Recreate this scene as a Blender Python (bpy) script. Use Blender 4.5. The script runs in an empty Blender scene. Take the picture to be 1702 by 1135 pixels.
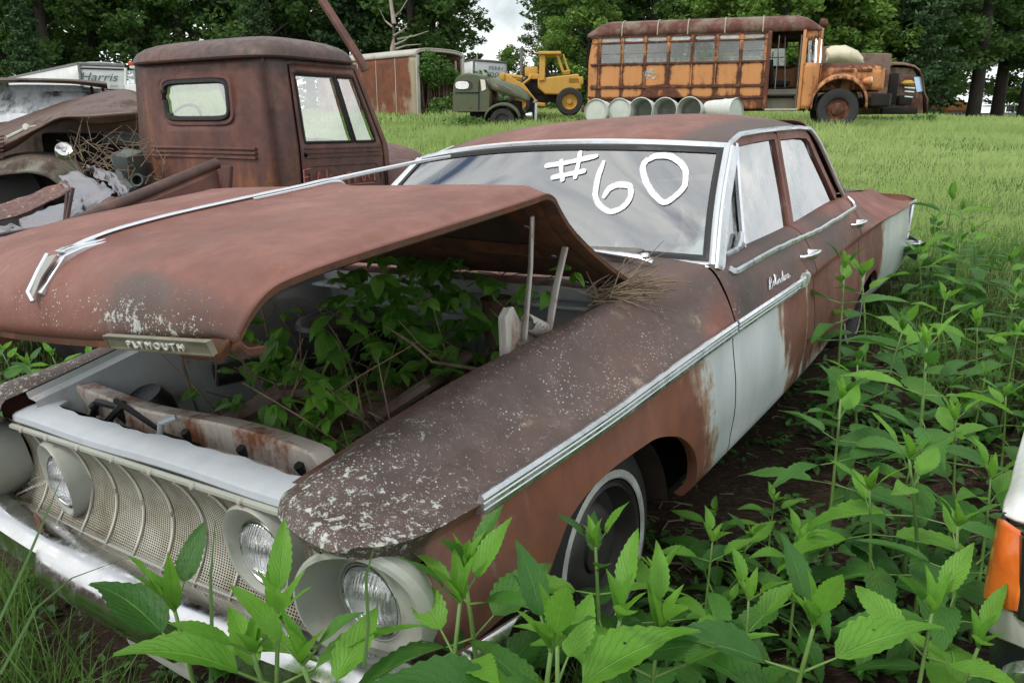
import bpy, bmesh, math, random
import numpy as np
from mathutils import Vector, Matrix, Euler, noise as mnoise
random.seed(7)
RNG = np.random.default_rng(11)
R = math.radians
SC = bpy.context.scene
COL = SC.collection

# ------------------------------------------------------------------ camera
cam_d = bpy.data.cameras.new("camera")
cam = bpy.data.objects.new("camera", cam_d)
COL.objects.link(cam)
cam_d.sensor_width = 36.0
cam_d.lens = 1288.487 / 1702 * 36
cam_d.clip_start = 0.02
cam_d.clip_end = 2000
PITCH = 0.26953797
CAMH = 1.44
cam.location = (0, 0, CAMH)
cam.rotation_euler = (math.pi / 2 - PITCH, 0, 0)
SC.camera = cam

# ------------------------------------------------------------------ world: sky with bright broken cloud
SUN_EL, SUN_AZ = R(52), R(-128)        # azimuth measured from +Y towards +X
w = bpy.data.worlds.new("World"); SC.world = w; w.use_nodes = True
nt = w.node_tree; nt.nodes.clear()
def wn(t, **k):
    n = nt.nodes.new(t)
    for a, b in k.items(): setattr(n, a, b)
    return n
sky = wn('ShaderNodeTexSky', sky_type='NISHITA', sun_disc=False, sun_elevation=SUN_EL, sun_rotation=SUN_AZ)
sky.air_density = 1.2; sky.dust_density = 1.5
tc = wn('ShaderNodeTexCoord')
mp = wn('ShaderNodeMapping'); mp.inputs['Scale'].default_value = (1.6, 1.6, 2.0)
n1 = wn('ShaderNodeTexNoise'); n1.inputs['Scale'].default_value = 1.7; n1.inputs['Detail'].default_value = 9; n1.inputs['Roughness'].default_value = .56
cr = wn('ShaderNodeValToRGB'); cr.color_ramp.elements[0].position = .33; cr.color_ramp.elements[1].position = .50
n2 = wn('ShaderNodeTexNoise'); n2.inputs['Scale'].default_value = 4.0; n2.inputs['Detail'].default_value = 6
cc = wn('ShaderNodeValToRGB'); cc.color_ramp.elements[0].position = .3; cc.color_ramp.elements[1].position = .7
cc.color_ramp.elements[0].color = (11, 11.6, 12.2, 1); cc.color_ramp.elements[1].color = (17, 17, 16.6, 1)
mx = wn('ShaderNodeMix', data_type='RGBA')
bg = wn('ShaderNodeBackground'); bg.inputs['Strength'].default_value = 0.085
out = wn('ShaderNodeOutputWorld')
L = nt.links.new
L(tc.outputs['Generated'], mp.inputs['Vector']); L(mp.outputs[0], n1.inputs['Vector']); L(mp.outputs[0], n2.inputs['Vector'])
L(n1.outputs['Fac'], cr.inputs['Fac']); L(n2.outputs['Fac'], cc.inputs['Fac'])
L(cr.outputs['Color'], mx.inputs['Factor']); L(sky.outputs[0], mx.inputs['A']); L(cc.outputs[0], mx.inputs['B'])
L(mx.outputs['Result'], bg.inputs['Color']); L(bg.outputs[0], out.inputs['Surface'])

# ------------------------------------------------------------------ sun (soft, through thin cloud)
sd = bpy.data.lights.new("sun", 'SUN'); sd.energy = 1.5; sd.angle = R(10); sd.color = (1, .95, .88)
sun = bpy.data.objects.new("sun", sd); COL.objects.link(sun)
sdir = Vector((math.sin(SUN_AZ) * math.cos(SUN_EL), math.cos(SUN_AZ) * math.cos(SUN_EL), math.sin(SUN_EL)))
sun.rotation_euler = sdir.to_track_quat('Z', 'Y').to_euler()
sky.sun_rotation = SUN_AZ
SC.view_settings.view_transform = 'Standard'; SC.view_settings.look = 'None'
SC.view_settings.exposure = 0.25; SC.view_settings.gamma = 1
try:
    SC.cycles.max_bounces = 7; SC.cycles.transparent_max_bounces = 12; SC.cycles.caustics_reflective = False; SC.cycles.caustics_refractive = False
except Exception: pass

# ------------------------------------------------------------------ helpers
def wp(px, py, Y=None, Z=None):
    """point of the world seen at a pixel of the 1702 px photo, at forward distance Y or height Z (used to survey positions)"""
    F = 1288.487; u = (px - 851) / F; v = -(py - 567.5) / F
    c, s = math.cos(PITCH), math.sin(PITCH)
    d = Vector((u, v * s + c, v * c - s))
    t = Y / d.y if Y is not None else (Z - CAMH) / d.z
    return Vector((0, 0, CAMH)) + d * t

def mono(x, xs, ys):
    xs = np.asarray(xs, float); ys = np.asarray(ys, float); x = np.asarray(x, float)
    h = np.diff(xs); d = np.diff(ys) / h
    m = np.zeros(len(xs)); m[0] = d[0]; m[-1] = d[-1]
    for i in range(1, len(xs) - 1):
        if d[i - 1] * d[i] > 0: m[i] = 2 * d[i - 1] * d[i] / (d[i - 1] + d[i])
    i = np.clip(np.searchsorted(xs, x, side='right') - 1, 0, len(h) - 1)
    t = np.clip((x - xs[i]) / h[i], 0, 1)
    h00 = 2 * t**3 - 3 * t**2 + 1; h10 = t**3 - 2 * t**2 + t; h01 = -2 * t**3 + 3 * t**2; h11 = t**3 - t**2
    return h00 * ys[i] + h10 * h[i] * m[i] + h01 * ys[i + 1] + h11 * h[i] * m[i + 1]

def smooth(a, b, x):
    t = np.clip((np.asarray(x, float) - a) / (b - a), 0, 1); return t * t * (3 - 2 * t)

def mesh_obj(name, V, Fc, mat=None, parent=None, sm=True, attrs=None, uv=None, loc=None, mats=None, midx=None):
    me = bpy.data.meshes.new(name)
    V = np.asarray(V, float).reshape(-1, 3)
    me.from_pydata(V.tolist(), [], [tuple(int(i) for i in f) for f in Fc]); me.update()
    if attrs:
        for k, a in attrs.items():
            at = me.attributes.new(k, 'FLOAT', 'POINT'); at.data.foreach_set('value', np.asarray(a, np.float32).ravel())
    if uv is not None:
        ul = me.uv_layers.new(name='UVMap')
        li = np.empty(len(me.loops), np.int32); me.loops.foreach_get('vertex_index', li)
        ul.data.foreach_set('uv', np.asarray(uv, np.float32)[li].ravel())
    if sm: me.polygons.foreach_set('use_smooth', [True] * len(me.polygons))
    if mats:
        for m in mats: me.materials.append(m)
        if midx is not None: me.polygons.foreach_set('material_index', midx)
    elif mat: me.materials.append(mat)
    o = bpy.data.objects.new(name, me); COL.objects.link(o)
    if parent: o.parent = parent
    if loc is not None: o.location = loc
    return o

def fast_mesh(name, V, T, mat, parent=None, attrs=None, uv=None, sm=False):
    """big triangle or quad soup: V (n,3), T (m,k)"""
    me = bpy.data.meshes.new(name); V = np.asarray(V, np.float32); T = np.asarray(T, np.int32); k = T.shape[1]
    me.vertices.add(len(V)); me.vertices.foreach_set('co', V.ravel())
    me.loops.add(T.size); me.loops.foreach_set('vertex_index', T.ravel())
    me.polygons.add(len(T)); me.polygons.foreach_set('loop_start', np.arange(0, T.size, k, dtype=np.int32))
    me.polygons.foreach_set('loop_total', np.full(len(T), k, np.int32))
    if sm: me.polygons.foreach_set('use_smooth', np.ones(len(T), bool))
    me.update(calc_edges=True)
    if attrs:
        for kk, a in attrs.items():
            at = me.attributes.new(kk, 'FLOAT', 'POINT'); at.data.foreach_set('value', np.asarray(a, np.float32).ravel())
    if uv is not None:
        ul = me.uv_layers.new(name='UVMap'); ul.data.foreach_set('uv', np.asarray(uv, np.float32)[T.ravel()].ravel())
    me.materials.append(mat)
    o = bpy.data.objects.new(name, me); COL.objects.link(o)
    if parent: o.parent = parent
    return o

def tag(o, label=None, cat=None, group=None, kind=None):
    if label: o['label'] = label
    if cat: o['category'] = cat
    if group: o['group'] = group
    if kind: o['kind'] = kind
    return o
def empty(name, loc=(0, 0, 0), rz=0, label=None, cat=None, group=None):
    o = bpy.data.objects.new(name, None); COL.objects.link(o); o.location = loc; o.rotation_euler = (0, 0, rz)
    o.empty_display_size = .2
    return tag(o, label, cat, group)
def copy_tree(o, parent=None):
    c = o.copy(); COL.objects.link(c)
    if parent: c.parent = parent
    for ch in list(o.children): copy_tree(ch, c)
    return c

class MB:
    """collects shapes for one mesh"""
    def __init__(s): s.V = []; s.F = []; s.n = 0
    def add(s, V, Fc):
        V = np.asarray(V, float).reshape(-1, 3)
        s.V.append(V); s.F += [tuple(i + s.n for i in f) for f in Fc]; s.n += len(V); return s
    def grid(s, P, closeu=False, closev=False):
        P = np.asarray(P, float); a, b = P.shape[:2]; f = []
        for i in range(a if closeu else a - 1):
            for j in range(b if closev else b - 1):
                i2 = (i + 1) % a; j2 = (j + 1) % b
                f.append((i * b + j, i2 * b + j, i2 * b + j2, i * b + j2))
        return s.add(P, f)
    def box(s, c, d, rot=None, bev=0.0):
        bm = bmesh.new(); bmesh.ops.create_cube(bm, size=1)
        for v in bm.verts: v.co = Vector((v.co.x * d[0], v.co.y * d[1], v.co.z * d[2]))
        if bev: bmesh.ops.bevel(bm, geom=bm.edges[:], offset=min(bev, min(d) * .45), segments=2, affect='EDGES', profile=.6)
        M = Matrix.Translation(c) @ (Euler(rot).to_matrix().to_4x4() if rot is not None else Matrix())
        bm.transform(M); bm.verts.index_update()
        s.add([v.co[:] for v in bm.verts], [[v.index for v in f.verts] for f in bm.faces]); bm.free(); return s
    def tube(s, path, r, n=8, cap=True, flat=1.0, upv=(0, 0, 1)):
        P = [Vector(p) for p in path]; m = len(P)
        rr = r if hasattr(r, '__len__') else [r] * m
        rings = []; up = Vector(upv)
        for i, p in enumerate(P):
            t = (P[min(i + 1, m - 1)] - P[max(i - 1, 0)]).normalized()
            a = up - t * up.dot(t)
            if a.length < 1e-3: a = Vector((1, 0, 0)) - t * t.x
            a.normalize(); b = t.cross(a); 
            rings.append([p + (a * math.cos(k * 2 * math.pi / n) * flat + b * math.sin(k * 2 * math.pi / n)) * rr[i] for k in range(n)])
        V = [q[:] for rg in rings for q in rg]; f = []
        for i in range(m - 1):
            for k in range(n): f.append((i * n + k, i * n + (k + 1) % n, (i + 1) * n + (k + 1) % n, (i + 1) * n + k))
        if cap: f.append(tuple(range(n - 1, -1, -1))); f.append(tuple((m - 1) * n + k for k in range(n)))
        return s.add(V, f)
    def lathe(s, prof, n=24, M=None, cap=False):
        """profile of (radius, height) about Z, then M"""
        V = []; f = []; m = len(prof); M = M or Matrix()
        for (r, z) in prof:
            for k in range(n): V.append((M @ Vector((r * math.cos(k * 2 * math.pi / n), r * math.sin(k * 2 * math.pi / n), z)))[:])
        for i in range(m - 1):
            for k in range(n): f.append((i * n + k, i * n + (k + 1) % n, (i + 1) * n + (k + 1) % n, (i + 1) * n + k))
        if cap: f.append(tuple(range(n - 1, -1, -1))); f.append(tuple((m - 1) * n + k for k in range(n)))
        return s.add(V, f)
    def prism(s, poly, a, b, axis='y', bulge=None):
        """polygon of 2D points extruded along an axis from a to b"""
        n = len(poly)
        def pt(p, t): return {'y': (p[0], t, p[1]), 'x': (t, p[0], p[1]), 'z': (p[0], p[1], t)}[axis]
        V = [pt(p, a) for p in poly] + [pt(p, b) for p in poly]
        f = [tuple(range(n)), tuple(range(2 * n - 1, n - 1, -1))] + [(i, i + n, (i + 1) % n + n, (i + 1) % n) for i in range(n)]
        return s.add(V, f)
    def xf(s, M):
        s.V = [np.array([(M @ Vector(p))[:] for p in v]) for v in s.V]; return s
    def build(s, name, mat, parent=None, sm=True, bevel=0, solid=0, attrs=None, loc=None, auto=True):
        V = np.concatenate(s.V) if s.V else np.zeros((0, 3))
        o = mesh_obj(name, V, s.F, mat, parent, sm, {k: f(V) for k, f in (attrs or {}).items()}, loc=loc)
        me = o.data; bm = bmesh.new(); bm.from_mesh(me); bmesh.ops.recalc_face_normals(bm, faces=bm.faces) if solid == 0 else None
        bm.to_mesh(me); bm.free()
        if solid: md = o.modifiers.new('s', 'SOLIDIFY'); md.thickness = solid; md.offset = -1
        if bevel:
            md = o.modifiers.new('b', 'BEVEL'); md.width = bevel; md.segments = 2; md.limit_method = 'ANGLE'; md.angle_limit = R(40)
        if sm and auto: sharp(o)
        return o
def sharp(o, ang=38):
    me = o.data
    try: me.set_sharp_from_angle(angle=R(ang))
    except Exception: pass

# ------------------------------------------------------------------ materials
class NT:
    def __init__(s, name):
        s.m = bpy.data.materials.new(name); s.m.use_nodes = True; s.t = s.m.node_tree; s.t.nodes.clear()
        s.o = s.t.nodes.new('ShaderNodeOutputMaterial'); s.tc = s.t.nodes.new('ShaderNodeTexCoord')
    def n(s, t, **k):
        x = s.t.nodes.new(t)
        for a, b in k.items(): setattr(x, a, b)
        return x
    def l(s, a, b): s.t.links.new(a, b)
    def put(s, sock, v):
        if hasattr(v, 'links'): s.l(v, sock)
        elif isinstance(v, (tuple, list)) and len(v) == 3 and sock.type == 'RGBA': sock.default_value = (*v, 1)
        else: sock.default_value = v
    def noise(s, scale, detail=6, rough=.6, stretch=None, coord='Object', off=None, dist=0, color=False):
        x = s.n('ShaderNodeTexNoise'); x.inputs['Scale'].default_value = scale; x.inputs['Detail'].default_value = detail; x.inputs['Roughness'].default_value = rough
        x.inputs['Distortion'].default_value = dist
        v = s.tc.outputs[coord]
        if stretch or off:
            m = s.n('ShaderNodeMapping'); m.inputs['Scale'].default_value = stretch or (1, 1, 1); m.inputs['Location'].default_value = off or (0, 0, 0)
            s.l(v, m.inputs['Vector']); v = m.outputs[0]
        s.l(v, x.inputs['Vector']); return x.outputs['Color' if color else 'Fac']
    def voro(s, scale, feature='F1', coord='Object', rand=1):
        x = s.n('ShaderNodeTexVoronoi', feature=feature); x.inputs['Scale'].default_value = scale; x.inputs['Randomness'].default_value = rand
        s.l(s.tc.outputs[coord], x.inputs['Vector']); return x.outputs['Distance']
    def math(s, op, a, b=0.0, c=None, clamp=False):
        x = s.n('ShaderNodeMath', operation=op, use_clamp=clamp); s.put(x.inputs[0], a); s.put(x.inputs[1], b)
        if c is not None: s.put(x.inputs[2], c)
        return x.outputs[0]
    def step(s, v, a, b, lo=0., hi=1.):
        x = s.n('ShaderNodeMapRange', interpolation_type='SMOOTHSTEP'); s.put(x.inputs['Value'], v); s.put(x.inputs['From Min'], a); s.put(x.inputs['From Max'], b)
        x.inputs['To Min'].default_value = lo; x.inputs['To Max'].default_value = hi; return x.outputs[0]
    def mix(s, f, a, b, mode='MIX'):
        x = s.n('ShaderNodeMix', data_type='RGBA', blend_type=mode); s.put(x.inputs['Factor'], f); s.put(x.inputs['A'], a); s.put(x.inputs['B'], b); return x.outputs['Result']
    def ramp(s, f, stops):
        x = s.n('ShaderNodeValToRGB'); e = x.color_ramp.elements
        while len(e) < len(stops): e.new(.5)
        for k, (p, c) in enumerate(stops): e[k].position = p; e[k].color = (*c, 1)
        s.put(x.inputs['Fac'], f); return x.outputs['Color']
    def attr(s, name):
        x = s.n('ShaderNodeAttribute', attribute_name=name); return x.outputs['Fac']
    def bump(s, h, strength=.3, dist=.01, normal=None):
        x = s.n('ShaderNodeBump'); x.inputs['Strength'].default_value = strength; x.inputs['Distance'].default_value = dist; s.put(x.inputs['Height'], h)
        if normal: s.l(normal, x.inputs['Normal'])
        return x.outputs[0]
    def bsdf(s, color, rough=.6, metal=0., normal=None, spec=.5, **k):
        x = s.n('ShaderNodeBsdfPrincipled'); s.put(x.inputs['Base Color'], color); s.put(x.inputs['Roughness'], rough); s.put(x.inputs['Metallic'], metal)
        x.inputs['Specular IOR Level'].default_value = spec
        if normal: s.l(normal, x.inputs['Normal'])
        for a, b in k.items(): s.put(x.inputs[a.replace('_', ' ')], b)
        return x.outputs[0]
    def done(s, sh): s.l(sh, s.o.inputs['Surface']); return s.m
def rnd(t):  # per-object random value
    x = t.n('ShaderNodeObjectInfo'); return x.outputs['Random']

def simple(name, col, rough=.6, metal=0., var=.25, scale=12, bump=.15, spec=.5):
    t = NT(name); n = t.noise(scale, 7, .65)
    c2 = tuple(max(0, x * (1 - var)) for x in col); c1 = tuple(min(1, x * (1 + var * .6)) for x in col)
    return t.done(t.bsdf(t.ramp(n, [(.3, c2), (.7, c1)]), t.step(n, .2, .8, max(rough - .12, .02), min(rough + .1, 1)), metal, t.bump(t.noise(scale * 6, 4), bump, .004), spec))
def rusty(name, base, rust1=(.13, .045, .022), rust2=(.05, .024, .018), amount=.5, scale=5, streak=1., rough=.55, edge=.07, bump=.25, flip=False):
    """old paint with rust coming through: amount is the share of rust"""
    t = NT(name)
    n = t.noise(scale, 9, .68); st = t.noise(scale * 1.6, 6, .6, stretch=(3.2, 3.2, .35)); f = t.noise(scale * 9, 5, .7)
    v = t.math('ADD', t.math('MULTIPLY', n, .6), t.math('ADD', t.math('MULTIPLY', st, .35 * streak), t.math('MULTIPLY', f, .12)))
    v = t.math('ADD', v, t.math('MULTIPLY', t.attr('rst'), .26))
    lvl = .36 + .17 * streak + .06 + (0.5 - amount) * .42
    k = t.math('SUBTRACT', 1.0, t.step(v, 1.12 - lvl - edge - .12, 1.12 - lvl + edge - .12)) if flip else t.step(v, lvl - edge, lvl + edge)
    rc = t.ramp(t.noise(scale * 3, 6, .7, off=(3, 1, 5)), [(.3, rust2), (.62, rust1)])
    bc = t.mix(t.noise(scale * 2, 6), tuple(x * .72 for x in base), tuple(min(1, x * 1.12) for x in base))
    halo = t.step(v, lvl - edge * 3.2, lvl)
    bc = t.mix(t.math('MULTIPLY', halo, .55), bc, tuple(.5 * a + .5 * b for a, b in zip(base, (.22, .08, .03))))
    return t.done(t.bsdf(t.mix(k, bc, rc), t.step(k, 0, 1, rough, .85), 0, t.bump(t.math('ADD', f, k), bump, .003)))
def chrome(name='chrome', tint=(.70, .73, .76), rough=.18, dirt=.0):
    t = NT(name); n = t.noise(14, 8, .7); k = t.math('MULTIPLY', t.step(n, .70 - dirt * .22, .84 - dirt * .1), min(1, .4 + dirt))
    return t.done(t.bsdf(t.mix(k, tint, (.25, .2, .16)), t.step(n, .3, .75, rough, rough + .4), t.step(k, 0, 1, 1, .3), t.bump(t.noise(20, 2), .02, .002)))
M = {}
M['chrome'] = chrome()
M['chrome_old'] = chrome('old_chrome', (.62, .62, .62), .05, .42)
M['black'] = simple('black_rubber', (.012, .012, .013), .55, 0, .4)
M['dark'] = simple('dark_grime', (.012, .010, .009), .9, 0, .5)
M['tyre'] = simple('tyre_rubber', (.020, .020, .021), .75, 0, .4, 9)
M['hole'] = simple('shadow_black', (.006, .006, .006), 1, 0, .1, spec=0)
M['steel'] = simple('bare_steel', (.20, .20, .20), .5, .6, .4)
# ------------------------------------------------------------------ terrain
def gz(x, y):
    x = np.asarray(x, float); y = np.asarray(y, float)
    g = mono(y, [-6, 2.2, 5.6, 12, 20, 30, 36, 50, 70, 120, 400], [-.25, 0, .23, .68, 1.20, 1.86, 2.02, 2.05, 2.1, 2.2, 3])
    xs = 10 * np.tanh(x / 10)
    z = .045 + .0616 * xs * np.exp(-np.maximum(0, y - 5) / 9.)
    drop = smooth(35, 60, y) * smooth(9, 20, x) * 2.0
    crest = smooth(8, 22, x) * smooth(18, 32, y) * -.42
    return z + g - drop + crest
def gz1(x, y): return float(gz(x, y))
def bumpz(x, y):
    return .018 * np.sin(x * 2.1 + 1.3 * np.sin(y * .9)) + .014 * np.sin(y * 3.3 + x) + .05 * np.sin(x * .33 + 2) * np.sin(y * .27) * smooth(8, 16, y)

t = NT('meadow_soil')
n = t.noise(.35, 8, .6); f = t.noise(9, 8, .75); tw = t.noise(26, 5, .8, stretch=(1, 2.2, 1), dist=1.5)
sep = t.n('ShaderNodeSeparateXYZ'); t.l(t.tc.outputs['Object'], sep.inputs[0])
soil = t.ramp(tw, [(.3, (.016, .010, .007)), (.5, (.045, .028, .019)), (.62, (.10, .07, .048)), (.7, (.19, .14, .10))])
green = t.ramp(f, [(.3, (.035, .07, .014)), (.7, (.10, .17, .035))])
green = t.mix(t.step(n, .45, .65), green, (.13, .19, .055))
fy = t.step(t.math('ADD', sep.outputs['Y'], t.math('MULTIPLY', t.noise(1.3, 5), 3.0)), 6.2, 8.2)
t.done(t.bsdf(t.mix(fy, soil, green), .95, 0, t.bump(t.math('ADD', tw, f), .8, .03), .2)); M['soil'] = t.m

ys = np.concatenate([np.linspace(-8, 12, 130), np.linspace(12.3, 60, 110), np.linspace(62, 400, 50)])
xs = np.concatenate([np.linspace(-300, -32, 26), np.linspace(-30, -6, 40), np.linspace(-5.8, 6, 100), np.linspace(6.3, 36, 50), np.linspace(40, 300, 26)])
X, Y = np.meshgrid(xs, ys, indexing='ij')
gm = MB().grid(np.stack([X, Y, gz(X, Y) + bumpz(X, Y)], -1))
ground = gm.build('ground', M['soil'], auto=False); tag(ground, kind='structure')
# ------------------------------------------------------------------ the rusty sedan
# local frame: X to the car's left, Y to the rear, Z up, origin on the front axle line
CARM = Matrix(((8.17368632e-01, 5.72822211e-01, -6.15079999e-02, -0.40925675), (-5.73935176e-01, 8.18900568e-01, -5.23112663e-04, 2.25145797),
               (5.00692854e-02, 3.57291806e-02, 9.98106453e-01, -0.01701042), (0, 0, 0, 1)))
car = empty('abandoned_sedan', label='rusty old sedan with its hood buckled open and #60 painted on the windshield', cat='car'); car.matrix_world = CARM

def car_paint(name, hood=False):
    t = NT(name); A = t.attr
    n = t.noise(4.2, 10, .68); n2 = t.noise(17, 8, .7, off=(4, 2, 1)); st = t.noise(9, 7, .62, stretch=(1.5, 1.5, .16)); fine = t.noise(95, 5, .7); big = t.noise(1.6, 6, .55, off=(7, 0, 0))
    base = t.ramp(n, [(.25, (.115, .046, .035)), (.45, (.170, .068, .050)), (.60, (.225, .098, .075)), (.78, (.30, .165, .135))])
    base = t.mix(t.math('MULTIPLY', t.step(t.math('ADD', n2, t.math('MULTIPLY', A('org'), .34)), .60, 1.0), .75), base, (.25, .085, .035))
    colr0 = t.mix(t.math('MULTIPLY', t.step(st, .52, .70), .55), base, (.095, .040, .032)); colr0 = t.mix(t.math('MULTIPLY', t.step(t.noise(12, 7, .7, stretch=(1.5, 1.5, .14), off=(3, 3, 9)), .60, .72), .35), colr0, (.36, .21, .17)); base = t.mix(A('sid'), base, colr0)
    # grey brown weathered film
    dk = t.math('ADD', A('drk'), t.math('MULTIPLY', t.math('SUBTRACT', big, .5), 1.1))
    dk = t.math('ADD', dk, t.math('MULTIPLY', t.math('SUBTRACT', n2, .5), .5))
    grey = t.ramp(n2, [(.3, (.052, .040, .035)), (.55, (.088, .068, .060)), (.75, (.135, .108, .098))])
    colr = t.mix(t.math('MULTIPLY', t.step(dk, .30, .72), .93), base, grey)
    pk = t.step(t.noise(6, 8, .7, stretch=(1, .5, 1), off=(9, 9, 2)), .60, .78)
    colr = t.mix(t.math('MULTIPLY', pk, .34), colr, (.30, .17, .14)); pk2 = t.step(t.noise(2.6, 8, .66, stretch=(1, .45, 1), off=(3, 1, 7)), .48, .70); colr = t.mix(t.math('MULTIPLY', pk2, .45), colr, (.135, .072, .056))
    # remains of the pale paint
    wv = t.math('ADD', A('wht'), t.math('ADD', t.math('MULTIPLY', t.math('SUBTRACT', t.step(st, .28, .72), .5), .56), t.math('MULTIPLY', t.math('SUBTRACT', t.step(n2, .28, .72), .5), .34)))
    wv = t.math('ADD', wv, t.math('MULTIPLY', t.math('SUBTRACT', t.step(n, .3, .7), .5), .30))
    wk = t.step(wv, .30, .80)
    pale = t.ramp(t.noise(3, 7, .6, stretch=(1, 1, .4), off=(1, 5, 2)), [(.3, (.48, .53, .54)), (.5, (.64, .68, .69)), (.72, (.76, .78, .78))])
    pale = t.mix(t.math('MULTIPLY', t.step(wv, .86, .56), .8), pale, (.40, .25, .13))
    pale = t.mix(t.math('MULTIPLY', t.step(t.noise(22, 8, .7, stretch=(1, 1, .5)), .62, .72), .55), pale, (.22, .11, .05))
    colr = t.mix(wk, colr, pale)
    # lichen: crusts and specks
    v1 = t.voro(95); v2 = t.voro(190); blot = t.noise(52, 9, .72, off=(2, 8, 3)); sp = t.noise(8, 5, .6, off=(5, 5, 5))
    l1 = t.math('MULTIPLY', t.step(t.math('ADD', blot, t.math('MULTIPLY', A('lic'), .13)), .66, .69), t.step(A('lic'), .35, .6))
    l2 = t.math('MULTIPLY', t.step(v1, .22, .16), t.step(t.math('ADD', sp, t.math('MULTIPLY', A('lic'), .30)), .63, .70))
    l3 = t.math('MULTIPLY', t.step(v2, .24, .16), t.step(t.math('ADD', blot, t.math('MULTIPLY', A('lic'), .22)), .60, .66))
    lk = t.math('MAXIMUM', l1, t.math('MAXIMUM', l2, l3), clamp=True)
    lk = t.math('MULTIPLY', lk, t.step(A('lic'), .02, .10))
    colr = t.mix(t.math('MULTIPLY', lk, .85), colr, t.ramp(fine, [(.35, (.33, .36, .32)), (.6, (.55, .58, .53))]))
    # greenish moss
    colr = t.mix(t.math('MULTIPLY', t.step(t.math('ADD', A('mos'), t.math('SUBTRACT', n2, .5)), .45, .8), .6), colr, (.07, .072, .028))
    rg = t.mix(wk, t.ramp(n2, [(.3, (.50, .50, .50)), (.7, (.72, .72, .72))]), (.36, .36, .36))
    rg = t.mix(lk, rg, (.95, .95, .95))
    h = t.math('ADD', t.math('MULTIPLY', fine, .35), t.math('ADD', t.math('MULTIPLY', n2, .6), t.math('MULTIPLY', lk, 1.2)))
    sh = t.bsdf(colr, rg, 0, t.bump(h, .32, .003, t.bump(t.noise(5, 3, .5), .35, .012)), .42)
    return t.done(sh)
M['car'] = car_paint('sedan_rusted_paint')
M['carw'] = rusty('inner_pale_paint', (.42, .47, .48), (.16, .05, .02), (.06, .028, .018), .34, 7, .5)
M['carw2'] = rusty('header_pale_paint', (.50, .55, .59), (.2, .07, .03), (.08, .04, .02), .20, 8, .5, rough=.35)
M['baybrown'] = rusty('engine_bay_rust', (.10, .09, .085), (.10, .038, .02), (.03, .017, .012), .6, 7, .6)
M['bezel'] = rusty('bezel_pale', (.40, .42, .37), (.2, .12, .06), (.1, .07, .04), .22, 11, .5, rough=.42)

def gau(v, c, s): return np.exp(-((v - c) / s) ** 2)
def box01(v, a, b, s): return smooth(a - s, a + s, v) * (1 - smooth(b - s, b + s, v))
def crz(y): return mono(y, [-.9, -.545, .71, 1.6, 2.97, 4.24], [.765, .761, .797, .785, .80, .79])
def crx(y): return mono(y, [-.9, -.545, 0, .71, 1.6, 2.4, 2.97, 3.8, 4.3], [.865, .870, .895, .91, .895, .875, .87, .885, .87])
def m_wht(P):
    x, y, z = np.abs(P[:, 0]), P[:, 1], P[:, 2]; d = crz(y) - z
    low = smooth(-.004, .02, d) * smooth(.76, .80, x)
    a = box01(y, .46, 1.26, .24) * 1.15 * low
    arch = gau(np.hypot(y - .03, z - .30), .40, .09) * (y < .6) * low
    a = a - arch * .95 + gau(y, .28, .12) * gau(d, .06, .05) * .30 * low
    a += box01(y, 1.1, 1.5, .16) * smooth(.10, .40, d) * .55 * low - box01(y, 1.15, 1.6, .2) * (1 - smooth(.05, .3, d)) * .25
    a += gau(y, 1.60 - d * .1, .018) * .75 * low
    a += box01(y, 1.5, 2.15, .1) * smooth(.30, .42, d) * .75
    a += gau(y, 2.74, .06 + .0 * y) * smooth(.02, .3, d) * .8 + gau(y, 2.95, .05) * smooth(.1, .3, d) * .4
    a += box01(y, 3.30, 4.4, .22) * smooth(-.01, .03, d) * 1.05
    a += gau(y, -.50, .05) * gau(d, .09, .07) * .42 * low + gau(y, -.62, .03) * gau(d, .12, .08) * .30 * low
    a += box01(y, -.2, .45, .05) * gau(d, .36, .05) * .2
    return a
def m_drk(P):
    x, y, z = np.abs(P[:, 0]), P[:, 1], P[:, 2]; d = crz(y) - z
    top = smooth(.012, -.012, d)
    a = top * (y < 1) * .95 * (1 - .55 * gau(y, .62, .16) * smooth(.80, .9, x)) 
    a = np.where(y > .9, top * .50 * (1 - smooth(2.0, 2.9, y)) + .1, a)
    a += .45 * gau(y, 3.0, .22) * top
    a -= .55 * (1 - top)
    a += 1.25 * (1 - top) * (1 - smooth(-.70, -.60, y)) + .5 * gau(d, 0, .03) * (y < -.4)
    return a
def m_lic(P):
    x, y, z = np.abs(P[:, 0]), P[:, 1], P[:, 2]; d = crz(y) - z
    top = smooth(.02, -.01, d)
    return top * (np.clip(1.05 - 1.5 * (y + .85), .42, 1) * (y < .1) + .42 * (y >= .1) * (1 - smooth(.25, .6, y)) + .22 * (y >= .55) * (y < 1.0)) + .42 * (1 - smooth(-.72, -.62, y)) * (1 - top)
def m_org(P):
    y, z = P[:, 1], P[:, 2]; d = crz(y) - z
    return .9 * smooth(.01, .05, d) * box01(y, -.5, .5, .15) + .6 * gau(y, 1.5, .1) + .55 * smooth(.02, .06, d) * box01(y, 1.4, 3.0, .1) * .6
zero = lambda P: np.zeros(len(P))
CA = {'sid': lambda P: smooth(0, .03, crz(P[:, 1]) - P[:, 2]), 'wht': m_wht, 'drk': m_drk, 'lic': m_lic, 'org': m_org, 'mos': zero}

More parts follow.
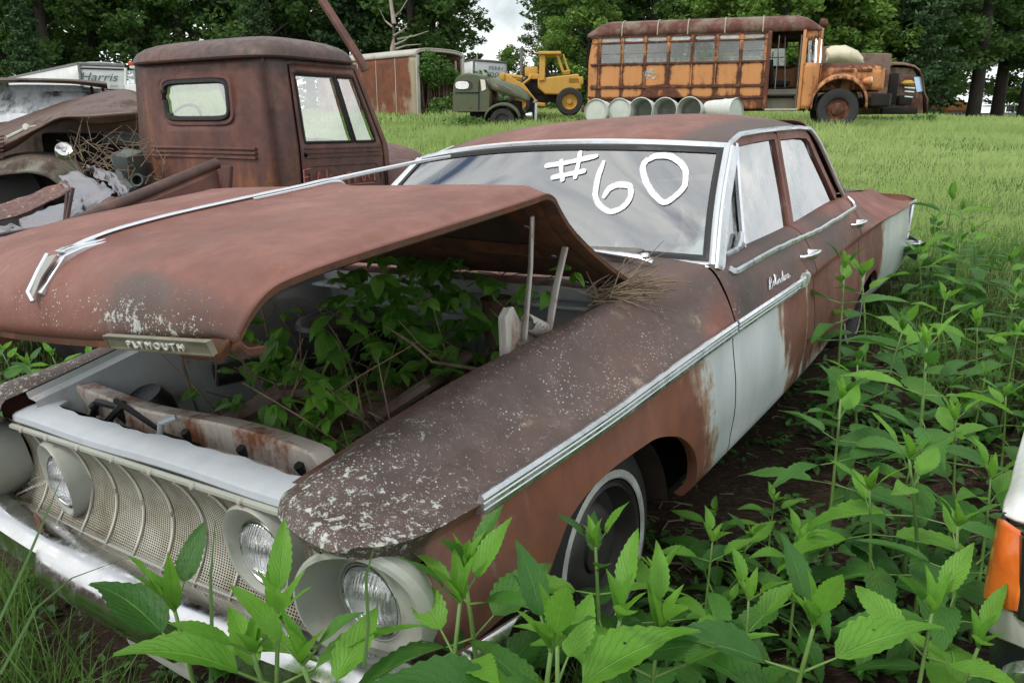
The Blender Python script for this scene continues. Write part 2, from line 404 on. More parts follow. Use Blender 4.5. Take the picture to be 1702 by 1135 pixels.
# ---- outer skin: upper (inner edge -> crease) and lower (crease -> sill)
def inX(y): return mono(y, [-.9, -.775, -.31, .09, .48, .68, .76, 1.2, 1.78, 2.62, 2.9, 3.3, 4.3], [.572, .575, .608, .672, .70, .778, .826, .786, .768, .765, .70, .66, .60])
def inZ(y): return mono(y, [-.9, -.775, -.31, .09, .48, .76, 1.2, 1.78, 2.62, 3.0, 3.6, 4.3], [.79, .805, .878, .93, .963, .984, .972, .966, .985, .965, .925, .865])
def upper_pt(y, u):
    xi, zi, xo, zo = inX(y), inZ(y), crx(y), crz(y)
    front = 1 - smooth(.35, .85, y); back = smooth(2.6, 3.1, y)
    p = 1.0 + .35 * (1 - front) + .0 * u
    z = zi + (zo - zi) * (u ** p)
    z = z + (.030 * np.sin(np.pi * np.clip(u * 1.9, 0, 1)) - .004 * np.sin(np.pi * u)) * front + .016 * np.sin(np.pi * u) * (1 - front) * (1 - back)
    z = z - .035 * np.sin(np.pi * u) * back
    x = xi + (xo - xi) * u + .012 * np.sin(np.pi * u) * (1 - front) * (1 - back)
    return x, z
def rec(y, d):
    """how far the skin stands inside the crease line, d below it"""
    fr = 1 - smooth(-.5, .6, y); qb = smooth(2.9, 3.3, y)
    notch = .012 + .014 * fr + .02 * qb
    return notch * smooth(-.004, .030, d) - (.012 + .006 * fr) * smooth(.03, .20, d) + .02 * smooth(.24, .42, d) + .075 * smooth(.40, .52, d)
def low_pt(y, z): 
    return crx(y) - rec(y, crz(y) - z)
ZR = .325
def arch(y, cy, r=.375, cz=.335, flat=1.0):
    """bottom limit of the skin around a wheel"""
    q = np.clip(1 - ((y - cy) / r) ** 2, 0, 1)
    return np.where(np.abs(y - cy) < r, cz - .02 + (r * .82) * np.sqrt(q) * flat, ZR)
AY = [-.545, -.42, -.355, -.335, -.31, -.244, -.14, -.027, .129, .27, .364, .41, .440, .449, .4495]; AZ = [.485, .485, .487, .495, .53, .593, .625, .636, .634, .597, .534, .482, .431, .354, ZR]
def zbot(y): return np.maximum(np.where(np.asarray(y) < .4495, np.where(np.asarray(y) < -.30, np.interp(y, AY, AZ), mono(np.clip(y, -.31, .4495), AY[4:], AZ[4:])), ZR), np.maximum(arch(y, 2.98, .36, .33, .80), ZR + .07 * smooth(3.4, 4.2, y)))
def ysamp(a, b):
    s = list(np.arange(a, b, .022)) + [b]
    if a < .44: s += [v for v in AY + [.4, .42, .43, .445, .4499, .35, .38, .30, .33, .37, .39, .425, .435, .4475, .33] if a < v < b]
    for cy, r in ((2.98, .36),):
        for q in np.linspace(0, 1, 16): 
            for sg in (-1, 1):
                v = cy + sg * r * math.sin(q * math.pi / 2) * .9999
                if a < v < b: s.append(v)
        for sg in (-1, 1):
            v = cy + sg * (r + .0005)
            if a < v < b: s.append(v)
    return np.array(sorted(set(np.round(s, 5))))
def skin_panel(name, y0, y1, side, mat=None, up=True, label=None):
    ys_ = ysamp(y0, y1); rows = []
    for y in ys_:
        pts = []
        if up:
            for u in np.linspace(0, 1, 25)[:-1]:
                x, z = upper_pt(y, u); pts.append((x, y, z))
        zc = float(crz(y)); zb = float(zbot(y))
        dd = np.concatenate([[0, .006, .014, .022, .035], np.linspace(.05, 1, 18) * (zc - zb)])
        dd = np.maximum.accumulate(np.minimum(dd, zc - zb))
        for k, d in enumerate(dd):
            d = d + k * 1e-5
            pts.append((float(crx(y)) - float(rec(y, d)), y, zc - d))
        # turned-in lip
        xl, _, zl = pts[-1]; pts.append((xl - .012, y, zl - .002)); pts.append((xl - .03, y, zl + .004))
        rows.append(pts)
    P = np.array(rows); P[..., 0] *= side
    if side > 0: P = P[:, ::-1]
    o = MB().grid(P).build(name, mat or M['car'], car, attrs=CA, auto=False)
    sharp(o, 50)
    return o
def nose(side):
    """front of the fender: brow that hangs over the lamp, and the skin wrapping round it"""
    lip = [(.575, -.775, .790), (.61, -.797, .797), (.66, -.815, .800), (.715, -.828, .801), (.765, -.832, .799), (.805, -.815, .793), (.833, -.785, .785), (.852, -.735, .774), (.863, -.66, .766), (.870, -.545, .761)]
    lip = np.array(lip)
    s = np.linspace(0, len(lip) - 1, 46); L_ = np.stack([mono(s, np.arange(len(lip)), lip[:, k]) for k in range(3)], 1)
    corner = 24  # index where the front edge turns into the side edge
    front = L_[:corner + 1]; sidee = L_[corner:]
    nv = len(sidee); nu = 25; rows = []
    for j in range(nv):
        v = j / (nv - 1); y1 = -.775 + v * (.23)
        I = np.array([float(inX(y1)), y1, float(inZ(y1))]) if j else front[0]
        O = sidee[j]
        row = []
        for i in range(nu):
            u = i / (nu - 1)
            fr = np.array([np.interp(u * (len(front) - 1), np.arange(len(front)), front[:, k]) for k in range(3)])
            lin0 = front[0] * (1 - u) + front[-1] * u
            b = (fr - lin0) * (1 - v) ** 1.5
            lin = I * (1 - u) + O * u
            yy = lin[1]
            x5, z5 = upper_pt(-.545, u); x5l = float(inX(-.545)) * (1 - u) + .870 * u; z5l = float(inZ(-.545)) * (1 - u) + .761 * u
            hz = (z5 - z5l) * smooth(-.1, .62, v) + .016 * np.sin(np.pi * u) * smooth(0, .35, v) * (1 - v) ** 2
            row.append((lin[0] + b[0] + (x5 - x5l) * v, lin[1] + b[1], lin[2] + b[2] + hz - .014 * (1 - smooth(0, .10, v))))
        rows.append(row)
    top = np.array(rows)
    # match the lip line exactly for the vertical skin
    edge = np.concatenate([top[0], top[1:, -1]])
    cols = []
    for i in range(len(edge)):
        a, b = edge[max(i - 1, 0)], edge[min(i + 1, len(edge) - 1)]
        tdir = (b - a)[:2]; tdir /= np.linalg.norm(tdir) + 1e-9; out_ = np.array([tdir[1], -tdir[0]])
        p = edge[i]; col = []
        side_w = smooth(.80, .87, p[0]); zb = .485
        for d in list(np.array([0, .006, .014, .022, .035])) + list(np.linspace(.05, 1, 18) * (p[2] - zb)):
            d = min(d, p[2] - zb); r = float(rec(-.545, d)); r = r * (.60 + .40 * float(smooth(-.70, -.56, p[1]))) + .006 * min(1, d / .02) * (1 - float(smooth(-.70, -.56, p[1]))); q = p[:2] - out_ * r
            col.append((q[0], q[1], p[2] - d))
        cols.append(col)
    wrap = np.array(cols)
    m = MB(); G = top.copy(); G[..., 0] *= side; m.grid(G)
    G = wrap.copy(); a, b = G.shape[:2]; f = []
    def inside(p): return ((p[0] - .757) / .110) ** 2 + ((p[2] - .628) / .112) ** 2 < 1 and p[1] < -.68
    for i in range(a - 1):
        for j in range(b - 1):
            pc = (G[i, j] + G[i + 1, j + 1]) / 2
            if not inside(pc) and not (pc[0] < .665 and pc[2] < .755 and pc[1] < -.6) and not (((pc[0] - .757) / .108) ** 2 + ((pc[2] - .64) / .128) ** 2 < 1 and pc[1] < -.72 and pc[2] > .64): f.append((i * b + j, (i + 1) * b + j, (i + 1) * b + j + 1, i * b + j + 1))
    G[..., 0] *= side; m.add(G, f)
    return m
for sd_, in ((1,), (-1,)):
    fm = nose(sd_); 
    o1 = skin_panel('front_fender', -.545, .703, sd_)
    # join the nose into the fender mesh
    n_ob = fm.build('nose_tmp', M['car'], car, attrs=CA, auto=False)
    bm = bmesh.new(); bm.from_mesh(o1.data); bm.from_mesh(n_ob.data); bmesh.ops.remove_doubles(bm, verts=bm.verts, dist=.0012); bm.normal_update()
    for f in bm.faces:
        c_ = f.calc_center_median()
        if f.normal.dot(c_ - Vector((.45 * sd_, max(c_.y, -.5), .55))) < 0: f.normal_flip()
    bm.to_mesh(o1.data); bm.free(); sharp(o1, 50)
    bpy.data.objects.remove(n_ob)
    doors = []
    for nm, a, b in (('front_door', .711, 1.700), ('rear_door', 1.708, 2.62)):
        d = skin_panel(nm, a, b, sd_); doors.append(d)
    q = skin_panel('rear_quarter', 2.628, 4.27, sd_)
    # dark backing behind the panel gaps
    bk = MB()
    for y in (.707, 1.704, 2.624):
        pts = []
        for dy in (-.02, .02):
            r_ = []
            for u in np.linspace(.05, 1, 8): x, z = upper_pt(y, u); r_.append((sd_ * (x - .008), y + dy, z - .008))
            for z in np.linspace(float(crz(y)) - .02, ZR, 12): r_.append((sd_ * (float(low_pt(y, z)) - .010), y + dy, z))
            pts.append(r_)
        bk.grid(np.array(pts))
    bk.build('door_jamb', M['hole'], car)
# ---- chrome strip along the crease, front fender and door
def along(y0, y1, n, off, dz=0, side=1): 
    return [(side * (float(crx(y)) + off), y, float(crz(y)) + dz) for y in np.linspace(y0, y1, n)]
def strip(name, y0, y1, side, taper=False):
    n = 50; rows = []
    for i, y in enumerate(np.linspace(y0, y1, n)):
        x, z = float(crx(y)), float(crz(y)); w_ = 1.0
        if taper: w_ = .55 + .45 * smooth(0, 1, i / (n - 1)) 
        pr = [(-.004, .020), (.003, .021), (.008, .012), (.0075, .009), (.005, .007), (.005, .005), (.0075, .003), (.008, -.003), (.005, -.005), (.005, -.007), (.0075, -.009), (.006, -.019), (-.016, -.022)]
        rows.append([(side * (x + a * 1.0), y, z + b * w_ - .002) for a, b in pr])
    m = MB().grid(np.array(rows)); m.add([rows[0][k] for k in range(len(rows[0]))], [tuple(range(len(rows[0])))]); m.add(rows[-1], [tuple(range(len(rows[-1])))])
    return m.build(name, M['chrome'], car)
for sd_ in (1, -1):
    strip('side_moulding', -.545, .700, sd_); strip('side_moulding', .714, 1.50, sd_)
# wedge end of the strip on the front door
m = MB(); 
pts = [(1.42, -.012), (1.44, .016), (1.50, .030), (1.56, .026), (1.58, .010), (1.545, -.014), (1.50, -.022)]
V = []
for y, dz in pts: 
    zz = .785 + dz; u = 0
    V.append((float(crx(y)) - max(0, dz) * .35 + .010, y, zz))
m.add(V + [(a - .012, b, c) for a, b, c in V], [tuple(range(7)), tuple(range(13, 6, -1))] + [(i, i + 7, (i + 1) % 7 + 7, (i + 1) % 7) for i in range(7)])
m.build('moulding_tip', M['chrome'], car, sm=False)
# script badge on the door: flowing line
def surf_up(y, z, side=1, off=0.0):
    us = np.linspace(0, 1, 60); P = np.array([upper_pt(y, u) for u in us]); k = int(np.argmin(np.abs(P[:, 1] - z)))
    return Vector((side * (P[k, 0] + off * .8), y, P[k, 1] + off * .6))
script = [[(0, 0), (.25, .9), (.45, 1.15), (.62, .95), (.40, .62), (.66, .42), (.58, .08), (.2, .02)], [(.28, .85), (.12, .1)],
          [(.78, .25), (1.02, .4), (.95, .58), (.80, .45), (.86, .1), (1.1, .1), (1.26, .5), (1.42, 1.1), (1.30, 1.15), (1.24, .5), (1.34, .06), (1.5, .25)],
          [(1.52, .5), (1.62, .06), (1.84, .55), (1.9, .3), (2.08, .4), (2.0, .56), (1.9, .36), (2.0, .08), (2.2, .2)],
          [(2.52, .5), (2.36, .5), (2.3, .2), (2.44, .08), (2.58, .4), (2.74, 1.1), (2.60, .4), (2.7, .06), (2.84, .26), (3.0, .44), (2.94, .58), (2.84, .4), (2.92, .08), (3.1, .2)],
          [(3.14, .4), (3.22, .54), (3.3, .46), (3.28, .1), (3.42, .1), (3.52, .3), (3.66, .42), (3.6, .58), (3.5, .4), (3.58, .08), (3.85, .2)]]
m = MB()
for st_ in script:
    pp = []
    for k in range(len(st_) - 1):
        for q in np.linspace(0, 1, 5)[:-1]: pp.append((st_[k][0] * (1 - q) + st_[k + 1][0] * q, st_[k][1] * (1 - q) + st_[k + 1][1] * q))
    pp.append(st_[-1])
    m.tube([surf_up(1.055 + a * .068 + b * .008, .838 + b * .030 - a * .0025, off=.006) for a, b in pp], .0024, 6)
m.build('script_badge', M['chrome'], car)
# ---- belt moulding under the side windows
for sd_ in (1, -1):
    m = MB()
    path = [(.765, .962), (.775, .950), (.80, .946)] + [(y, float(np.interp(y, [.8, 1.0, 1.85, 2.6], [.946, .942, .918, .928]))) for y in np.linspace(.85, 2.58, 30)] + [(2.63, .933), (2.655, .950), (2.66, .978)]
    P3 = [surf_up(y, z, sd_, .006) for y, z in path]
    m.tube(P3, .0075, 6, flat=1.5); m.build('belt_moulding', M['chrome'], car)
    for y in (1.60, 2.52):
        h = MB(); b = surf_up(y, .868, sd_, 0)
        h.tube([b + Vector((sd_ * -.005, -.045, 0)), b + Vector((sd_ * .012, -.045, 0)), b + Vector((sd_ * .032, -.03, .004)), b + Vector((sd_ * .036, .04, .004)), b + Vector((sd_ * .034, .10, .002))], [.010, .010, .010, .012, .008], 8, flat=.7)
        h.tube([b + Vector((sd_ * -.005, .075, -.012)), b + Vector((sd_ * .02, .075, -.008)), b + Vector((sd_ * .034, .08, 0))], [.024, .018, .012], 8)
        h.lathe([(0, .014), (.010, .012), (.013, 0)], 12, Matrix.Translation(b + Vector((sd_ * .01, -.03, -.065))) @ Matrix.Rotation(sd_ * R(80), 4, 'Y')) if y < 2 else None
        h.build('door_handle', M['chrome'], car)

# ---- glasshouse
def belt_x(y): return float(np.interp(y, [.75, 1.2, 1.78, 2.6], [.822, .785, .768, .765]))
def side_pt(y, z, off=0, side=1):
    t = (z - .975) / .36; return Vector((side * (belt_x(y) * (1 - t) + .68 * t + off), y, z))
drip = [(1.150, 1.283), (1.18, 1.303), (1.25, 1.330), (1.35, 1.350), (1.55, 1.353), (1.82, 1.352), (2.10, 1.348), (2.282, 1.337), (2.34, 1.312), (2.40, 1.27), (2.469, 1.20), (2.56, 1.09), (2.65, .995)]
def ws_pt(s, t, off=0):
    b = np.array([.80 * s, .83 - .075 * s * s, .985]); u = np.array([.70 * s, 1.03 + .115 * s * s, 1.35 - .04 * s * s])
    p = b * (1 - t) + u * t; p[1] -= .02 * math.sin(math.pi * min(max(t, 0), 1)); nrm = np.array([.12 * s, -.82, .55])
    return p + nrm * off
# roof
def roof_grid(off=0.0):
    nu = 33; rows = []
    ye = [1.150, 1.165, 1.20, 1.26, 1.35, 1.5, 1.7, 1.9, 2.1, 2.22, 2.32, 2.40]
    for k, y in enumerate(ye):
        row = []
        zed = float(np.interp(y, [a for a, b in drip][:9], [b for a, b in drip][:9])) if y < 2.34 else None
        v = (y - 1.15) / (2.34 - 1.15)
        for i in range(nu):
            s = -1 + 2 * i / (nu - 1); 
            bow_f = .115 * (1 - s * s) * (1 - smooth(0, .6, v)); bow_r = .30 * (1 - s * s) * smooth(.3, 1.1, v)
            xe = float(np.interp(y, [1.15, 1.3, 1.8, 2.3, 2.5], [.703, .688, .680, .672, .660]))
            cz = 1.345 + .0 * v
            crown = float(mono(v, [0, .08, .25, .55, .85, 1.0, 1.14], [.030, .048, .072, .086, .074, .052, .02]))
            zz = (zed if zed is not None else float(np.interp(y, [2.34, 2.42, 2.5], [1.325, 1.305, 1.28])))
            ed = 1 - abs(s) ** 2.6
            zz = zz + crown * ed + (.0 if v > .05 else (1.362 - 1.304) * (1 - s * s) * .4)
            row.append((xe * math.copysign(abs(s) ** .9, s), y - bow_f + bow_r * 1.0, zz + off))
        rows.append(row)
    return np.array(rows)
RG = roof_grid()
roof_attrs = {'wht': zero, 'drk': lambda P: .42 + .5 * smooth(.45, .68, np.abs(P[:, 0])) - .35 * gau(P[:, 0], .1, .35), 'lic': lambda P: np.full(len(P), .06), 'org': zero, 'mos': zero}
roof = MB().grid(RG).build('roof', M['car'], car, attrs=roof_attrs, auto=False, solid=.006)
sub = roof.modifiers.new('u', 'SUBSURF'); sub.levels = sub.render_levels = 1
# rear pillars and header skirt
for sd_ in (1, -1):
    m = MB(); rows = []
    for k in range(14):
        v = k / 13
        y0 = float(np.interp(v, [0, .2, .5, 1], [2.30, 2.40, 2.50, 2.66])); z0 = float(np.interp(y0, [a for a, b in drip], [b for a, b in drip])) + .004
        y1 = float(np.interp(v, [0, .12, 1], [2.40, 2.56, 3.04])); z1 = float(np.interp(v, [0, .12, 1], [1.385, 1.335, .965])); x1 = float(np.interp(v, [0, 1], [.50, .64]))
        row = []
        for i in range(7):
            u = i / 6; p = side_pt(y0, z0, .002); 
            row.append((sd_ * ((p.x) * (1 - u) + x1 * u + .035 * math.sin(math.pi * u)), y0 * (1 - u) + y1 * u, z0 * (1 - u) + z1 * u + .015 * math.sin(math.pi * u)))
        rows.append(row)
    m.grid(np.array(rows)); m.build('rear_pillar', M['car'], car, attrs={**roof_attrs, 'drk': lambda P: np.full(len(P), .6)}, solid=.006)
    # rail between drip moulding and roof edge
    m = MB(); rows = []
    for y, z in drip[:9]:
        p = side_pt(y, z, .0, sd_); 
        q = RG[:, -1 if sd_ > 0 else 0]; yy = np.interp(y, q[:, 1], q[:, 1]); xr = np.interp(y, q[:, 1], q[:, 0]); zr = np.interp(y, q[:, 1], q[:, 2])
        rows.append([p[:], (p.x * .5 + xr * .5 + sd_ * .003, y, (z + zr) / 2 + .002), (xr, y, zr + .004)])
    m.grid(np.array(rows)); m.build('roof_rail', M['car'], car, attrs=roof_attrs)
    # drip moulding, bright
    m = MB(); m.tube([side_pt(y, z, .008, sd_) for y, z in drip], .0105, 6, flat=1.0); m.build('drip_moulding', M['chrome'], car)
    # door frames: rust coloured
    fr = MB()
    def ring(poly, w_, th=.018, off=0.0):
        n = len(poly); cy = sum(a for a, b in poly) / n; cz = sum(b for a, b in poly) / n
        rows = []
        for k in range(n + 1):
            y, z = poly[k % n]; dy, dz = y - cy, z - cz; L_ = math.hypot(dy, dz); iy, iz = y - dy / L_ * w_, z - dz / L_ * w_
            rows.append([side_pt(y, z, off, sd_)[:], side_pt(y, z, off + .006, sd_)[:], side_pt(iy, iz, off + .006, sd_)[:], side_pt(iy, iz, off - th, sd_)[:]])
        fr.grid(np.array(rows))
    def band(path, w0, off=0.0, th=.016):
        rows = []; n = len(path)
        for k in range(n):
            a = path[max(k - 1, 0)]; b = path[min(k + 1, n - 1)]; ty, tz = b[0] - a[0], b[1] - a[1]; l_ = math.hypot(ty, tz); ny, nz = -tz / l_ * w0 / 2, ty / l_ * w0 / 2
            y, z = path[k]
            rows.append([side_pt(y + ny, z + nz, off - th, sd_)[:], side_pt(y + ny, z + nz, off, sd_)[:], side_pt(y - ny, z - nz, off, sd_)[:], side_pt(y - ny, z - nz, off - th, sd_)[:]])
        fr.grid(np.array(rows))
    band([(.80, .985), (.98, 1.12), (1.15, 1.26), (1.19, 1.283), (1.26, 1.310), (1.36, 1.325), (1.55, 1.329), (1.775, 1.329)], .030)
    band([(1.79, 1.335), (1.765, 1.1), (1.735, .962)], .034)
    band([(1.832, 1.335), (1.80, 1.1), (1.772, .962)], .030)
    band([(1.815, 1.326), (2.1, 1.322), (2.235, 1.312), (2.28, 1.29), (2.33, 1.22), (2.45, 1.09), (2.53, .995)], .036)
    band([(2.28, 1.31), (2.36, 1.245), (2.47, 1.11), (2.59, .99)], .05, -.012)
    fr.build('window_frame', M['car'], car, attrs={'wht': zero, 'drk': lambda P: np.full(len(P), .25), 'lic': zero, 'org': zero, 'mos': zero})
    bs = MB()
    rows = []
    for y in np.linspace(.775, 2.62, 40):
        p = side_pt(y, float(inZ(y)) - .012, 0, sd_); rows.append([(sd_ * (float(inX(y)) + .002), y, float(inZ(y)) - .001), (sd_ * (float(inX(y)) - .022), y, float(inZ(y)) + .002), (sd_ * (float(inX(y)) - .03), y, float(inZ(y)) - .02)])
    bs.grid(np.array(rows)); bs.build('window_sill', M['car'], car, attrs={'wht': zero, 'drk': lambda P: np.full(len(P), .5), 'lic': zero, 'org': zero, 'mos': zero})
    # vent window divider and its latch, bright
    m = MB(); m.tube([side_pt(1.318, 1.318, -.004, sd_), side_pt(1.22, 1.15, -.004, sd_), side_pt(1.105, .972, -.004, sd_)], .011, 6)
    m.tube([side_pt(.87, .985, .0, sd_), side_pt(1.0, .982, .0, sd_), side_pt(1.1, .985, .0, sd_)], .011, 6); m.tube([side_pt(1.02, .985, .004, sd_), side_pt(1.06, 1.0, .006, sd_), side_pt(1.10, 1.022, .004, sd_)], .012, 6)
    m.build('vent_window_trim', M['chrome'], car)
# glass
def glass(name, dirt=.25, refl=.5, base=.0, tint=(.75, .85, .85), dustcol=(.42, .46, .44)):
    t = NT(name)
    n = t.noise(7, 8, .7, stretch=(1, 1, .45)); d = t.step(t.math('ADD', n, t.math('MULTIPLY', t.attr('dst'), .45)), .75 - dirt * .5, 1.05 - dirt * .5)
    tr = t.n('ShaderNodeBsdfTransparent'); tr.inputs['Color'].default_value = (*tint, 1)
    gl = t.n('ShaderNodeBsdfGlossy'); gl.inputs['Roughness'].default_value = .03; gl.inputs['Color'].default_value = (1, 1, 1, 1)
    fz = t.n('ShaderNodeLayerWeight'); fz.inputs['Blend'].default_value = refl
    m1 = t.n('ShaderNodeMixShader'); t.l(t.math('ADD', t.math('MULTIPLY', fz.outputs['Fresnel'], 1 - base), base), m1.inputs[0]); t.l(tr.outputs[0], m1.inputs[1]); t.l(gl.outputs[0], m1.inputs[2])
    df = t.bsdf(t.ramp(n, [(.35, tuple(x * .6 for x in dustcol)), (.7, dustcol)]), .7)
    m2 = t.n('ShaderNodeMixShader'); t.l(t.math('MULTIPLY', d, .8), m2.inputs[0]); t.l(m1.outputs[0], m2.inputs[1]); t.l(df, m2.inputs[2])
    return t.done(m2.outputs[0])
M['ws'] = glass('windshield_glass', .50, .66, .12, (.84, .92, .93), (.52, .60, .60))
M['sideglass'] = glass('dirty_side_glass', .34, .70, .24, (.5, .58, .62), (.52, .60, .63))
M['rearglass'] = glass('rear_glass', .05, .25, 0)
P = np.array([[ws_pt(s, t_) for t_ in np.linspace(0, 1, 24)] for s in np.linspace(-1, 1, 48)])
def dust(V):
    s = V[:, 0] / .8; t_ = (V[:, 2] - .985) / .36
    return .9 * (1 - smooth(.0, .30, t_)) + .9 * smooth(.78, 1.0, s) * (1 - smooth(.3, .8, t_)) + .25 * smooth(.4, .9, -s) - .62
wsg = MB().grid(P).build('windshield', M['ws'], car, attrs={'dst': dust}, auto=False)
strokes = {'#1': [(0.178, 0.864), (0.202, 0.736), (0.222, 0.65)], '#2': [(0.279, 0.943), (0.287, 0.822), (0.288, 0.674)], '#3': [(0.089, 0.802), (0.175, 0.818), (0.276, 0.851), (0.388, 0.896)],
           '#4': [(0.146, 0.685), (0.243, 0.719), (0.341, 0.754)], '6': [(0.427, 0.851), (0.413, 0.681), (0.416, 0.542), (0.453, 0.432), (0.511, 0.38), (0.569, 0.422), (0.603, 0.534), (0.585, 0.621), (0.541, 0.63), (0.488, 0.594), (0.462, 0.499)],
           '0': [(0.651, 0.881), (0.636, 0.801), (0.657, 0.691), (0.712, 0.557), (0.771, 0.48), (0.818, 0.538), (0.856, 0.65), (0.849, 0.759), (0.807, 0.857), (0.74, 0.909), (0.688, 0.9), (0.650, 0.850)]}
t = NT('white_shoe_polish'); n = t.noise(60, 4, .6, stretch=(1, 1, 1)); M['polish'] = t.done(t.bsdf(t.ramp(n, [(.3, (.60, .68, .72)), (.6, (.85, .88, .9))]), .5, Alpha=t.step(t.math('ADD', t.attr('mid'), t.math('MULTIPLY', t.math('SUBTRACT', n, .5), 1.6)), .05, .5, .45, 1)))
m = MB(); mids = []
for k, st_ in strokes.items():
    a = np.array(st_); s_ = np.linspace(0, len(a) - 1, 40); Q = np.stack([mono(s_, np.arange(len(a)), a[:, 0]), mono(s_, np.arange(len(a)), a[:, 1])], 1)
    rows = []
    for i in range(len(Q)):
        d = Q[min(i + 1, len(Q) - 1)] - Q[max(i - 1, 0)]; d = d * [.8, .42]; d /= np.linalg.norm(d); nn = np.array([-d[1] / .8, d[0] / .42])
        w_ = (.0120 if k[0] == '#' else .014) * (1 + .08 * math.sin(i * .25)); w_ *= min(1, .6 + .2 * min(i, len(Q) - 1 - i))
        rows.append([ws_pt(Q[i, 0] + nn[0] * w_ * j * .85, Q[i, 1] + nn[1] * w_ * j * .85, .004 + .0005 * (k == '#4') + .0005 * (k == '#3')) for j in (-1, -.5, 0, .5, 1)])
        mids += [0, 1, 1, 1, 0]
    m.grid(np.array(rows))
pn = m.build('painted_number', M['polish'], wsg, auto=False)
at = pn.data.attributes.new('mid', 'FLOAT', 'POINT'); at.data.foreach_set('value', np.array(mids, np.float32))
# windshield surround: rubber then bright moulding
def ws_ring(w0, w1, off0, off1, side_fr=True):
    P = []
    per = [(s, 1) for s in np.linspace(-1, 1, 30)] + [(1, t_) for t_ in np.linspace(1, 0, 14)[1:]] + [(s, 0) for s in np.linspace(1, -1, 30)[1:]] + [(-1, t_) for t_ in np.linspace(0, 1, 14)[1:-1]]
    for s, t_ in per:
        def q(w_, off): 
            return ws_pt(s * (1 + (w_ / .75 if abs(s) == 1 else w_ / .75 * abs(s))), (1 + w_ / .42 if t_ == 1 else -w_ / .42 if t_ == 0 else t_ + (t_ - .5) * 2 * w_ / .42), off)
        P.append([q(w0, off0 - .012), q(w0, off0), q((w0 + w1) / 2, off1 + .004), q(w1, off1), q(w1, off1 - .02)])
    return P
MB().grid(np.array(ws_ring(-.020, .004, .004, .006)), closeu=True).build('windshield_gasket', M['black'], car)
MB().grid(np.array(ws_ring(.002, .022, .006, .008)), closeu=True).build('windshield_moulding', M['chrome'], car)
for sd_ in (1, -1):   # A pillar bright cover
    rows = []
    for t_ in np.linspace(-.06, 1.02, 16):
        a = ws_pt(1.030, t_, .010); b = ws_pt(1.052, t_, .002); rows.append([(sd_ * a[0], a[1] + .004, a[2]), (sd_ * (a[0] + .004), a[1] - .002, a[2] + .002), (sd_ * (a[0] + .012), a[1], a[2] + .003), (sd_ * (a[0] + .014), a[1] + .006, a[2]), (sd_ * (b[0] + .002), b[1] + .010, b[2]), (sd_ * (b[0] + .006), b[1] + .030, b[2] - .004)])
    MB().grid(np.array(rows)).build('pillar_cover', M['chrome'], car)
    def gpoly(poly, name, n=12):
        # poly: 4 corners (y,z): rows of a ruled patch
        a, b, c_, d = [np.array(q) for q in poly]; rows = []
        for u in np.linspace(0, 1, n):
            r_ = []
            for v in np.linspace(0, 1, n):
                q = (a * (1 - u) + b * u) * (1 - v) + (d * (1 - u) + c_ * u) * v; p = side_pt(q[0], q[1], -.013 + .006 * math.sin(math.pi * u) * math.sin(math.pi * v), sd_); r_.append(p[:])
            rows.append(r_)
        return MB().grid(np.array(rows)).build(name, M['sideglass'] if name != 'vent_window' else M['ws'], car, attrs={'dst': lambda V: .25 * np.ones(len(V)) if name != 'vent_window' else np.full(len(V), -.4)}, auto=False)
    gpoly([(1.15, 1.27), (1.30, 1.31), (1.10, .965), (.78, .965)], 'vent_window')
    gpoly([(1.31, 1.32), (1.78, 1.325), (1.745, .955), (1.10, .96)], 'door_glass')
    g = gpoly([(1.81, 1.32), (2.25, 1.31), (2.55, .97), (1.765, .955)], 'door_glass')
# rear window
P = np.array([[(s * (.56 * t_ + .64 * (1 - t_)), (2.60 * t_ + 3.02 * (1 - t_)) + .10 * (1 - s * s), 1.335 * t_ + .965 * (1 - t_) + .03 * (1 - s * s) * t_) for t_ in np.linspace(0, 1, 10)] for s in np.linspace(-1, 1, 20)])
MB().grid(P).build('rear_window', M['rearglass'], car, attrs={'dst': lambda V: np.full(len(V), -.3)}, auto=False)
# trunk lid and tail
P = []
for y, z, w_ in ((3.0, .963, .665), (3.2, .955, .668), (3.6, .925, .655), (3.95, .885, .635), (4.12, .862, .62), (4.18, .84, .62), (4.20, .78, .62), (4.19, .6, .64), (4.17, .45, .66)):
    P.append([(s * w_, y + .06 * (1 - s * s) * (y > 3.05), z + (.035 if y < 4.15 else 0) * (1 - s * s)) for s in np.linspace(-1, 1, 21)])
MB().grid(np.array(P)).build('trunk_lid', M['car'], car, attrs=roof_attrs)
for sd_ in (1, -1):
    rows = []
    for d in np.linspace(0, .36, 10):
        z = .80 - d; rows.append([(sd_ * float(crx(4.26) - rec(4.26, d)), 4.27, z), (sd_ * (.86 - d * .1), 4.285 - d * .35, z), (sd_ * .60, 4.20, z)])
    rows.insert(0, [(sd_ * .87, 4.27, .80), (sd_ * .80, 4.26, .83), (sd_ * .60, 4.2, .85)])
    MB().grid(np.array(rows)).build('tail_panel', M['car'], car, attrs=CA)
    m = MB(); m.tube([(sd_ * .874, 4.05, .793), (sd_ * .876, 4.2, .792), (sd_ * .868, 4.29, .788), (sd_ * .855, 4.27, .75), (sd_ * .853, 4.22, .66), (sd_ * .85, 4.16, .55)], .011, 6); m.build('fin_moulding', M['chrome'], car)
rb = MB(); rows = []
for s in np.linspace(-1, 1, 41):
    x = s * .93; yb = 4.36 - .30 * max(0, abs(s) - .86) / .14 * 1.0; rows.append([(x * 1, yb, .56), (x, yb + .05, .54), (x, yb + .06, .49), (x, yb + .04, .44), (x, yb, .42)])
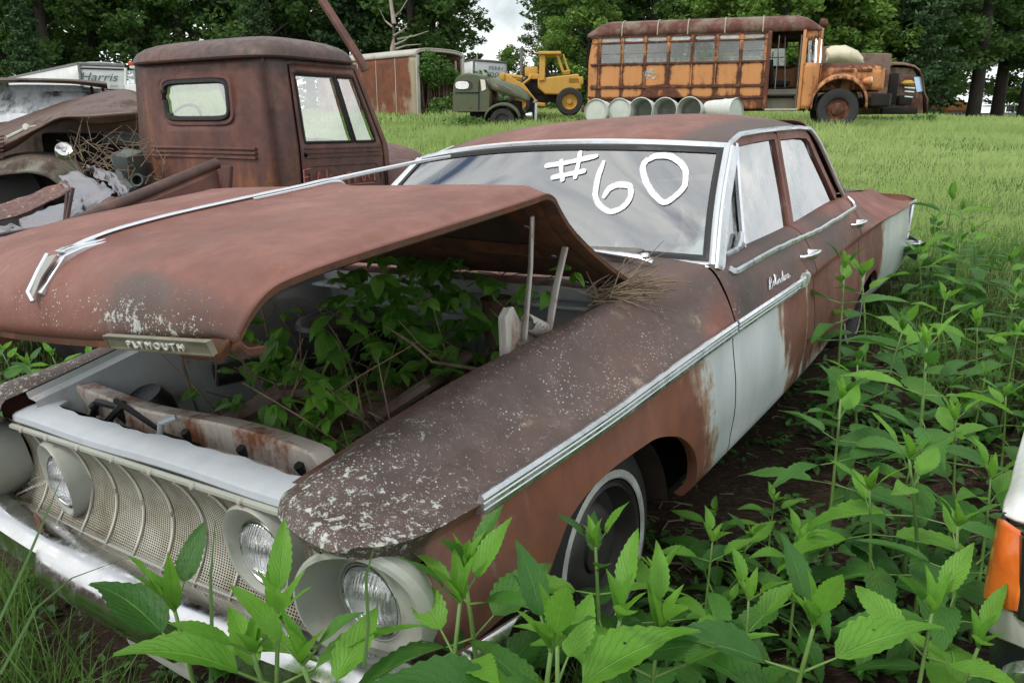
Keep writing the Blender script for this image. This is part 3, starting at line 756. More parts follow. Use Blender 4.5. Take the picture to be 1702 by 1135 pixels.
rb.grid(np.array(rows)); rb.lathe([(0, .03), (.03, .028), (.045, .01), (.045, -.12)], 14, Matrix.Translation((.93, 4.13, .50)) @ Matrix.Rotation(R(90), 4, 'Y'))
rb.build('rear_bumper', M['chrome'], car)
# ---- cowl, vent, wipers
P = []
for y, z in ((.44, .930), (.47, .952), (.55, .962), (.66, .972), (.74, .980), (.85, .988)):
    P.append([(s * float(np.interp(y, [.44, .5, .6, .7, .85], [.70, .705, .745, .80, .80])), y - .0 * s, z + .012 * (1 - s * s) * (y > .45)) for s in np.linspace(-1, 1, 31)])
MB().grid(np.array(P)).build('cowl', M['car'], car, attrs={'wht': zero, 'drk': lambda V: .35 + .5 * smooth(.3, .5, V[:, 0]), 'lic': lambda V: np.full(len(V), .24), 'org': zero, 'mos': zero})
m = MB(); m2 = MB()
for k in range(54):
    x = -.42 + k * .0155
    if abs(x + .0) < .02: continue
    m2.box((x, .66, .9865 + .012 * (1 - x * x / .6)), (.0075, .105, .004), (0, 0, .18))
    m.box((x + .0075, .66, .984 + .012 * (1 - x * x / .6)), (.0075, .11, .008), (0, .35, .18))
m2.build('vent_slots', M['hole'], car, sm=False); m.build('cowl_vent', M['car'], car, sm=False, attrs={'wht': lambda V: .42 * np.ones(len(V)), 'drk': lambda V: np.full(len(V), .1), 'lic': zero, 'org': zero, 'mos': zero})
for px in (.60, -.15):
    m = MB(); m.tube([(px + .05, .665, .993), (px + .02, .655, 1.008), (px - .10, .675, 1.014), (px - .27, .735, 1.016)], [.017, .016, .013, .006], 8, flat=.6); m.lathe([(0, .012), (.012, .01), (.016, 0)], 12, Matrix.Translation((px + .03, .655, 1.012)))
    m.build('wiper_arm', M['chrome'], car)

# ---- hood: buckled across near the back
hp = [(-.815, 1.060), (-.850, 1.068), (-.868, 1.095), (-.862, 1.125), (-.842, 1.160), (-.79, 1.200), (-.70, 1.226), (-.55, 1.246), (-.35, 1.262), (-.15, 1.276), (-.04, 1.284), (.01, 1.285), (.045, 1.272), (.075, 1.245), (.12, 1.205), (.22, 1.132), (.34, 1.052), (.44, .990), (.475, .966)]
def hood_pt(s, k, dn=0.0):
    y, z = hp[k]; 
    wx = float(np.interp(k, [0, 2, 4, 6, 9, 11, 18], [.600, .612, .640, .668, .685, .690, .685]))
    e = abs(s)
    front = 1 - smooth(3, 7, k)
    yy = y + .050 * e ** 2.2 * float(front) - .03 * (1 - e ** 2) * float(smooth(9, 12, k)) * (k < 14)
    zz = z + .016 * (1 - s * s) * float(smooth(2, 5, k)) - .018 * float(smooth(.90, 1, e)) * (1 - .3 * float(front)) + .010 * (e ** 2) * float(1 - smooth(0, 5, k)) + .036 * s * float(1 - smooth(2, 8, k))
    # centre spine
    zz += .012 * math.exp(-(s / .05) ** 2) * float(smooth(3, 6, k)) * (k < 12)
    zz += .008 * math.sin(3 * s + k) * float(smooth(10, 12, k))
    return np.array([s * wx, yy, zz - dn])
ss = np.concatenate([np.linspace(-1, -.9, 6), np.linspace(-.86, -.1, 24), np.linspace(-.08, .08, 9), np.linspace(.1, .86, 24), np.linspace(.9, 1, 6)])
kk = np.linspace(0, len(hp) - 1, 100)
base_g = np.array([[hood_pt(s, k) for k in range(len(hp))] for s in ss])
G = np.stack([np.stack([mono(kk, np.arange(len(hp)), base_g[i, :, c_]) for c_ in range(3)], -1) for i in range(len(ss))])
hood_attrs = {'wht': zero, 'org': lambda P: .25 * gau(P[:, 1], -.6, .3), 'drk': lambda P: .04 + .62 * box01(P[:, 1], -.95, -.80, .04) * smooth(.1, .35, P[:, 0]) + .55 * smooth(.0, .06, P[:, 1]) + .3 * gau(P[:, 1], -.80, .06) * gau(P[:, 0], .3, .12),
              'lic': lambda P: .62 * box01(P[:, 1], -.95, -.825, .03) * box01(P[:, 0], .27, .66, .08) * (P[:, 2] > 1.10) + .35 * box01(P[:, 1], -.95, -.84, .015) * (P[:, 2] > 1.10), 'mos': lambda P: .5 * (P[:, 2] < 1.10) * (P[:, 1] < -.7) + .35 * gau(P[:, 1], -.82, .03) * (P[:, 0] > .2)}
hood = MB().grid(G).build('hood', M['car'], car, attrs=hood_attrs, auto=False)
md = hood.modifiers.new('s', 'SOLIDIFY'); md.thickness = .003; md.offset = 0
# side flange and inner ribs below the hood
M['hoodin'] = rusty('hood_underside', (.05, .035, .028), (.17, .06, .022), (.03, .016, .012), .62, 9, .4)
m = MB()
Gi = lambda i, j: G[i, j]
for edge, sg in ((len(ss) - 1, 1), (0, -1)):
    m.grid(np.array([[G[edge, j], G[edge, j] + np.array([-.002 * sg, 0, -.012]), G[edge, j] + np.array([-.03 * sg, 0, -.022]), G[edge, j] + np.array([-.06 * sg, 0, -.012])] for j in range(0, 100, 2)]))
def near(s): return int(np.argmin(np.abs(ss - s)))
for sa, sb in ((.74, .97), (-.97, -.74)):
    ia, ib = near(sa), near(sb)
    rows = []
    for j in range(8, 98, 2):
        a, b = G[ia, j], G[ib, j]; dz = .035
        rows.append([a - [0, 0, .006], a * .9 + b * .1 - [0, 0, dz], a * .2 + b * .8 - [0, 0, dz], b - [0, 0, .008]])
    m.grid(np.array(rows))
for j0, j1 in ((8, 20), (84, 96)):
    rows = []
    for i in range(4, len(ss) - 4, 2):
        a, b = G[i, j0], G[i, j1]; nrm = np.array([0, 0, -.03]) if j0 < 50 else np.array([0, -.022, -.022])
        rows.append([a + nrm * .2, a * .85 + b * .15 + nrm, a * .15 + b * .85 + nrm, b + nrm * .2])
    m.grid(np.array(rows))
m.build('hood_brace', M['hoodin'], hood)
m = MB()
for (j, f_) in ((74, .8), (82, .85), (90, .82)):
    i = near(.86); p = G[i, j] - [0, .028, .045]; m.lathe([(0, .004), (.009, .003), (.010, 0)], 10, Matrix.Translation(p) @ Matrix.Rotation(R(150), 4, 'X'))
m.build('hood_bolt', M['steel'], hood)
# centre spear and ornament
m = MB(); i0 = near(0)
js = [j for j in range(100) if -.80 < G[i0, j, 1] < .02]
m.tube([G[i0, j] + [-.004, 0, .006] for j in js], .0085, 8, flat=.6); m.tube([G[i0, j] + [.016, 0, .001] for j in js[int(len(js) * .45):]], .004, 6)
a, b = Vector(G[i0, js[-1]]), Vector((-.30, .92, 1.205))
sl = [G[i0, js[-1]] + [-.006, 0, .008], (-.015, .06, 1.325), (-.05, .20, 1.330), (-.11, .38, 1.330)]
m.build('hood_moulding', M['chrome'], hood)
m = MB()
lift = [Vector((-.004, -.30, 1.285)), Vector((-.02, -.05, 1.312)), Vector((-.05, .18, 1.325)), Vector((-.12, .45, 1.334)), Vector((-.20, .74, 1.338))]
m.tube(lift, [.008, .008, .007, .006, .005], 6); m.build('loose_moulding', M['chrome'], hood)
orn = MB()
fin = [(-.787, 1.229), (-.747, 1.240), (-.70, 1.244), (-.62, 1.250), (-.60, 1.250), (-.62, 1.238), (-.684, 1.218), (-.738, 1.199), (-.768, 1.175), (-.793, 1.157), (-.839, 1.150), (-.848, 1.163)]
orn.prism([(y - .012, z + .004) for y, z in fin], .014, .030, 'x'); orn.prism([(-.80, 1.240), (-.78, 1.246), (-.60, 1.262), (-.60, 1.252), (-.78, 1.232)], -.012, .018, 'x')
orn.tube([(-.020, -.808, 1.236), (-.016, -.835, 1.205), (-.004, -.868, 1.168), (.018, -.872, 1.150)], .0055, 6)
orn.build('hood_ornament', M['chrome'], hood, bevel=.002)
op = MB(); op.add([(-.014, -.812, 1.232), (.014, -.806, 1.236), (.014, -.845, 1.195), (.014, -.868, 1.160), (.004, -.872, 1.158), (-.012, -.845, 1.195)], [(0, 1, 2, 3, 4, 5)]); op.build('ornament_insert', simple('grey_insert', (.30, .31, .28), .5), hood)
# nameplate on the lip
def text_obj(s, name, size, mat, parent, M4, ext=.0015, align='CENTER', shear=0, spacing=1.0):
    cu = bpy.data.curves.new(name, 'FONT'); cu.body = s; cu.size = size; cu.extrude = ext; cu.align_x = align; cu.align_y = 'CENTER'; cu.shear = shear; cu.space_character = spacing; cu.resolution_u = 3
    o = bpy.data.objects.new(name + '_t', cu); COL.objects.link(o); dg = bpy.context.evaluated_depsgraph_get()
    me = bpy.data.meshes.new_from_object(o.evaluated_get(dg)); bpy.data.objects.remove(o)
    me.transform(M4); me.materials.clear(); me.materials.append(mat); ob = bpy.data.objects.new(name, me); COL.objects.link(ob)
    if parent: ob.parent = parent
    return ob
M['plate'] = simple('dull_nameplate', (.24, .23, .17), .45, .5, .35)
pl = MB(); a = Vector((.312, -.872, 1.103)); b = Vector((.585, -.858, 1.118)); ax = (b - a).normalized(); mid = (a + b) / 2
zz = Vector((0, -.25, .97)).normalized(); nn = ax.cross(zz).normalized(); zz = nn.cross(ax)
M4 = Matrix((( ax.x, zz.x, nn.x, mid.x), (ax.y, zz.y, nn.y, mid.y), (ax.z, zz.z, nn.z, mid.z), (0, 0, 0, 1)))
pl.box((0, 0, .004), (.30, .025, .008)); pl.box((0, .0122, .009), (.30, .0025, .004)); pl.box((0, -.0122, .009), (.30, .0025, .004)); pl.box((-.1487, 0, .009), (.0025, .025, .004)); pl.box((.1487, 0, .009), (.0025, .025, .004))
pl.xf(M4); plo = pl.build('nameplate', M['plate'], hood, sm=False)
text_obj('PLYMOUTH', 'nameplate_letters', .0185, simple('worn_letters', (.78, .78, .72), .4, .2, .15), plo, M4 @ Matrix.Translation((0, -.001, .0100)) @ Matrix.Scale(1.30, 4, (1, 0, 0)), .0022, spacing=1.45)

# ---- hood hinges (left one is in view)
M['hinge'] = rusty('hinge_rust', (.5, .5, .46), (.24, .09, .03), (.10, .04, .02), .45, 14, .6)
for sd_ in (1, -1):
    h = MB()
    # plate
    h.prism([(-.075, .86), (-.07, .98), (-.045, 1.0), (-.01, .99), (.015, .95), (.10, .935), (.16, .90), (.14, .84), (.02, .80)], sd_ * .580, sd_ * .590, 'x'); h.prism([(-.075, .86), (-.07, .98), (-.045, 1.0), (-.03, 1.0), (-.05, .95), (-.055, .86)], sd_ * .590, sd_ * .604, 'x')
    h.tube([(sd_ * .60, .01, .905), (sd_ * .615, .035, 1.09), (sd_ * .625, .04, 1.215)], .014, 6, flat=.45)
    h.tube([(sd_ * .615, .10, .90), (sd_ * .625, .135, 1.02), (sd_ * .64, .165, 1.12)], .014, 6, flat=.45)
    ho = h.build('hood_hinge', M['hinge'], car, bevel=.002)
    s = MB(); pts = [(sd_ * .600 + .022 * math.cos(a), .03 + a * .0011, .945 + .022 * math.sin(a) - a * .0006) for a in np.linspace(0, 2 * math.pi * 11, 150)]
    s.tube(pts, .0034, 5); s.build('hinge_spring', M['hinge'], ho)

# ---- engine bay
m = MB(); P = [[(x, .44, z) for z in np.linspace(.30, .945, 8)] for x in np.linspace(-.70, .70, 15)]
m.grid(np.array(P)); m.box((0, .40, .90), (1.25, .07, .012), bev=.004); m.box((-.15, .425, .76), (.5, .03, .14), bev=.012); m.box((.35, .425, .70), (.25, .04, .16), bev=.012)
m.build('firewall', M['carw'], car)
for sd_ in (1, -1):
    rows = []
    for y in np.linspace(-.70, .44, 36):
        xi, zi = float(inX(y)), float(inZ(y)); hump = .13 * math.exp(-((y - .03) / .30) ** 2)
        rows.append([(sd_ * (xi - .002), y, zi - .003), (sd_ * (xi - .012), y, zi - .018), (sd_ * (xi - .05), y, zi - .022), (sd_ * (xi - .055), y, zi - .045), (sd_ * (xi - .085), y, zi - .075), (sd_ * (xi - .10), y, zi - .13), (sd_ * (xi - .12 - hump * .3), y, zi - .20), (sd_ * (xi - .16 - hump), y, zi - .29), (sd_ * (xi - .19 - hump), y, zi - .50)])
    MB().grid(np.array(rows)).build('inner_fender', M['carw'] if sd_ < 0 else M['baybrown'], car)
    MB().lathe([(0, .02), (.045, .018), (.05, 0)], 14, Matrix.Translation((sd_ * .55, -.52, .70)) @ Matrix.Rotation(sd_ * R(-60), 4, 'Y')).build('fender_plug', M['baybrown'], car)
m = MB(); m.box((0, 0, .28), (1.36, 1.2, .01)); m.build('bay_floor', M['dark'], car)
# header panel over the grille
P = []
for i, x in enumerate(np.linspace(-.575, .57, 60)):
    wob = .004 * math.sin(x * 23) + .003 * math.sin(x * 61); notch = .035 * float(box01(np.array(x), -.57, -.49, .01))
    z0 = .779 + .022 * x + .003 * math.sin(x * 9)
    P.append([(x, -.742, z0 - .030), (x, -.748, z0 - .020), (x, -.746, z0 - .006), (x, -.738, z0), (x, -.705, z0 + .006), (x, -.672 + wob + notch, z0 + .008), (x, -.668 + wob + notch, z0 - .025)])
MB().grid(np.array(P)).build('header_panel', M['carw2'], car, solid=.003)
m = MB(); m.tube([(x, -.752, .748 + .022 * x) for x in np.linspace(-.575, .575, 20)], .009, 6, flat=.8); gt = m.build('grille_top_trim', M['bezel'], car)
for x in (-.5, -.36, -.2, -.04, .12, .28, .44): MB().lathe([(0, .006), (.006, .005), (.008, 0)], 8, Matrix.Translation((x, -.760, .749 + .022 * x)) @ Matrix.Rotation(R(90), 4, 'X')).build('rusty_screw', M['hinge'], gt)
# radiator support beam behind
m = MB(); rows = []
for x in np.linspace(-.60, .60, 60):
    z0 = .795 + .01 * math.sin(x * 7) - .10 * float(smooth(.45, .54, x)) ; rows.append([(x, -.53, z0 - .10), (x, -.535, z0 - .004), (x, -.54, z0), (x, -.585, z0 + .004), (x, -.59, z0 - .002), (x, -.588, z0 - .065 + .0 * x), (x, -.605, z0 - .075), (x, -.605, z0 - .10)])
m.grid(np.array(rows)); 
for x in (-.60, -.34, .50): m.box((x, -.545, .62), (.05, .02, .2), bev=.004)
m.build('radiator_support', rusty('support_paint', (.66, .63, .56), (.26, .09, .03), (.12, .05, .025), .58, 7, .6), car)
m = MB(); m.tube([(-.30, -.60, .80), (-.1, -.585, .735), (.1, -.58, .735), (.30, -.585, .72), (.44, -.58, .70)], .008, 6); 
m.tube([(-.46, -.60, .60), (-.44, -.61, .72), (-.40, -.60, .78), (-.30, -.59, .775)], .010, 6); m.tube([(-.36, -.60, .60), (-.34, -.61, .74), (-.28, -.59, .79)], .012, 6)
for x in (-.44, -.30, 0, .22, .42): m.lathe([(.0, .03), (.012, .03), (.012, -.03), (0, -.03)], 8, Matrix.Translation((x, -.582, .74)) @ Matrix.Rotation(R(30), 4, 'X'))
m.build('wiring_harness', M['black'], car)
m = MB(); m.tube([(-.02, -.60, .80), (-.045, -.625, .79), (-.05, -.64, .74), (-.03, -.64, .70), (-.055, -.65, .67)], .009, 8); m.build('hood_latch_rod', M['carw2'], car)
m = MB(); m.lathe([(0, .10), (.06, .10), (.075, .08), (.075, -.06), (0, -.06)], 20, Matrix.Translation((-.36, -.50, .60)) @ Matrix.Rotation(R(70), 4, 'X')); m.lathe([(0, .05), (.06, .045), (.075, 0), (.07, -.08), (0, -.08)], 20, Matrix.Translation((-.45, -.44, .70)) @ Matrix.Rotation(R(20), 4, 'X')); m.build('horn', M['black'], car)
# air cleaner and engine
AC = Matrix.Translation((-.27, .20, .825))
m = MB(); m.lathe([(0, .022), (.03, .026), (.05, .018), (.10, .022), (.13, .016), (.14, .020), (.165, .016), (.175, .004), (.175, -.012), (.165, -.02), (.165, -.13), (.175, -.14), (.17, -.16), (0, -.16)], 44, AC); m.tube([(-.30, .0, .72), (-.42, -.10, .73), (-.46, -.2, .73)], .04, 12)
m.build('air_cleaner', simple('black_air_cleaner', (.035, .034, .032), .45, .3, .5, 10), car)
m = MB(); m.box((0, .05, .56), (.42, .62, .22), bev=.03); m.box((.20, .05, .68), (.13, .52, .08), (0, .5, 0), bev=.025); m.box((-.20, .05, .68), (.13, .52, .08), (0, -.5, 0), bev=.025)
m.lathe([(.07, 0), (.07, .05), (0, .05)], 16, Matrix.Translation((.05, -.30, .62)) @ Matrix.Rotation(R(90), 4, 'X')); m.lathe([(.045, .0), (.045, .14), (.05, .15), (0, .15)], 14, Matrix.Translation((.30, .30, .78)))
m.tube([(.25, -.2, .70), (.35, -.1, .78), (.33, .1, .80), (.2, .2, .76)], .02, 8); m.tube([(-.1, -.45, .70), (-.02, -.3, .76), (0, -.15, .72)], .028, 8)
m.build('engine', M['baybrown'], car)

# ---- grille: pierced concave screen
def gr_y(z, x): t_ = (z - .490) / .25; return -.748 + .045 * math.sin(math.pi * min(max(t_, 0), 1)) ** .8 + .012 * (x / .6) ** 2
t = NT('pierced_grille'); uvn = t.n('ShaderNodeUVMap'); sp_ = t.n('ShaderNodeSeparateXYZ'); t.l(uvn.outputs[0], sp_.inputs[0])
fx = t.math('FRACT', sp_.outputs['X']); fy_ = t.math('FRACT', t.math('ADD', sp_.outputs['Y'], 0))
hx = t.math('MULTIPLY', t.step(fx, .10, .22), t.step(fx, .82, .70)); hy = t.math('MULTIPLY', t.step(fy_, .22, .34), t.step(fy_, .90, .78))
holek = t.math('MULTIPLY', hx, hy)
n = t.noise(9, 7, .7); t.done(t.bsdf(t.ramp(n, [(.3, (.24, .21, .14)), (.55, (.44, .42, .34)), (.75, (.58, .57, .51))]), .45, .2, Alpha=t.math('SUBTRACT', 1.0, holek))); M['grille'] = t.m
nx_, nz_ = 90, 26; V = []; UV = []
for i in range(nx_):
    x = -.672 + 1.344 * i / (nx_ - 1)
    for j in range(nz_): z = .475 + .275 * j / (nz_ - 1) + .022 * x; V.append((x, gr_y(z, x), z)); UV.append((x / .0085, z / .0052))
F_ = [(i * nz_ + j, (i + 1) * nz_ + j, (i + 1) * nz_ + j + 1, i * nz_ + j + 1) for i in range(nx_ - 1) for j in range(nz_ - 1)]
gr = mesh_obj('grille', V, F_, M['grille'], car, uv=UV)
m = MB()
for x in np.arange(-.56, .66, .125): m.tube([(x + .012 * math.sin((z - .49) * 12), gr_y(z, x) - .004, z) for z in np.linspace(.488, .74, 18)], .0035, 5)
m.build('grille_rib', simple('grille_rib_pale', (.62, .60, .52), .4, .1, .2), gr)
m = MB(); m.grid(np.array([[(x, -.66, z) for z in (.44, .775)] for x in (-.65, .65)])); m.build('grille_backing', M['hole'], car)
m = MB(); rows = []
for x in np.linspace(-.74, .76, 40): rows.append([(x, -.735, .490 + .02 * x), (x, -.762, .490 + .02 * x), (x, -.770, .480), (x, -.776, .455), (x, -.78, .44), (x, -.76, .43), (x, -.74, .42)])
m.grid(np.array(rows)); m.build('lower_valance', rusty('valance_paint', (.52, .55, .54), (.28, .12, .06), (.15, .08, .05), .25, 8, .3), car)
m = MB(); m.tube([(x, -.766, .488 + .02 * x) for x in np.linspace(-.74, .76, 12)], .009, 6); m.build('grille_bottom_trim', M['chrome'], car)
# ---- lamps
t = NT('lamp_lens'); wv = t.n('ShaderNodeTexWave'); wv.inputs['Scale'].default_value = 38; wv.inputs['Distortion'].default_value = 1.0; t.l(t.tc.outputs['Object'], wv.inputs['Vector'])
g = t.n('ShaderNodeBsdfGlass'); g.inputs['Roughness'].default_value = .04; g.inputs['IOR'].default_value = 1.3; t.l(t.bump(wv.outputs['Fac'], .7, .004), g.inputs['Normal'])
gl = t.n('ShaderNodeBsdfGlossy'); gl.inputs['Roughness'].default_value = .08; t.l(t.bump(wv.outputs['Fac'], .5, .003), gl.inputs['Normal']); mxs = t.n('ShaderNodeMixShader'); mxs.inputs[0].default_value = .3; t.l(g.outputs[0], mxs.inputs[1]); t.l(gl.outputs[0], mxs.inputs[2]); M['lens'] = t.done(mxs.outputs[0])
M['reflector'] = chrome('lamp_reflector', (.86, .88, .90), .10, .0)
def loft_ovals(rings, n=40, pinch=0.0):
    rows = []
    for (cx, cy, cz_, a, b, p, tilt, tx) in rings:
        row = []
        for k in range(n):
            th = 2 * math.pi * k / n; c_, s_ = math.cos(th), math.sin(th)
            x = math.copysign(abs(c_) ** p, c_) * a; z = math.copysign(abs(s_) ** p, s_) * b
            if pinch: x *= 1 - pinch * s_ * (1 if s_ < 0 else .0); 
            row.append((cx + x, cy + tilt * z + tx * x, cz_ + z))
        rows.append(row)
    return np.array(rows)
def headlight(cx, cy, cz_, side, outer):
    e = empty('headlight_group', (0, 0, 0)); 
    if outer:
        rg = [(cx + side * .006, -.68, cz_ + .006, .084, .092, .95, -.1, .2), (cx + side * .020, -.74, cz_ + .010, .112, .119, .95, -.14, .35), (cx + side * .020, -.768, cz_ + .010, .119, .126, .95, -.14, .40), (cx + side * .020, -.780, cz_ + .010, .114, .121, .95, -.14, .40), (cx + side * .019, -.783, cz_ + .010, .107, .114, .95, -.14, .40), (cx + side * .012, -.765, cz_ + .006, .098, .103, .97, -.12, .30), (cx + side * .004, -.742, cz_ + .002, .086, .087, 1, -.03, .1), (cx, -.735, cz_, .082, .082, 1, 0, 0), (cx, -.738, cz_, .077, .077, 1, 0, 0), (cx, -.730, cz_, .073, .073, 1, 0, 0), (cx, -.715, cz_, .070, .070, 1, 0, 0)]
    else:
        rg = [(cx - .006, -.690, cz_ + .002, .092, .108, .92, -.05, .1), (cx - .008, -.744, cz_ + .004, .087, .108, .9, -.10, .1), (cx - .008, -.752, cz_ + .004, .084, .103, .9, -.10, .1), (cx - .007, -.750, cz_ + .003, .079, .095, .92, -.08, .1), (cx - .003, -.738, cz_ + .001, .0745, .082, .97, -.04, .05), (cx, -.736, cz_, .0725, .074, 1, 0, 0), (cx, -.734, cz_, .071, .071, 1, 0, 0), (cx, -.71, cz_, .069, .069, 1, 0, 0)]
    rg = [(q[0], q[1], q[2], q[3], q[4], q[5], q[6], q[7] * side) for q in rg]
    bpy.data.objects.remove(e)
    ly = -.736 if not outer else -.732
    P = loft_ovals(rg); bz = MB().grid(P, closev=True).build('headlight', M['bezel'], car, solid=0)
    MB().lathe([(0, .0), (.03, .004), (.055, .018), (.067, .034)], 36, Matrix.Translation((cx, ly + .030, cz_)) @ Matrix.Rotation(R(90), 4, 'X')).build('reflector', M['reflector'], bz)
    MB().lathe([(0, .028), (.025, .025), (.045, .017), (.062, .006), (.069, -.004)], 36, Matrix.Translation((cx, ly, cz_)) @ Matrix.Rotation(R(90), 4, 'X')).build('lens', M['lens'], bz)
    MB().tube([(cx + .0715 * math.cos(a), ly - .002, cz_ + .0715 * math.sin(a)) for a in np.linspace(0, 2 * math.pi, 40)], .0035, 6).build('retaining_ring', M['chrome_old'], bz)
headlight(.752, -.70, .628, 1, True); headlight(-.735, -.70, .60, -1, True); headlight(.455, -.72, .637, 1, False); headlight(-.380, -.72, .608, -1, False)
# ---- front bumper
rows = []
for s in np.linspace(-1, 1, 90):
    x = s * .95; e = abs(s); yb = -.915 + .06 * e ** 2 + .22 * max(0, (e - .93) / .07) ** 1.6
    k = float(smooth(.24, .29, e))
    pr = [(.075, .572), (.045, .585), (.020, .586), (-.005, .580), (-.026, .566), (-.040, .545), (-.044, .522), (-.036, .502 + .010 * k), (-.018, .490 + .018 * k), (-.006, .484 + .022 * k), (-.006, .472 + .026 * k), (.0, .450 + .04 * k), (.012, .432 + .055 * k), (.035, .422 + .06 * k)]
    rows.append([(x, yb + .055 + a + .015 * k * (b < .56), (b - .5) * 1.15 + .5 - .062 + .02 * x) for a, b in pr])
MB().grid(np.array(rows)).build('front_bumper', M['chrome_old'], car, solid=.003)
m = MB(); m.grid(np.array([[(x, -.80, .40), (x, -.83, .36), (x, -.82, .30), (x, -.79, .27)] for x in np.linspace(-.02, .26, 9)])); m.build('under_valance', rusty('valance_spots', (.55, .57, .52), (.30, .2, .12), (.15, .1, .06), .2, 10, .2), car)
# ---- wheels
def wheel(x, y, z, side, r=.312, name='wheel', ww=True):
    W_ = Matrix.Translation((x, y, z)) @ Matrix.Rotation(side * R(90), 4, 'Y')
    tyr = MB().lathe([(.19, -.07), (.25, -.075), (.295, -.065), (r, -.035), (r + .002, 0), (r - .004, .025), (.295, .050), (.275, .068), (.25, .078), (.222, .083)], 48, W_).build('wheel', M['tyre'], car)
    if ww: MB().lathe([(.226, .0835), (.220, .0865), (.207, .0858), (.203, .082)], 48, W_).build('whitewall', simple('whitewall_band', (.50, .51, .49), .6, 0, .45, 14), tyr)
    MB().lathe([(.199, .080), (.190, .070), (.182, .078), (.176, .06), (.165, .02), (.14, .012), (.12, .035), (.10, .05), (.06, .05), (.055, .03), (.05, .055), (.0, .06)], 40, W_).build('rim', simple('wheel_rim_grey', (.055, .052, .05), .5, .3, .4, 9), tyr)
    return tyr
wheel(.725, .03, .335, 1); wheel(-.725, .03, .335, -1); wheel(.70, 2.98, .345, 1); wheel(-.70, 2.98, .345, -1)
# dark wheel wells and floor
for sd_ in (1, -1):
    for cy in (.03, 2.98):
        m = MB(); rows = []
        for a in np.linspace(.08, math.pi - .08, 20): c_, s_ = math.cos(a), math.sin(a); rows.append([(sd_ * .50, cy, .29), (sd_ * .51, cy + .385 * c_, .29 + .36 * s_), (sd_ * .81, cy + .385 * c_, .29 + .36 * s_)])
        m.grid(np.array(rows)); m.build('wheel_well', M.setdefault('wwg', simple('wheel_well_grime', (.045, .028, .020), .95, 0, .7, 6)), car)
m = MB(); m.box((0, 2.3, .30), (1.55, 3.6, .02)); m.build('floor_pan', M['dark'], car)
# ---- interior
M['seat'] = rusty('torn_seat_cloth', (.10, .07, .06), (.09, .05, .035), (.03, .02, .016), .5, 6, .2, rough=.85)
m = MB(); m.box((0, .80, .93), (1.42, .22, .10), (.1, 0, 0), bev=.04); m.box((.36, .76, .985), (.40, .14, .05), bev=.02); m.build('dashboard', simple('dashboard_paint', (.16, .14, .12), .5, 0, .5), car)
for nm, y in (('front_seat', 1.65), ('rear_seat', 2.45)):
    m = MB(); m.box((0, y - .15, .58), (1.38, .50, .18), bev=.06); m.box((0, y + .12, .86), (1.38, .15, .46), (-.2, 0, 0), bev=.06); m.build(nm, M['seat'], car)
m = MB(); SWm = Matrix.Translation((.36, 1.12, 1.02)) @ Matrix.Rotation(R(62), 4, 'X')
m.tube([(SWm @ Vector((.20 * math.cos(a), .20 * math.sin(a), 0)))[:] for a in np.linspace(0, 2 * math.pi, 36)], .011, 8); m.tube([(SWm @ Vector((-.2, 0, 0)))[:], (SWm @ Vector((0, 0, -.03)))[:], (SWm @ Vector((.2, 0, 0)))[:]], .010, 6); m.tube([(SWm @ Vector((0, 0, -.02)))[:], (.36, .85, .86)], .02, 8)
m.build('steering_wheel', simple('faded_wheel_rim', (.22, .12, .10), .4), car)
rows = np.array([[(p[0] * .96, p[1] * 1 + .0, p[2] - .03 - .02 * math.sin(p[0] * 9 + p[1] * 5)) for p in r_] for r_ in roof_grid()])
MB().grid(rows).build('headliner', simple('sagging_headliner', (.06, .05, .042), .95, 0, .6, 6), car)
m = MB()
hang = RNG
for k in range(16):
    x = -.5 + k * .07 + .02 * hang.random(); y = 1.5 + .25 * hang.random(); zt = 1.385 - .10 * x * x; l_ = .03 + .09 * hang.random(); w_ = .05
    m.add([(x - w_, y, zt), (x + w_, y, zt), (x + w_ * .6, y + .02, zt - .01 - l_), (x - w_ * .2, y + .01, zt - .01 - l_ * 1.3), (x - w_ * .8, y, zt - .01 - l_ * .7)], [(0, 1, 2, 3, 4)])
m.build('torn_headliner_cloth', simple('torn_cloth', (.05, .045, .04), .95), car, solid=.002)
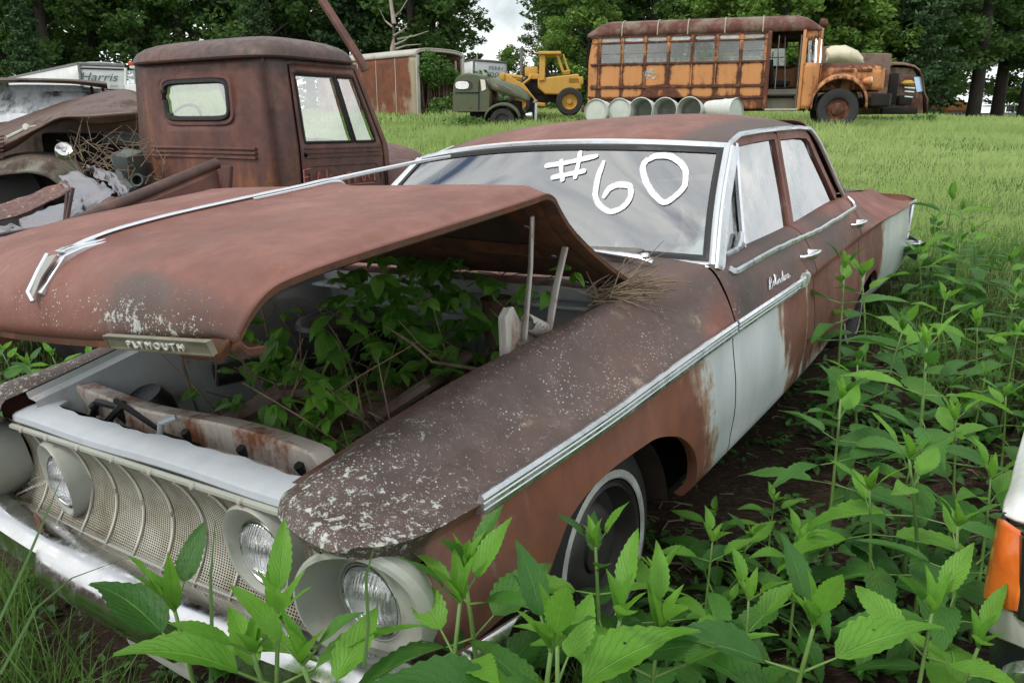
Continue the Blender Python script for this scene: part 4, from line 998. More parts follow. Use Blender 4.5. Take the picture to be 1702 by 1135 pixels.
# ------------------------------------------------------------------ foliage materials
def leafmat(name, c_dark, c_light, trans=.35, veins=True, rough=.45):
    t = NT(name)
    r_ = t.attr('rnd'); n = t.noise(18, 4, .6)
    base = t.mix(t.math('ADD', t.math('MULTIPLY', r_, .75), t.math('MULTIPLY', n, .25), clamp=True), c_dark, c_light)
    nrm = None
    if veins:
        uv = t.n('ShaderNodeUVMap'); s = t.n('ShaderNodeSeparateXYZ'); t.l(uv.outputs[0], s.inputs[0])
        ax = t.math('ABSOLUTE', t.math('SUBTRACT', s.outputs['X'], .5))
        mid = t.step(ax, .035, .012)
        vv = t.math('FRACT', t.math('SUBTRACT', t.math('MULTIPLY', s.outputs['Y'], 9.0), t.math('MULTIPLY', ax, 7.0)))
        v1 = t.math('MULTIPLY', t.step(t.math('ABSOLUTE', t.math('SUBTRACT', vv, .5)), .10, .03), .55)
        vk = t.math('MAXIMUM', mid, v1)
        base = t.mix(t.math('MULTIPLY', vk, .42), base, tuple(min(1, x * 1.7 + .03) for x in c_light)); base = t.mix(t.math('MULTIPLY', t.step(t.noise(9, 6, .7), .35, .75), .45), base, tuple(x * .55 for x in c_dark))
        nrm = t.bump(t.math('ADD', t.math('MULTIPLY', vk, -1), t.math('MULTIPLY', t.noise(60, 5), .9)), .8, .005)
    if veins: base = t.mix(t.math('MULTIPLY', t.step(t.noise(55, 6, .8), .66, .72), .55), base, (.16, .12, .03)); base = t.mix(t.math('MULTIPLY', t.step(t.noise(5, 5, .6), .5, .72), .35), base, (.16, .25, .04))
    b = t.bsdf(base, rough, 0, nrm, .35)
    tl = t.n('ShaderNodeBsdfTranslucent'); t.l(t.mix(.6, base, tuple(min(1, x * 1.8) for x in c_light)), tl.inputs['Color'])
    mx_ = t.n('ShaderNodeMixShader'); mx_.inputs[0].default_value = trans; t.l(b, mx_.inputs[1]); t.l(tl.outputs[0], mx_.inputs[2])
    if veins:   # insect holes
        tr = t.n('ShaderNodeBsdfTransparent'); m3 = t.n('ShaderNodeMixShader')
        t.l(t.math('MULTIPLY', t.step(t.voro(34), .10, .09), t.step(t.noise(7, 3), .56, .58)), m3.inputs[0]); t.l(mx_.outputs[0], m3.inputs[1]); t.l(tr.outputs[0], m3.inputs[2]); return t.done(m3.outputs[0])
    return t.done(mx_.outputs[0])
M['weed'] = leafmat('weed_leaf', (.020, .085, .014), (.085, .250, .032), .26)
M['young'] = leafmat('young_leaf', (.10, .29, .028), (.20, .43, .05), .36)
M['vine'] = leafmat('vine_leaf', (.060, .190, .030), (.200, .430, .065), .42)
M['low'] = leafmat('ground_leaf', (.022, .075, .016), (.075, .19, .035), .25, False)
M['grass'] = leafmat('grass_blade', (.045, .115, .018), (.14, .26, .055), .35, False, .5)
M['field'] = leafmat('field_grass', (.19, .31, .07), (.42, .52, .20), .35, False, .6)
M['stem'] = simple('green_stem', (.12, .22, .05), .5, 0, .3)
M['twig'] = simple('dry_twig', (.20, .15, .10), .9, 0, .5)

def leaf(L, W, n=9, serr=.0, fold=.25, droop=.35, twist=0., shape=0, wav=.0, rs=None):
    """one leaf along +X from the origin, with a midrib fold, drooping tip and toothed edge: verts, faces, uv"""
    V, UV, F_ = [], [], []
    ang = .12; x = 0.; z = 0.
    for i in range(n + 1):
        t_ = i / n
        w_ = W * .5 * (math.sin(math.pi * min(1, t_ ** .72)) ** .8 if shape == 0 else math.sin(math.pi * t_) ** .7) * (1 - .25 * t_)
        if 0 < i < n:
            if serr: w_ *= 1 + serr * (1 if i % 2 else -1)
            w_ = max(w_, W * .03)
        else: w_ = W * .018
        if i: ang -= droop / n; x += L / n * math.cos(ang); z += L / n * math.sin(ang)
        wz = wav * math.sin(t_ * 11 + (rs or 0)) * W
        V += [(x, -w_, z + w_ * fold + wz), (x, -w_ * .5, z + w_ * fold * .42), (x, 0, z), (x, w_ * .5, z + w_ * fold * .42), (x, w_, z + w_ * fold - wz)]
        UV += [(0, t_), (.25, t_), (.5, t_), (.75, t_), (1, t_)]
        if i:
            for k in range(4): a = (i - 1) * 5 + k; F_.append((a, a + 5, a + 6, a + 1))
    V = np.array(V)
    if twist:
        a = twist * V[:, 0] / L; y, zz = V[:, 1].copy(), V[:, 2].copy(); V[:, 1] = y * np.cos(a) - zz * np.sin(a); V[:, 2] = y * np.sin(a) + zz * np.cos(a)
    return V, np.array(F_), np.array(UV)
class LV:
    """collects leaves into one mesh"""
    def __init__(s): s.V, s.F, s.U, s.R, s.n = [], [], [], [], 0
    def add(s, lf, pos, yaw, pitch, roll=0., rnd_=.5):
        V, F_, U = lf
        m = (Matrix.Rotation(yaw, 3, 'Z') @ Matrix.Rotation(-pitch, 3, 'Y') @ Matrix.Rotation(roll, 3, 'X'))
        s.V.append(V @ np.array(m).T + np.array(pos)); s.F.append(F_ + s.n); s.U.append(U); s.R.append(np.full(len(V), rnd_)); s.n += len(V)
    def build(s, name, mat, parent=None):
        return fast_mesh(name, np.concatenate(s.V), np.concatenate(s.F), mat, parent, attrs={'rnd': np.concatenate(s.R)}, uv=np.concatenate(s.U), sm=True)

def tall_weed(name, h, nodes, Lm, rs, young=.25, loc=None, bare=.15, wide=.44):
    """upright weed with opposite toothed leaves: an Empty with stem and leaves"""
    g = random.Random(rs); e = empty(name)
    lx, ly = g.uniform(-.10, .10) * h, g.uniform(-.10, .10) * h
    def sp(t_): return Vector((lx * t_ * t_, ly * t_ * t_, h * t_))
    sb = MB(); sb.tube([sp(t_) for t_ in np.linspace(0, 1, 9)], [.0075 * (1 - .6 * t_) * (h / .6) ** .5 for t_ in np.linspace(0, 1, 9)], 6)
    a0 = g.uniform(0, 6.3); lv, yv = LV(), LV()
    for i in range(nodes):
        t_ = bare + (1 - bare) * (i / (nodes - 1)) ** .85; p = sp(t_)
        top = smooth(.72, 1.0, t_); L_ = Lm * (1 - .55 * float(top)) * g.uniform(.85, 1.12) * (1 - .35 * (1 - t_) * (t_ < .4))
        for sd_ in range(2):
            yaw = a0 + i * math.pi / 2 + sd_ * math.pi + g.uniform(-.3, .3)
            pt = float(-.05 + .95 * top + (-.25) * (1 - t_)) + g.uniform(-.15, .18)
            lf = leaf(L_, L_ * g.uniform(wide - .07, wide + .05), 19, .065, g.uniform(.15, .45), g.uniform(.35, .95) * (1 - .4 * float(top)), g.uniform(-.5, .5), 0, .025, g.uniform(0, 6))
            pet = .022 + .03 * L_ / .15
            q = p + Vector((math.cos(yaw) * pet * math.cos(pt), math.sin(yaw) * pet * math.cos(pt), pet * math.sin(pt)))
            sb.tube([p, q], [.0028, .0018], 4, cap=False)
            (yv if t_ > 1 - young and g.random() < .75 else lv).add(lf, q, yaw, pt, g.uniform(-.35, .35), g.random())
    p = sp(1)
    for k in range(3):
        yv.add(leaf(Lm * .38, Lm * .13, 9, .05, .6, .2, 0), p, g.uniform(0, 6.3), g.uniform(.9, 1.4), 0, g.random())
    sb.build('stem', M['stem'], e, auto=False)
    if lv.n: lv.build('leaves', M['weed'], e)
    yv.build('young_leaves', M['young'], e)
    return e
WEEDS = []
specs = [(.70, 7, .225, 1), (.62, 7, .215, 2), (.75, 9, .20, 3), (.55, 6, .225, 4), (.80, 9, .215, 5), (.45, 6, .18, 6)]
for (h, nd, L_, rs) in specs:
    WEEDS.append((h, tall_weed('tall_weed', h, nd, L_, rs)))
for (h, nd, L_, rs, wd) in ((.26, 5, .125, 11, .66), (.20, 4, .15, 12, .58), (.34, 6, .10, 13, .36)): WEEDS.append((h, tall_weed('broadleaf_weed', h, nd, L_, rs, .12, bare=.05, wide=wd)))
used = [False] * len(WEEDS)
def put_weed(px, py, Y, kind, yaw, label=None, group='tall leafy weeds around the sedan', x=None, sc=None):
    """top of the plant stands where the survey saw it; its foot is on the soil below"""
    top = wp(px, py, Y=Y); g = gz1(top.x, top.y) + bumpz(top.x, top.y)
    h0, proto = WEEDS[kind]; s = max(.25, (top.z - g) / h0)
    o = proto if not used[kind] else copy_tree(proto); used[kind] = True
    o.location = (top.x, top.y, g - .01); sx = s ** .5 if sc is None else sc; o.scale = (sx, sx, s); o.rotation_euler = (0, 0, yaw)
    tag(o, label or 'leafy green weed among others beside the sedan', 'weed', group); return o
weeds = [  # px, py, distance, kind, yaw, label
    (322, 975, 1.22, 3, .4, 'bright green weed in front of the bumper, leftmost in the bottom row'), (470, 1035, 1.10, 0, 1.9, 'weed standing before the left front headlight'),
    (715, 1040, 1.02, 1, .3, None), (812, 935, 1.16, 4, 2.2, 'tall weed rising against the red front fender'), (880, 1035, 1.0, 3, 1.1, None), (1010, 890, 1.40, 2, .9, 'tall weed with its tip in front of the front wheel'),
    (985, 985, 1.12, 0, 2.9, None), (600, 1080, .98, 1, 2.6, None), (420, 1060, 1.02, 5, .2, None), (935, 1090, .95, 4, .6, None),
    (1315, 1000, 1.12, 3, .9, 'weed with four spread leaves at the bottom edge right of centre'), (1540, 1050, 1.08, 1, .2, None), (1180, 905, 1.75, 5, .3, None), (1225, 880, 1.9, 3, 1.5, None), (1120, 960, 1.6, 5, 2.0, None),
    (1405, 665, 1.95, 4, .35, 'tall weed with a pale round tip in the middle of the right hand weeds'), (1475, 800, 1.75, 0, 1.2, None), (1560, 570, 2.05, 2, .5, 'tallest weed at the right with pale yellow green top'), (1570, 760, 1.7, 1, 2.2, None), (1620, 880, 1.45, 4, .9, None), (1590, 1030, 1.2, 0, 2.4, None),
    (1415, 445, 3.0, 4, .7, 'tall weed standing against the rear door'), (1460, 460, 3.3, 0, .1, None), (1480, 540, 2.9, 3, 1.1, None), (1440, 600, 2.6, 4, 2.3, None),
    (1580, 330, 5.0, 3, .3, None), (1610, 345, 4.8, 0, 1.3, None), (1640, 385, 4.5, 1, 2.1, None), (1560, 365, 4.9, 2, .8, None), (1600, 400, 4.3, 4, 2.8, None), (1665, 430, 4.2, 3, 1.0, None), (1545, 420, 4.4, 0, .5, None), (1685, 480, 3.6, 2, 1.7, None),
    (1690, 560, 3.0, 1, .2, None), (1690, 650, 2.5, 0, 1.2, None), (1570, 500, 3.5, 5, .2, None), (1640, 540, 3.1, 5, 2.4, None), (1250, 1010, 1.35, 5, .6, None), (1075, 1060, 1.1, 5, .1, None), (1330, 905, 1.75, 5, .4, None),
    (1285, 835, 2.15, 5, .3, None), (1200, 850, 2.1, 5, 2.7, None), (1610, 700, 2.2, 5, 1.3, None), (1660, 800, 1.8, 5, .6, None),
]
for w_ in weeds: put_weed(*w_[:5], label=w_[5])
gq = random.Random(44); cnt = 0
while cnt < 46:
    x, y = gq.uniform(.3, 3.4), gq.uniform(1.1, 4.6); xc = (x + .41) * .817 - (y - 2.25) * .574
    if xc < 1.0 or mnoise.noise(Vector((x * 1.1, y * 1.1, 9))) < -.12: continue
    k = 6 + gq.randrange(3); h0, proto = WEEDS[k]; o = proto if not used[k] else copy_tree(proto); used[k] = True; s = gq.uniform(.6, 1.15)
    o.location = (x, y, gz1(x, y) + float(bumpz(x, y)) - .01); o.scale = (s, s, s * gq.uniform(.7, 1.2)); o.rotation_euler = (0, 0, gq.uniform(0, 6.3)); cnt += 1
    tag(o, 'low broad leaved weed on the dark soil between the sedan and the white car', 'weed', 'low weeds on the soil beside the sedan')
for (px, py, Y, k, yaw) in [(60, 600, 3.4, 3, .3), (25, 580, 3.6, 0, 1.4), (105, 590, 3.6, 1, 2.2), (140, 598, 3.5, 5, .6), (5, 600, 3.2, 4, 2.9)]:
    put_weed(px, py, Y, k, yaw, 'leafy weed growing on the far side of the sedan below its raised hood', 'weeds on the far side of the sedan')

# ---- low ground cover, soil litter and grasses: too many to count
def scatter_low(n, region, name, mat, Lr, label=None):
    g = random.Random(hash(name) % 1000); lv = LV(); lfs = [leaf(1, g.uniform(.45, .6), 5, .08, .2, g.uniform(.3, .9), g.uniform(-.5, .5)) for _ in range(10)]
    k = 0
    while k < n:
        x, y, dens = region(g)
        if g.random() > dens: continue
        z = gz1(x, y) + float(bumpz(x, y)); m_ = g.randint(4, 9); L_ = g.uniform(*Lr); hh = g.uniform(.01, .09)
        for j in range(m_):
            V, F_, U = lfs[g.randrange(10)]; s_ = L_ * g.uniform(.6, 1.1); a = g.uniform(0, 6.3)
            lv.add((V * s_, F_, U), (x + math.cos(a) * .01, y + math.sin(a) * .01, z + hh * j / m_), a, g.uniform(-.1, .8), g.uniform(-.4, .4), g.random())
        k += 1
    o = lv.build(name, mat); return tag(o, kind='stuff')
def reg_r(g):
    x = g.uniform(-.2, 4.2); y = g.uniform(.7, 6.0)
    n = mnoise.noise(Vector((x * 1.4, y * 1.4, 3)))
    return x, y, max(0, min(1, .50 + 1.6 * n)) * (1 if x > .25 * y - .1 else 0)
tag(scatter_low(2100, reg_r, 'ground_cover', M['low'], (.03, .075)), 'low leafy ground cover on the soil beside the sedan', 'ground cover')
def reg_l(g):
    x = g.uniform(-2.2, .6); y = g.uniform(.6, 2.4); return x, y, .6
tag(scatter_low(700, reg_l, 'ground_cover', M['low'], (.02, .05)), 'small weeds in the grass in front of the bumper', 'ground cover')
# litter
g = random.Random(5); lm = MB()
for k in range(1500):
    x, y = g.uniform(-.3, 3.8), g.uniform(.8, 5.5); z = gz1(x, y) + float(bumpz(x, y)) + g.uniform(.002, .02); a = g.uniform(0, 6.3); l_ = g.uniform(.03, .12); tz = g.uniform(-.15, .25)
    lm.tube([(x, y, z), (x + math.cos(a) * l_ * .5, y + math.sin(a) * l_ * .5, z + l_ * tz * .5 + .004), (x + math.cos(a + .3) * l_, y + math.sin(a + .3) * l_, z + l_ * tz * .3)], g.uniform(.001, .0028), 3, cap=False)
o = lm.build('dead_stalks', M['twig'], auto=False, sm=False); tag(o, 'dry dead stalks strewn on the soil', 'litter', kind='stuff')

def blades(name, P, H, Wd, mat, lean=.5, seg=3, rng=RNG, label=None):
    """P (n,3) roots, H (n,) heights"""
    n = len(P); a = rng.uniform(0, 2 * np.pi, n); ld = rng.uniform(0, 2 * np.pi, n); lm_ = rng.uniform(.15, 1, n) * lean
    V = np.zeros((n, 2 * seg + 1, 3)); side = np.stack([np.cos(a), np.sin(a), 0 * a], 1); le = np.stack([np.cos(ld), np.sin(ld), 0 * a], 1)
    for k in range(seg + 1):
        t_ = k / seg; c = P + le * (lm_ * H * t_ ** 2)[:, None]; c[:, 2] += H * (t_ - .30 * lm_ * t_ ** 2.5)
        w_ = (Wd * (1 - t_ ** 1.6))[:, None]
        if k < seg: V[:, 2 * k] = c - side * w_; V[:, 2 * k + 1] = c + side * w_
        else: V[:, 2 * seg] = c
    idx = np.arange(n)[:, None] * (2 * seg + 1); T = []
    for k in range(seg - 1): T += [idx + [2 * k, 2 * k + 1, 2 * k + 3], idx + [2 * k, 2 * k + 3, 2 * k + 2]]
    T += [idx + [2 * seg - 2, 2 * seg - 1, 2 * seg]]
    r_ = np.repeat(rng.random(n), 2 * seg + 1)
    return V.reshape(-1, 3), np.concatenate(T), r_
def in_car(x, y):
    return (np.abs((x + .41) * .817 - (y - 2.25) * .574) < .80) & (((x + .41) * .573 + (y - 2.25) * .819) > -.8) & (((x + .41) * .573 + (y - 2.25) * .819) < 4.3)
def field_blades():
    Vs, Ts, Rs, off = [], [], [], 0
    for (y0, y1, n, h, wd) in ((4.2, 8, 80000, .085, .0026), (8, 14, 100000, .10, .0048), (14, 24, 95000, .13, .010), (24, 40, 60000, .16, .022)):
        y = np.sqrt(RNG.uniform(y0 ** 2, y1 ** 2, n)); xm = y * .80 + 1.2; x = RNG.uniform(-1, 1, n) * xm
        cl = np.sin(x * 2.3 + np.sin(y * 1.7)) * np.sin(y * 1.9 + np.sin(x * 1.1)) * .5 + .5
        keep = ~in_car(x, y) & ((y > 6.0) | (RNG.random(n) < (y - 3.8) / 2.4 * (.3 + cl)) & (x > -9))
        keep &= RNG.random(n) < .55 + .45 * cl
        x, y, cl = x[keep], y[keep], cl[keep]; m_ = len(x)
        z = gz(x, y) + bumpz(x, y) - .01
        tall = 1 + .9 * ((y > 17.5) & (y < 20.5)) * (x > -2) + .5 * (cl - .5)
        V, T, r_ = blades('f', np.stack([x, y, z], 1), h * RNG.uniform(.5, 1.5, m_) * tall, np.full(m_, wd), None, .7, 2)
        pat = np.clip(np.repeat(.5 + .5 * np.sin(x * .5 + np.sin(y * .4) * 2) * np.sin(y * .55 + 1.0), 5) * .8 + r_ * .45 - .1, 0, 1)
        Vs.append(V); Ts.append(T + off); Rs.append(pat); off += len(V)
    o = fast_mesh('field_grass', np.concatenate(Vs), np.concatenate(Ts), M['field'], attrs={'rnd': np.concatenate(Rs)}, sm=True)
    tag(o, 'bright green grass of the sloping field', 'grass', kind='stuff')
field_blades()
# long dark blades in front of the bumper and along the right side
def near_grass(name, n, fx, h, wd, label, lean=.9):
    x, y = fx(n); k = ~in_car(x, y); x, y = x[k], y[k]; z = gz(x, y) + bumpz(x, y) - .01
    V, T, r_ = blades('n', np.stack([x, y, z], 1), h * RNG.uniform(.45, 1.35, len(x)), wd * RNG.uniform(.6, 1.3, len(x)), None, lean, 5)
    o = fast_mesh(name, V, T, M['grass'], attrs={'rnd': r_}, sm=True); tag(o, label, 'grass', kind='stuff')
near_grass('long_grass', 7500, lambda n: (RNG.uniform(-2.4, .25, n), RNG.uniform(.55, 2.3, n)), .30, .0030, 'long dark grass blades in front of the chrome bumper', 1.0)
near_grass('long_grass', 5200, lambda n: (RNG.uniform(1.9, 4.2, n), RNG.uniform(3.0, 6.2, n)), .20, .0034, 'tufts of long grass among the weeds at the right', .8)
near_grass('long_grass', 4200, lambda n: (RNG.uniform(-5, 0, n), RNG.uniform(3.2, 6.4, n)), .22, .0034, 'long grass growing under and between the old trucks', .8)
# ------------------------------------------------------------------ vines and dead stalks in the engine bay
def car_leaves(name, spots, L_, mat, seed, parent=None):
    """hanging, roughly level leaves scattered round spots given in the sedan's frame"""
    g = random.Random(seed); lv = LV(); lfs = [leaf(1, g.uniform(.55, .72), 11, .05, g.uniform(.1, .35), g.uniform(.2, .8), g.uniform(-.4, .4), 0, .03, k) for k in range(8)]
    for (x, y, z, r_, n) in spots:
        for k in range(n // 3):
            d = Vector((g.gauss(0, 1), g.gauss(0, 1), g.gauss(0, .8))) * r_ * .55; c = Vector((x, y, z)) + d; a0 = g.uniform(0, 6.3); tl_ = g.uniform(-.9, .3); s0 = L_ * g.uniform(.7, 1.25)
            for j in (-1, 0, 1):
                V, F_, U = lfs[g.randrange(8)]; s_ = s0 * (1.1 if j == 0 else .85)
                lv.add((V * s_, F_, U), c[:], a0 + j * g.uniform(.9, 1.3), tl_ + g.uniform(-.3, .3), g.uniform(-.5, .5), g.random())
    o = lv.build(name, mat); 
    if parent: o.parent = parent
    else: o.matrix_world = CARM
    return o
def car_stems(name, n, seed, mat, box_, parent=None, up=.6, r=.0028, ln=(.15, .45)):
    g = random.Random(seed); m = MB()
    for k in range(n):
        a = Vector([g.uniform(*box_[i]) for i in range(3)]); d = Vector((g.gauss(0, 1), g.gauss(0, 1), up + g.gauss(0, .5))).normalized() * g.uniform(*ln); b = a + d; md = (a + b) / 2 + Vector((g.gauss(0, .03), g.gauss(0, .03), .03))
        m.tube([a, a.lerp(md, .6) + Vector((0, 0, .01)), md, md.lerp(b, .6), b], [r * 1.3, r * 1.2, r, r * .8, r * .5], 5, cap=False)
    o = m.build(name, mat, parent, auto=False)
    if not parent: o.matrix_world = CARM
    return o
ev = empty('engine_vine', label='dark green vine filling the engine bay under the raised hood', cat='vine'); ev.matrix_world = CARM
car_leaves('leaves', [(.06, .10, .92, .18, 120), (.12, .18, .88, .20, 110), (.10, .35, .95, .16, 70), (.26, .20, .84, .18, 80), (.30, .02, .78, .18, 80), (-.02, .42, 1.0, .12, 45), (-.12, .46, 1.02, .10, 30), (.05, -.05, .78, .2, 80), (-.22, -.26, .70, .15, 50), (-.05, -.30, .72, .18, 60), (.15, -.25, .70, .18, 50), (.16, -.42, .72, .12, 40), (-.35, -.10, .80, .12, 18), (-.12, .30, .98, .08, 12)], .075, M['vine'], 3, ev)
car_stems('stems', 46, 4, simple('vine_stem', (.12, .10, .05), .8), ((-.3, .4), (-.35, .35), (.45, .75)), ev, 1.0, .0026, (.2, .45))
ey = empty('bright_vine', label='small yellow green shoots standing up near the front of the engine bay', cat='vine'); ey.matrix_world = CARM
car_leaves('leaves', [(.28, -.42, .81, .07, 24), (.34, -.46, .76, .06, 15), (.24, -.36, .83, .06, 18), (.70, .25, .98, .03, 0), (-.30, -.02, .90, .05, 9), (-.38, -.15, .84, .06, 9)], .055, M['young'], 5, ey)
car_stems('stems', 7, 6, M['stem'], ((.22, .34), (-.48, -.38), (.55, .62)), ey, 3.0, .0022, (.16, .22))
eh = empty('hinge_vine', label='few bright leaves twining beside the left hood hinge', cat='vine'); eh.matrix_world = CARM
car_leaves('leaves', [(.50, .16, .99, .05, 12), (.60, .24, 1.04, .04, 6), (.02, .50, 1.03, .08, 24), (-.12, .52, 1.03, .08, 21)], .05, M['young'], 8, eh)
car_stems('stems', 5, 9, M['stem'], ((.48, .52), (.14, .18), (.7, .8)), eh, 3.0, .0018, (.2, .28))
g = random.Random(21); m = MB()
def stalks(n, bx_, dr, ln, r):
    for k in range(n):
        a = Vector([g.uniform(*bx_[i]) for i in range(3)]); d = (Vector(dr) + Vector((g.gauss(0, .5), g.gauss(0, .5), g.gauss(0, .25)))).normalized() * g.uniform(*ln)
        m.tube([a, a + d * .5 + Vector((0, 0, .006)), a + d], [r, r * .9, r * .5], 4, cap=False)
stalks(110, ((.60, .70), (.28, .46), (.93, .975)), (.8, .4, .1), (.06, .20), .0022)
stalks(26, ((-.3, .5), (.42, .50), (.95, .97)), (1, .2, .15), (.06, .18), .0018)
o = m.build('dead_stalks', M['twig'], sm=False, auto=False); o.matrix_world = CARM; tag(o, 'nest of dry stalks caught in the cowl corner beside the hood', 'litter', kind='stuff')
m = MB(); stalks(34, ((-.35, .45), (-.5, .3), (.6, .78)), (.3, .1, .7), (.12, .38), .0024); m.tube([(.44, .02, .80), (.36, -.08, .84), (.33, -.12, .90), (.22, -.10, .93)], [.005, .004, .004, .002], 5); m.tube([(-.30, -.10, .85), (-.29, -.12, 1.02), (-.28, -.13, 1.14)], .004, 5); m.tube([(-.42, -.3, .60), (-.43, -.32, .80), (-.44, -.3, .98)], .005, 5)
o = m.build('dead_twigs', M['twig'], sm=False, auto=False); o.matrix_world = CARM; tag(o, 'dry brown twigs sticking out of the engine bay', 'twigs', kind='stuff')
for (y0, L_, lb) in ((0, 0, 'curled dry leaf hanging from the grille under the right lamp'),):
    m = MB(); m.grid(np.array([[(-.335 + .02 * math.sin(u * 3) + w_ * .018, -.835 - .01 * u, .575 - .075 * u - .015 * abs(w_)) for w_ in (-1, 0, 1)] for u in np.linspace(0, 1, 8)])); o = m.build('dry_leaf', simple('dry_leaf', (.13, .045, .03), .8), solid=.0015); o.matrix_world = CARM; tag(o, lb, 'leaf')
# a few individual long blades crossing the bumper and lamps
for k, (pts, lb) in enumerate((([(350, 1135, 1.02), (352, 1040, 1.08), (350, 960, 1.12), (358, 865, 1.18)], 'long grass blade rising before the middle of the grille'), ([(605, 1110, 1.0), (612, 1040, 1.05), (608, 960, 1.1), (622, 905, 1.12)], 'grass blade standing before the left headlight'), ([(-10, 1050, 1.2), (45, 930, 1.3), (75, 860, 1.4), (100, 800, 1.45)], 'grass blade leaning across the right end of the grille'), ([(0, 1120, 1.1), (60, 1010, 1.2), (120, 960, 1.3), (215, 925, 1.35)], 'grass blade arching over the bumper towards the right'))):
    m = MB(); m.tube([wp(a, b, Y=c_) for a, b, c_ in pts], [.0030, .0030, .0024, .0006], 4, flat=.25); o = m.build('grass_blade', M['grass']); tag(o, lb, 'grass blade', 'single long grass blades')
# ------------------------------------------------------------------ farm pickup behind the sedan
def pose(loc, rz): return Matrix.Translation(loc) @ Matrix.Rotation(rz, 4, 'Z')
def wchild(mb, e, M4):   # shapes surveyed in world space, stored in the frame of their thing
    return mb.xf(M4.inverted())
M['brown'] = NT('pickup_brown_rust').m
t = NT('pickup_rust'); n = t.noise(3.5, 10, .68); n2 = t.noise(15, 8, .7); st = t.noise(6, 7, .6, stretch=(1.6, 1.6, .2)); f = t.noise(80, 4, .7)
c = t.ramp(n, [(.28, (.060, .024, .020)), (.48, (.105, .042, .034)), (.66, (.165, .066, .046)), (.8, (.24, .10, .055))])
c = t.mix(t.math('MULTIPLY', t.step(t.math('ADD', st, t.math('MULTIPLY', t.attr('wht'), .4)), .55, .82), .8), c, (.26, .10, .035))
c = t.mix(t.math('MULTIPLY', t.step(t.math('ADD', n2, t.attr('drk')), .55, .95), .85), c, (.045, .036, .030))
c = t.mix(t.math('MULTIPLY', t.step(t.math('ADD', st, t.math('MULTIPLY', t.attr('wht'), .7)), .98, 1.12), .8), c, (.40, .38, .26))
c = t.mix(t.math('MULTIPLY', t.step(t.math('ADD', t.noise(40, 8, .75), t.math('MULTIPLY', t.attr('lic'), .3)), .74, .78), .8), c, (.5, .48, .42))
M['brown'] = t.done(t.bsdf(c, t.step(n2, .3, .8, .42, .75), 0, t.bump(t.math('ADD', f, n2), .25, .004), .5))
PO, PH = (-2.173, 5.626, .154), -.5543
PM = pose(PO, PH)
pick = empty('farm_pickup', PO, PH, 'rust brown old pickup cab with FARM TRUCK scrawled on its door', 'pickup truck')
def yf(z): return float(np.interp(z, [.3, 1.15, 1.72, 1.9], [1.08, 1.06, .80, .74]))
def xw(z): return float(np.interp(z, [.3, 1.15, 1.72, 1.9], [.80, .785, .735, .70]))
side_f = [0, .03, .085, .12, .3, .5, .60, .66, .80, .83, .87, .93, 1.0]        # fractions along the side
rear_x = [-.70, -.55, -.45, -.355, -.3, -.15, 0, .15, .3, .345, .45, .55, .70]
def ring(z):
    pts = []; w_, r_ = xw(z), .13
    y1 = yf(z)
    for f_ in side_f[::-1]: pts.append((-w_, r_ + (y1 - r_) * f_, z))            # left side, front to rear
    for a in np.linspace(180, 270, 6)[1:-1]: pts.append((-w_ + r_ + r_ * math.cos(R(a)), r_ + r_ * math.sin(R(a)), z))
    for x in rear_x: pts.append((x * (w_ - r_) / .62 if abs(x) > .5 else x, .0 - .02 * (1 - (x / .7) ** 2), z))
    for a in np.linspace(270, 360, 6)[1:-1]: pts.append((w_ - r_ + r_ * math.cos(R(a)), r_ + r_ * math.sin(R(a)), z))
    for f_ in side_f: pts.append((w_, r_ + (y1 - r_) * f_, z))
    return pts
zs = [.42, .55, .62, .75, .9, 1.0, 1.08, 1.13, 1.18, 1.25, 1.335, 1.45, 1.55, 1.595, 1.63, 1.68, 1.72]
RG2 = np.array([ring(z) for z in zs]); nr = RG2.shape[1]; ns = len(side_f)
cabF, doorF = [], {1: [], -1: []}
for i in range(len(zs) - 1):
    zc = (zs[i] + zs[i + 1]) / 2
    for j in range(nr - 1):
        f = (i * nr + j, i * nr + j + 1, (i + 1) * nr + j + 1, (i + 1) * nr + j)
        p = (RG2[i, j] + RG2[i + 1, j + 1]) / 2
        lj = j if j < ns - 1 else None; rj = j - (nr - ns) if j >= nr - ns else None
        if lj is None and rj is None:
            if abs(p[0]) < .35 and 1.335 < zc < 1.595 and p[1] < .02: continue
            cabF.append(f)
        else:
            k = rj if rj is not None else ns - 2 - lj; s_ = 1 if rj is not None else -1
            if 1.18 < zc < 1.63 and 2 <= k < 11 - 0 and k not in (): 
                if k < 10: continue
            if zc > .55 and 1 <= k < 11 and zc < 1.68: doorF[s_].append(f)
            else: cabF.append(f)
Vc = RG2.reshape(-1, 3)
def compact(V, F_):
    idx = sorted({i for f in F_ for i in f}); mp_ = {a: b for b, a in enumerate(idx)}; return V[idx], [tuple(mp_[i] for i in f) for f in F_]
pk_at = {'drk': lambda P: .35 * gau(P[:, 2], 1.72, .05) + .3 * (P[:, 2] > 1.74) + .22 * gau(P[:, 0], .72, .12) * (P[:, 1] < .15), 'wht': lambda P: .75 * gau(P[:, 0], .45, .22) * gau(P[:, 2], .82, .10) * (P[:, 1] < .1) + .3 * (P[:, 1] < .1) * gau(P[:, 2], .95, .12), 'lic': lambda P: .45 * gau(P[:, 0], .6, .25) * (P[:, 2] > 1.78)}
m = MB(); V_, F_ = compact(Vc, cabF); m.add(V_, F_); o = m.build('cab', M['brown'], pick, attrs=pk_at, auto=False, solid=.012)
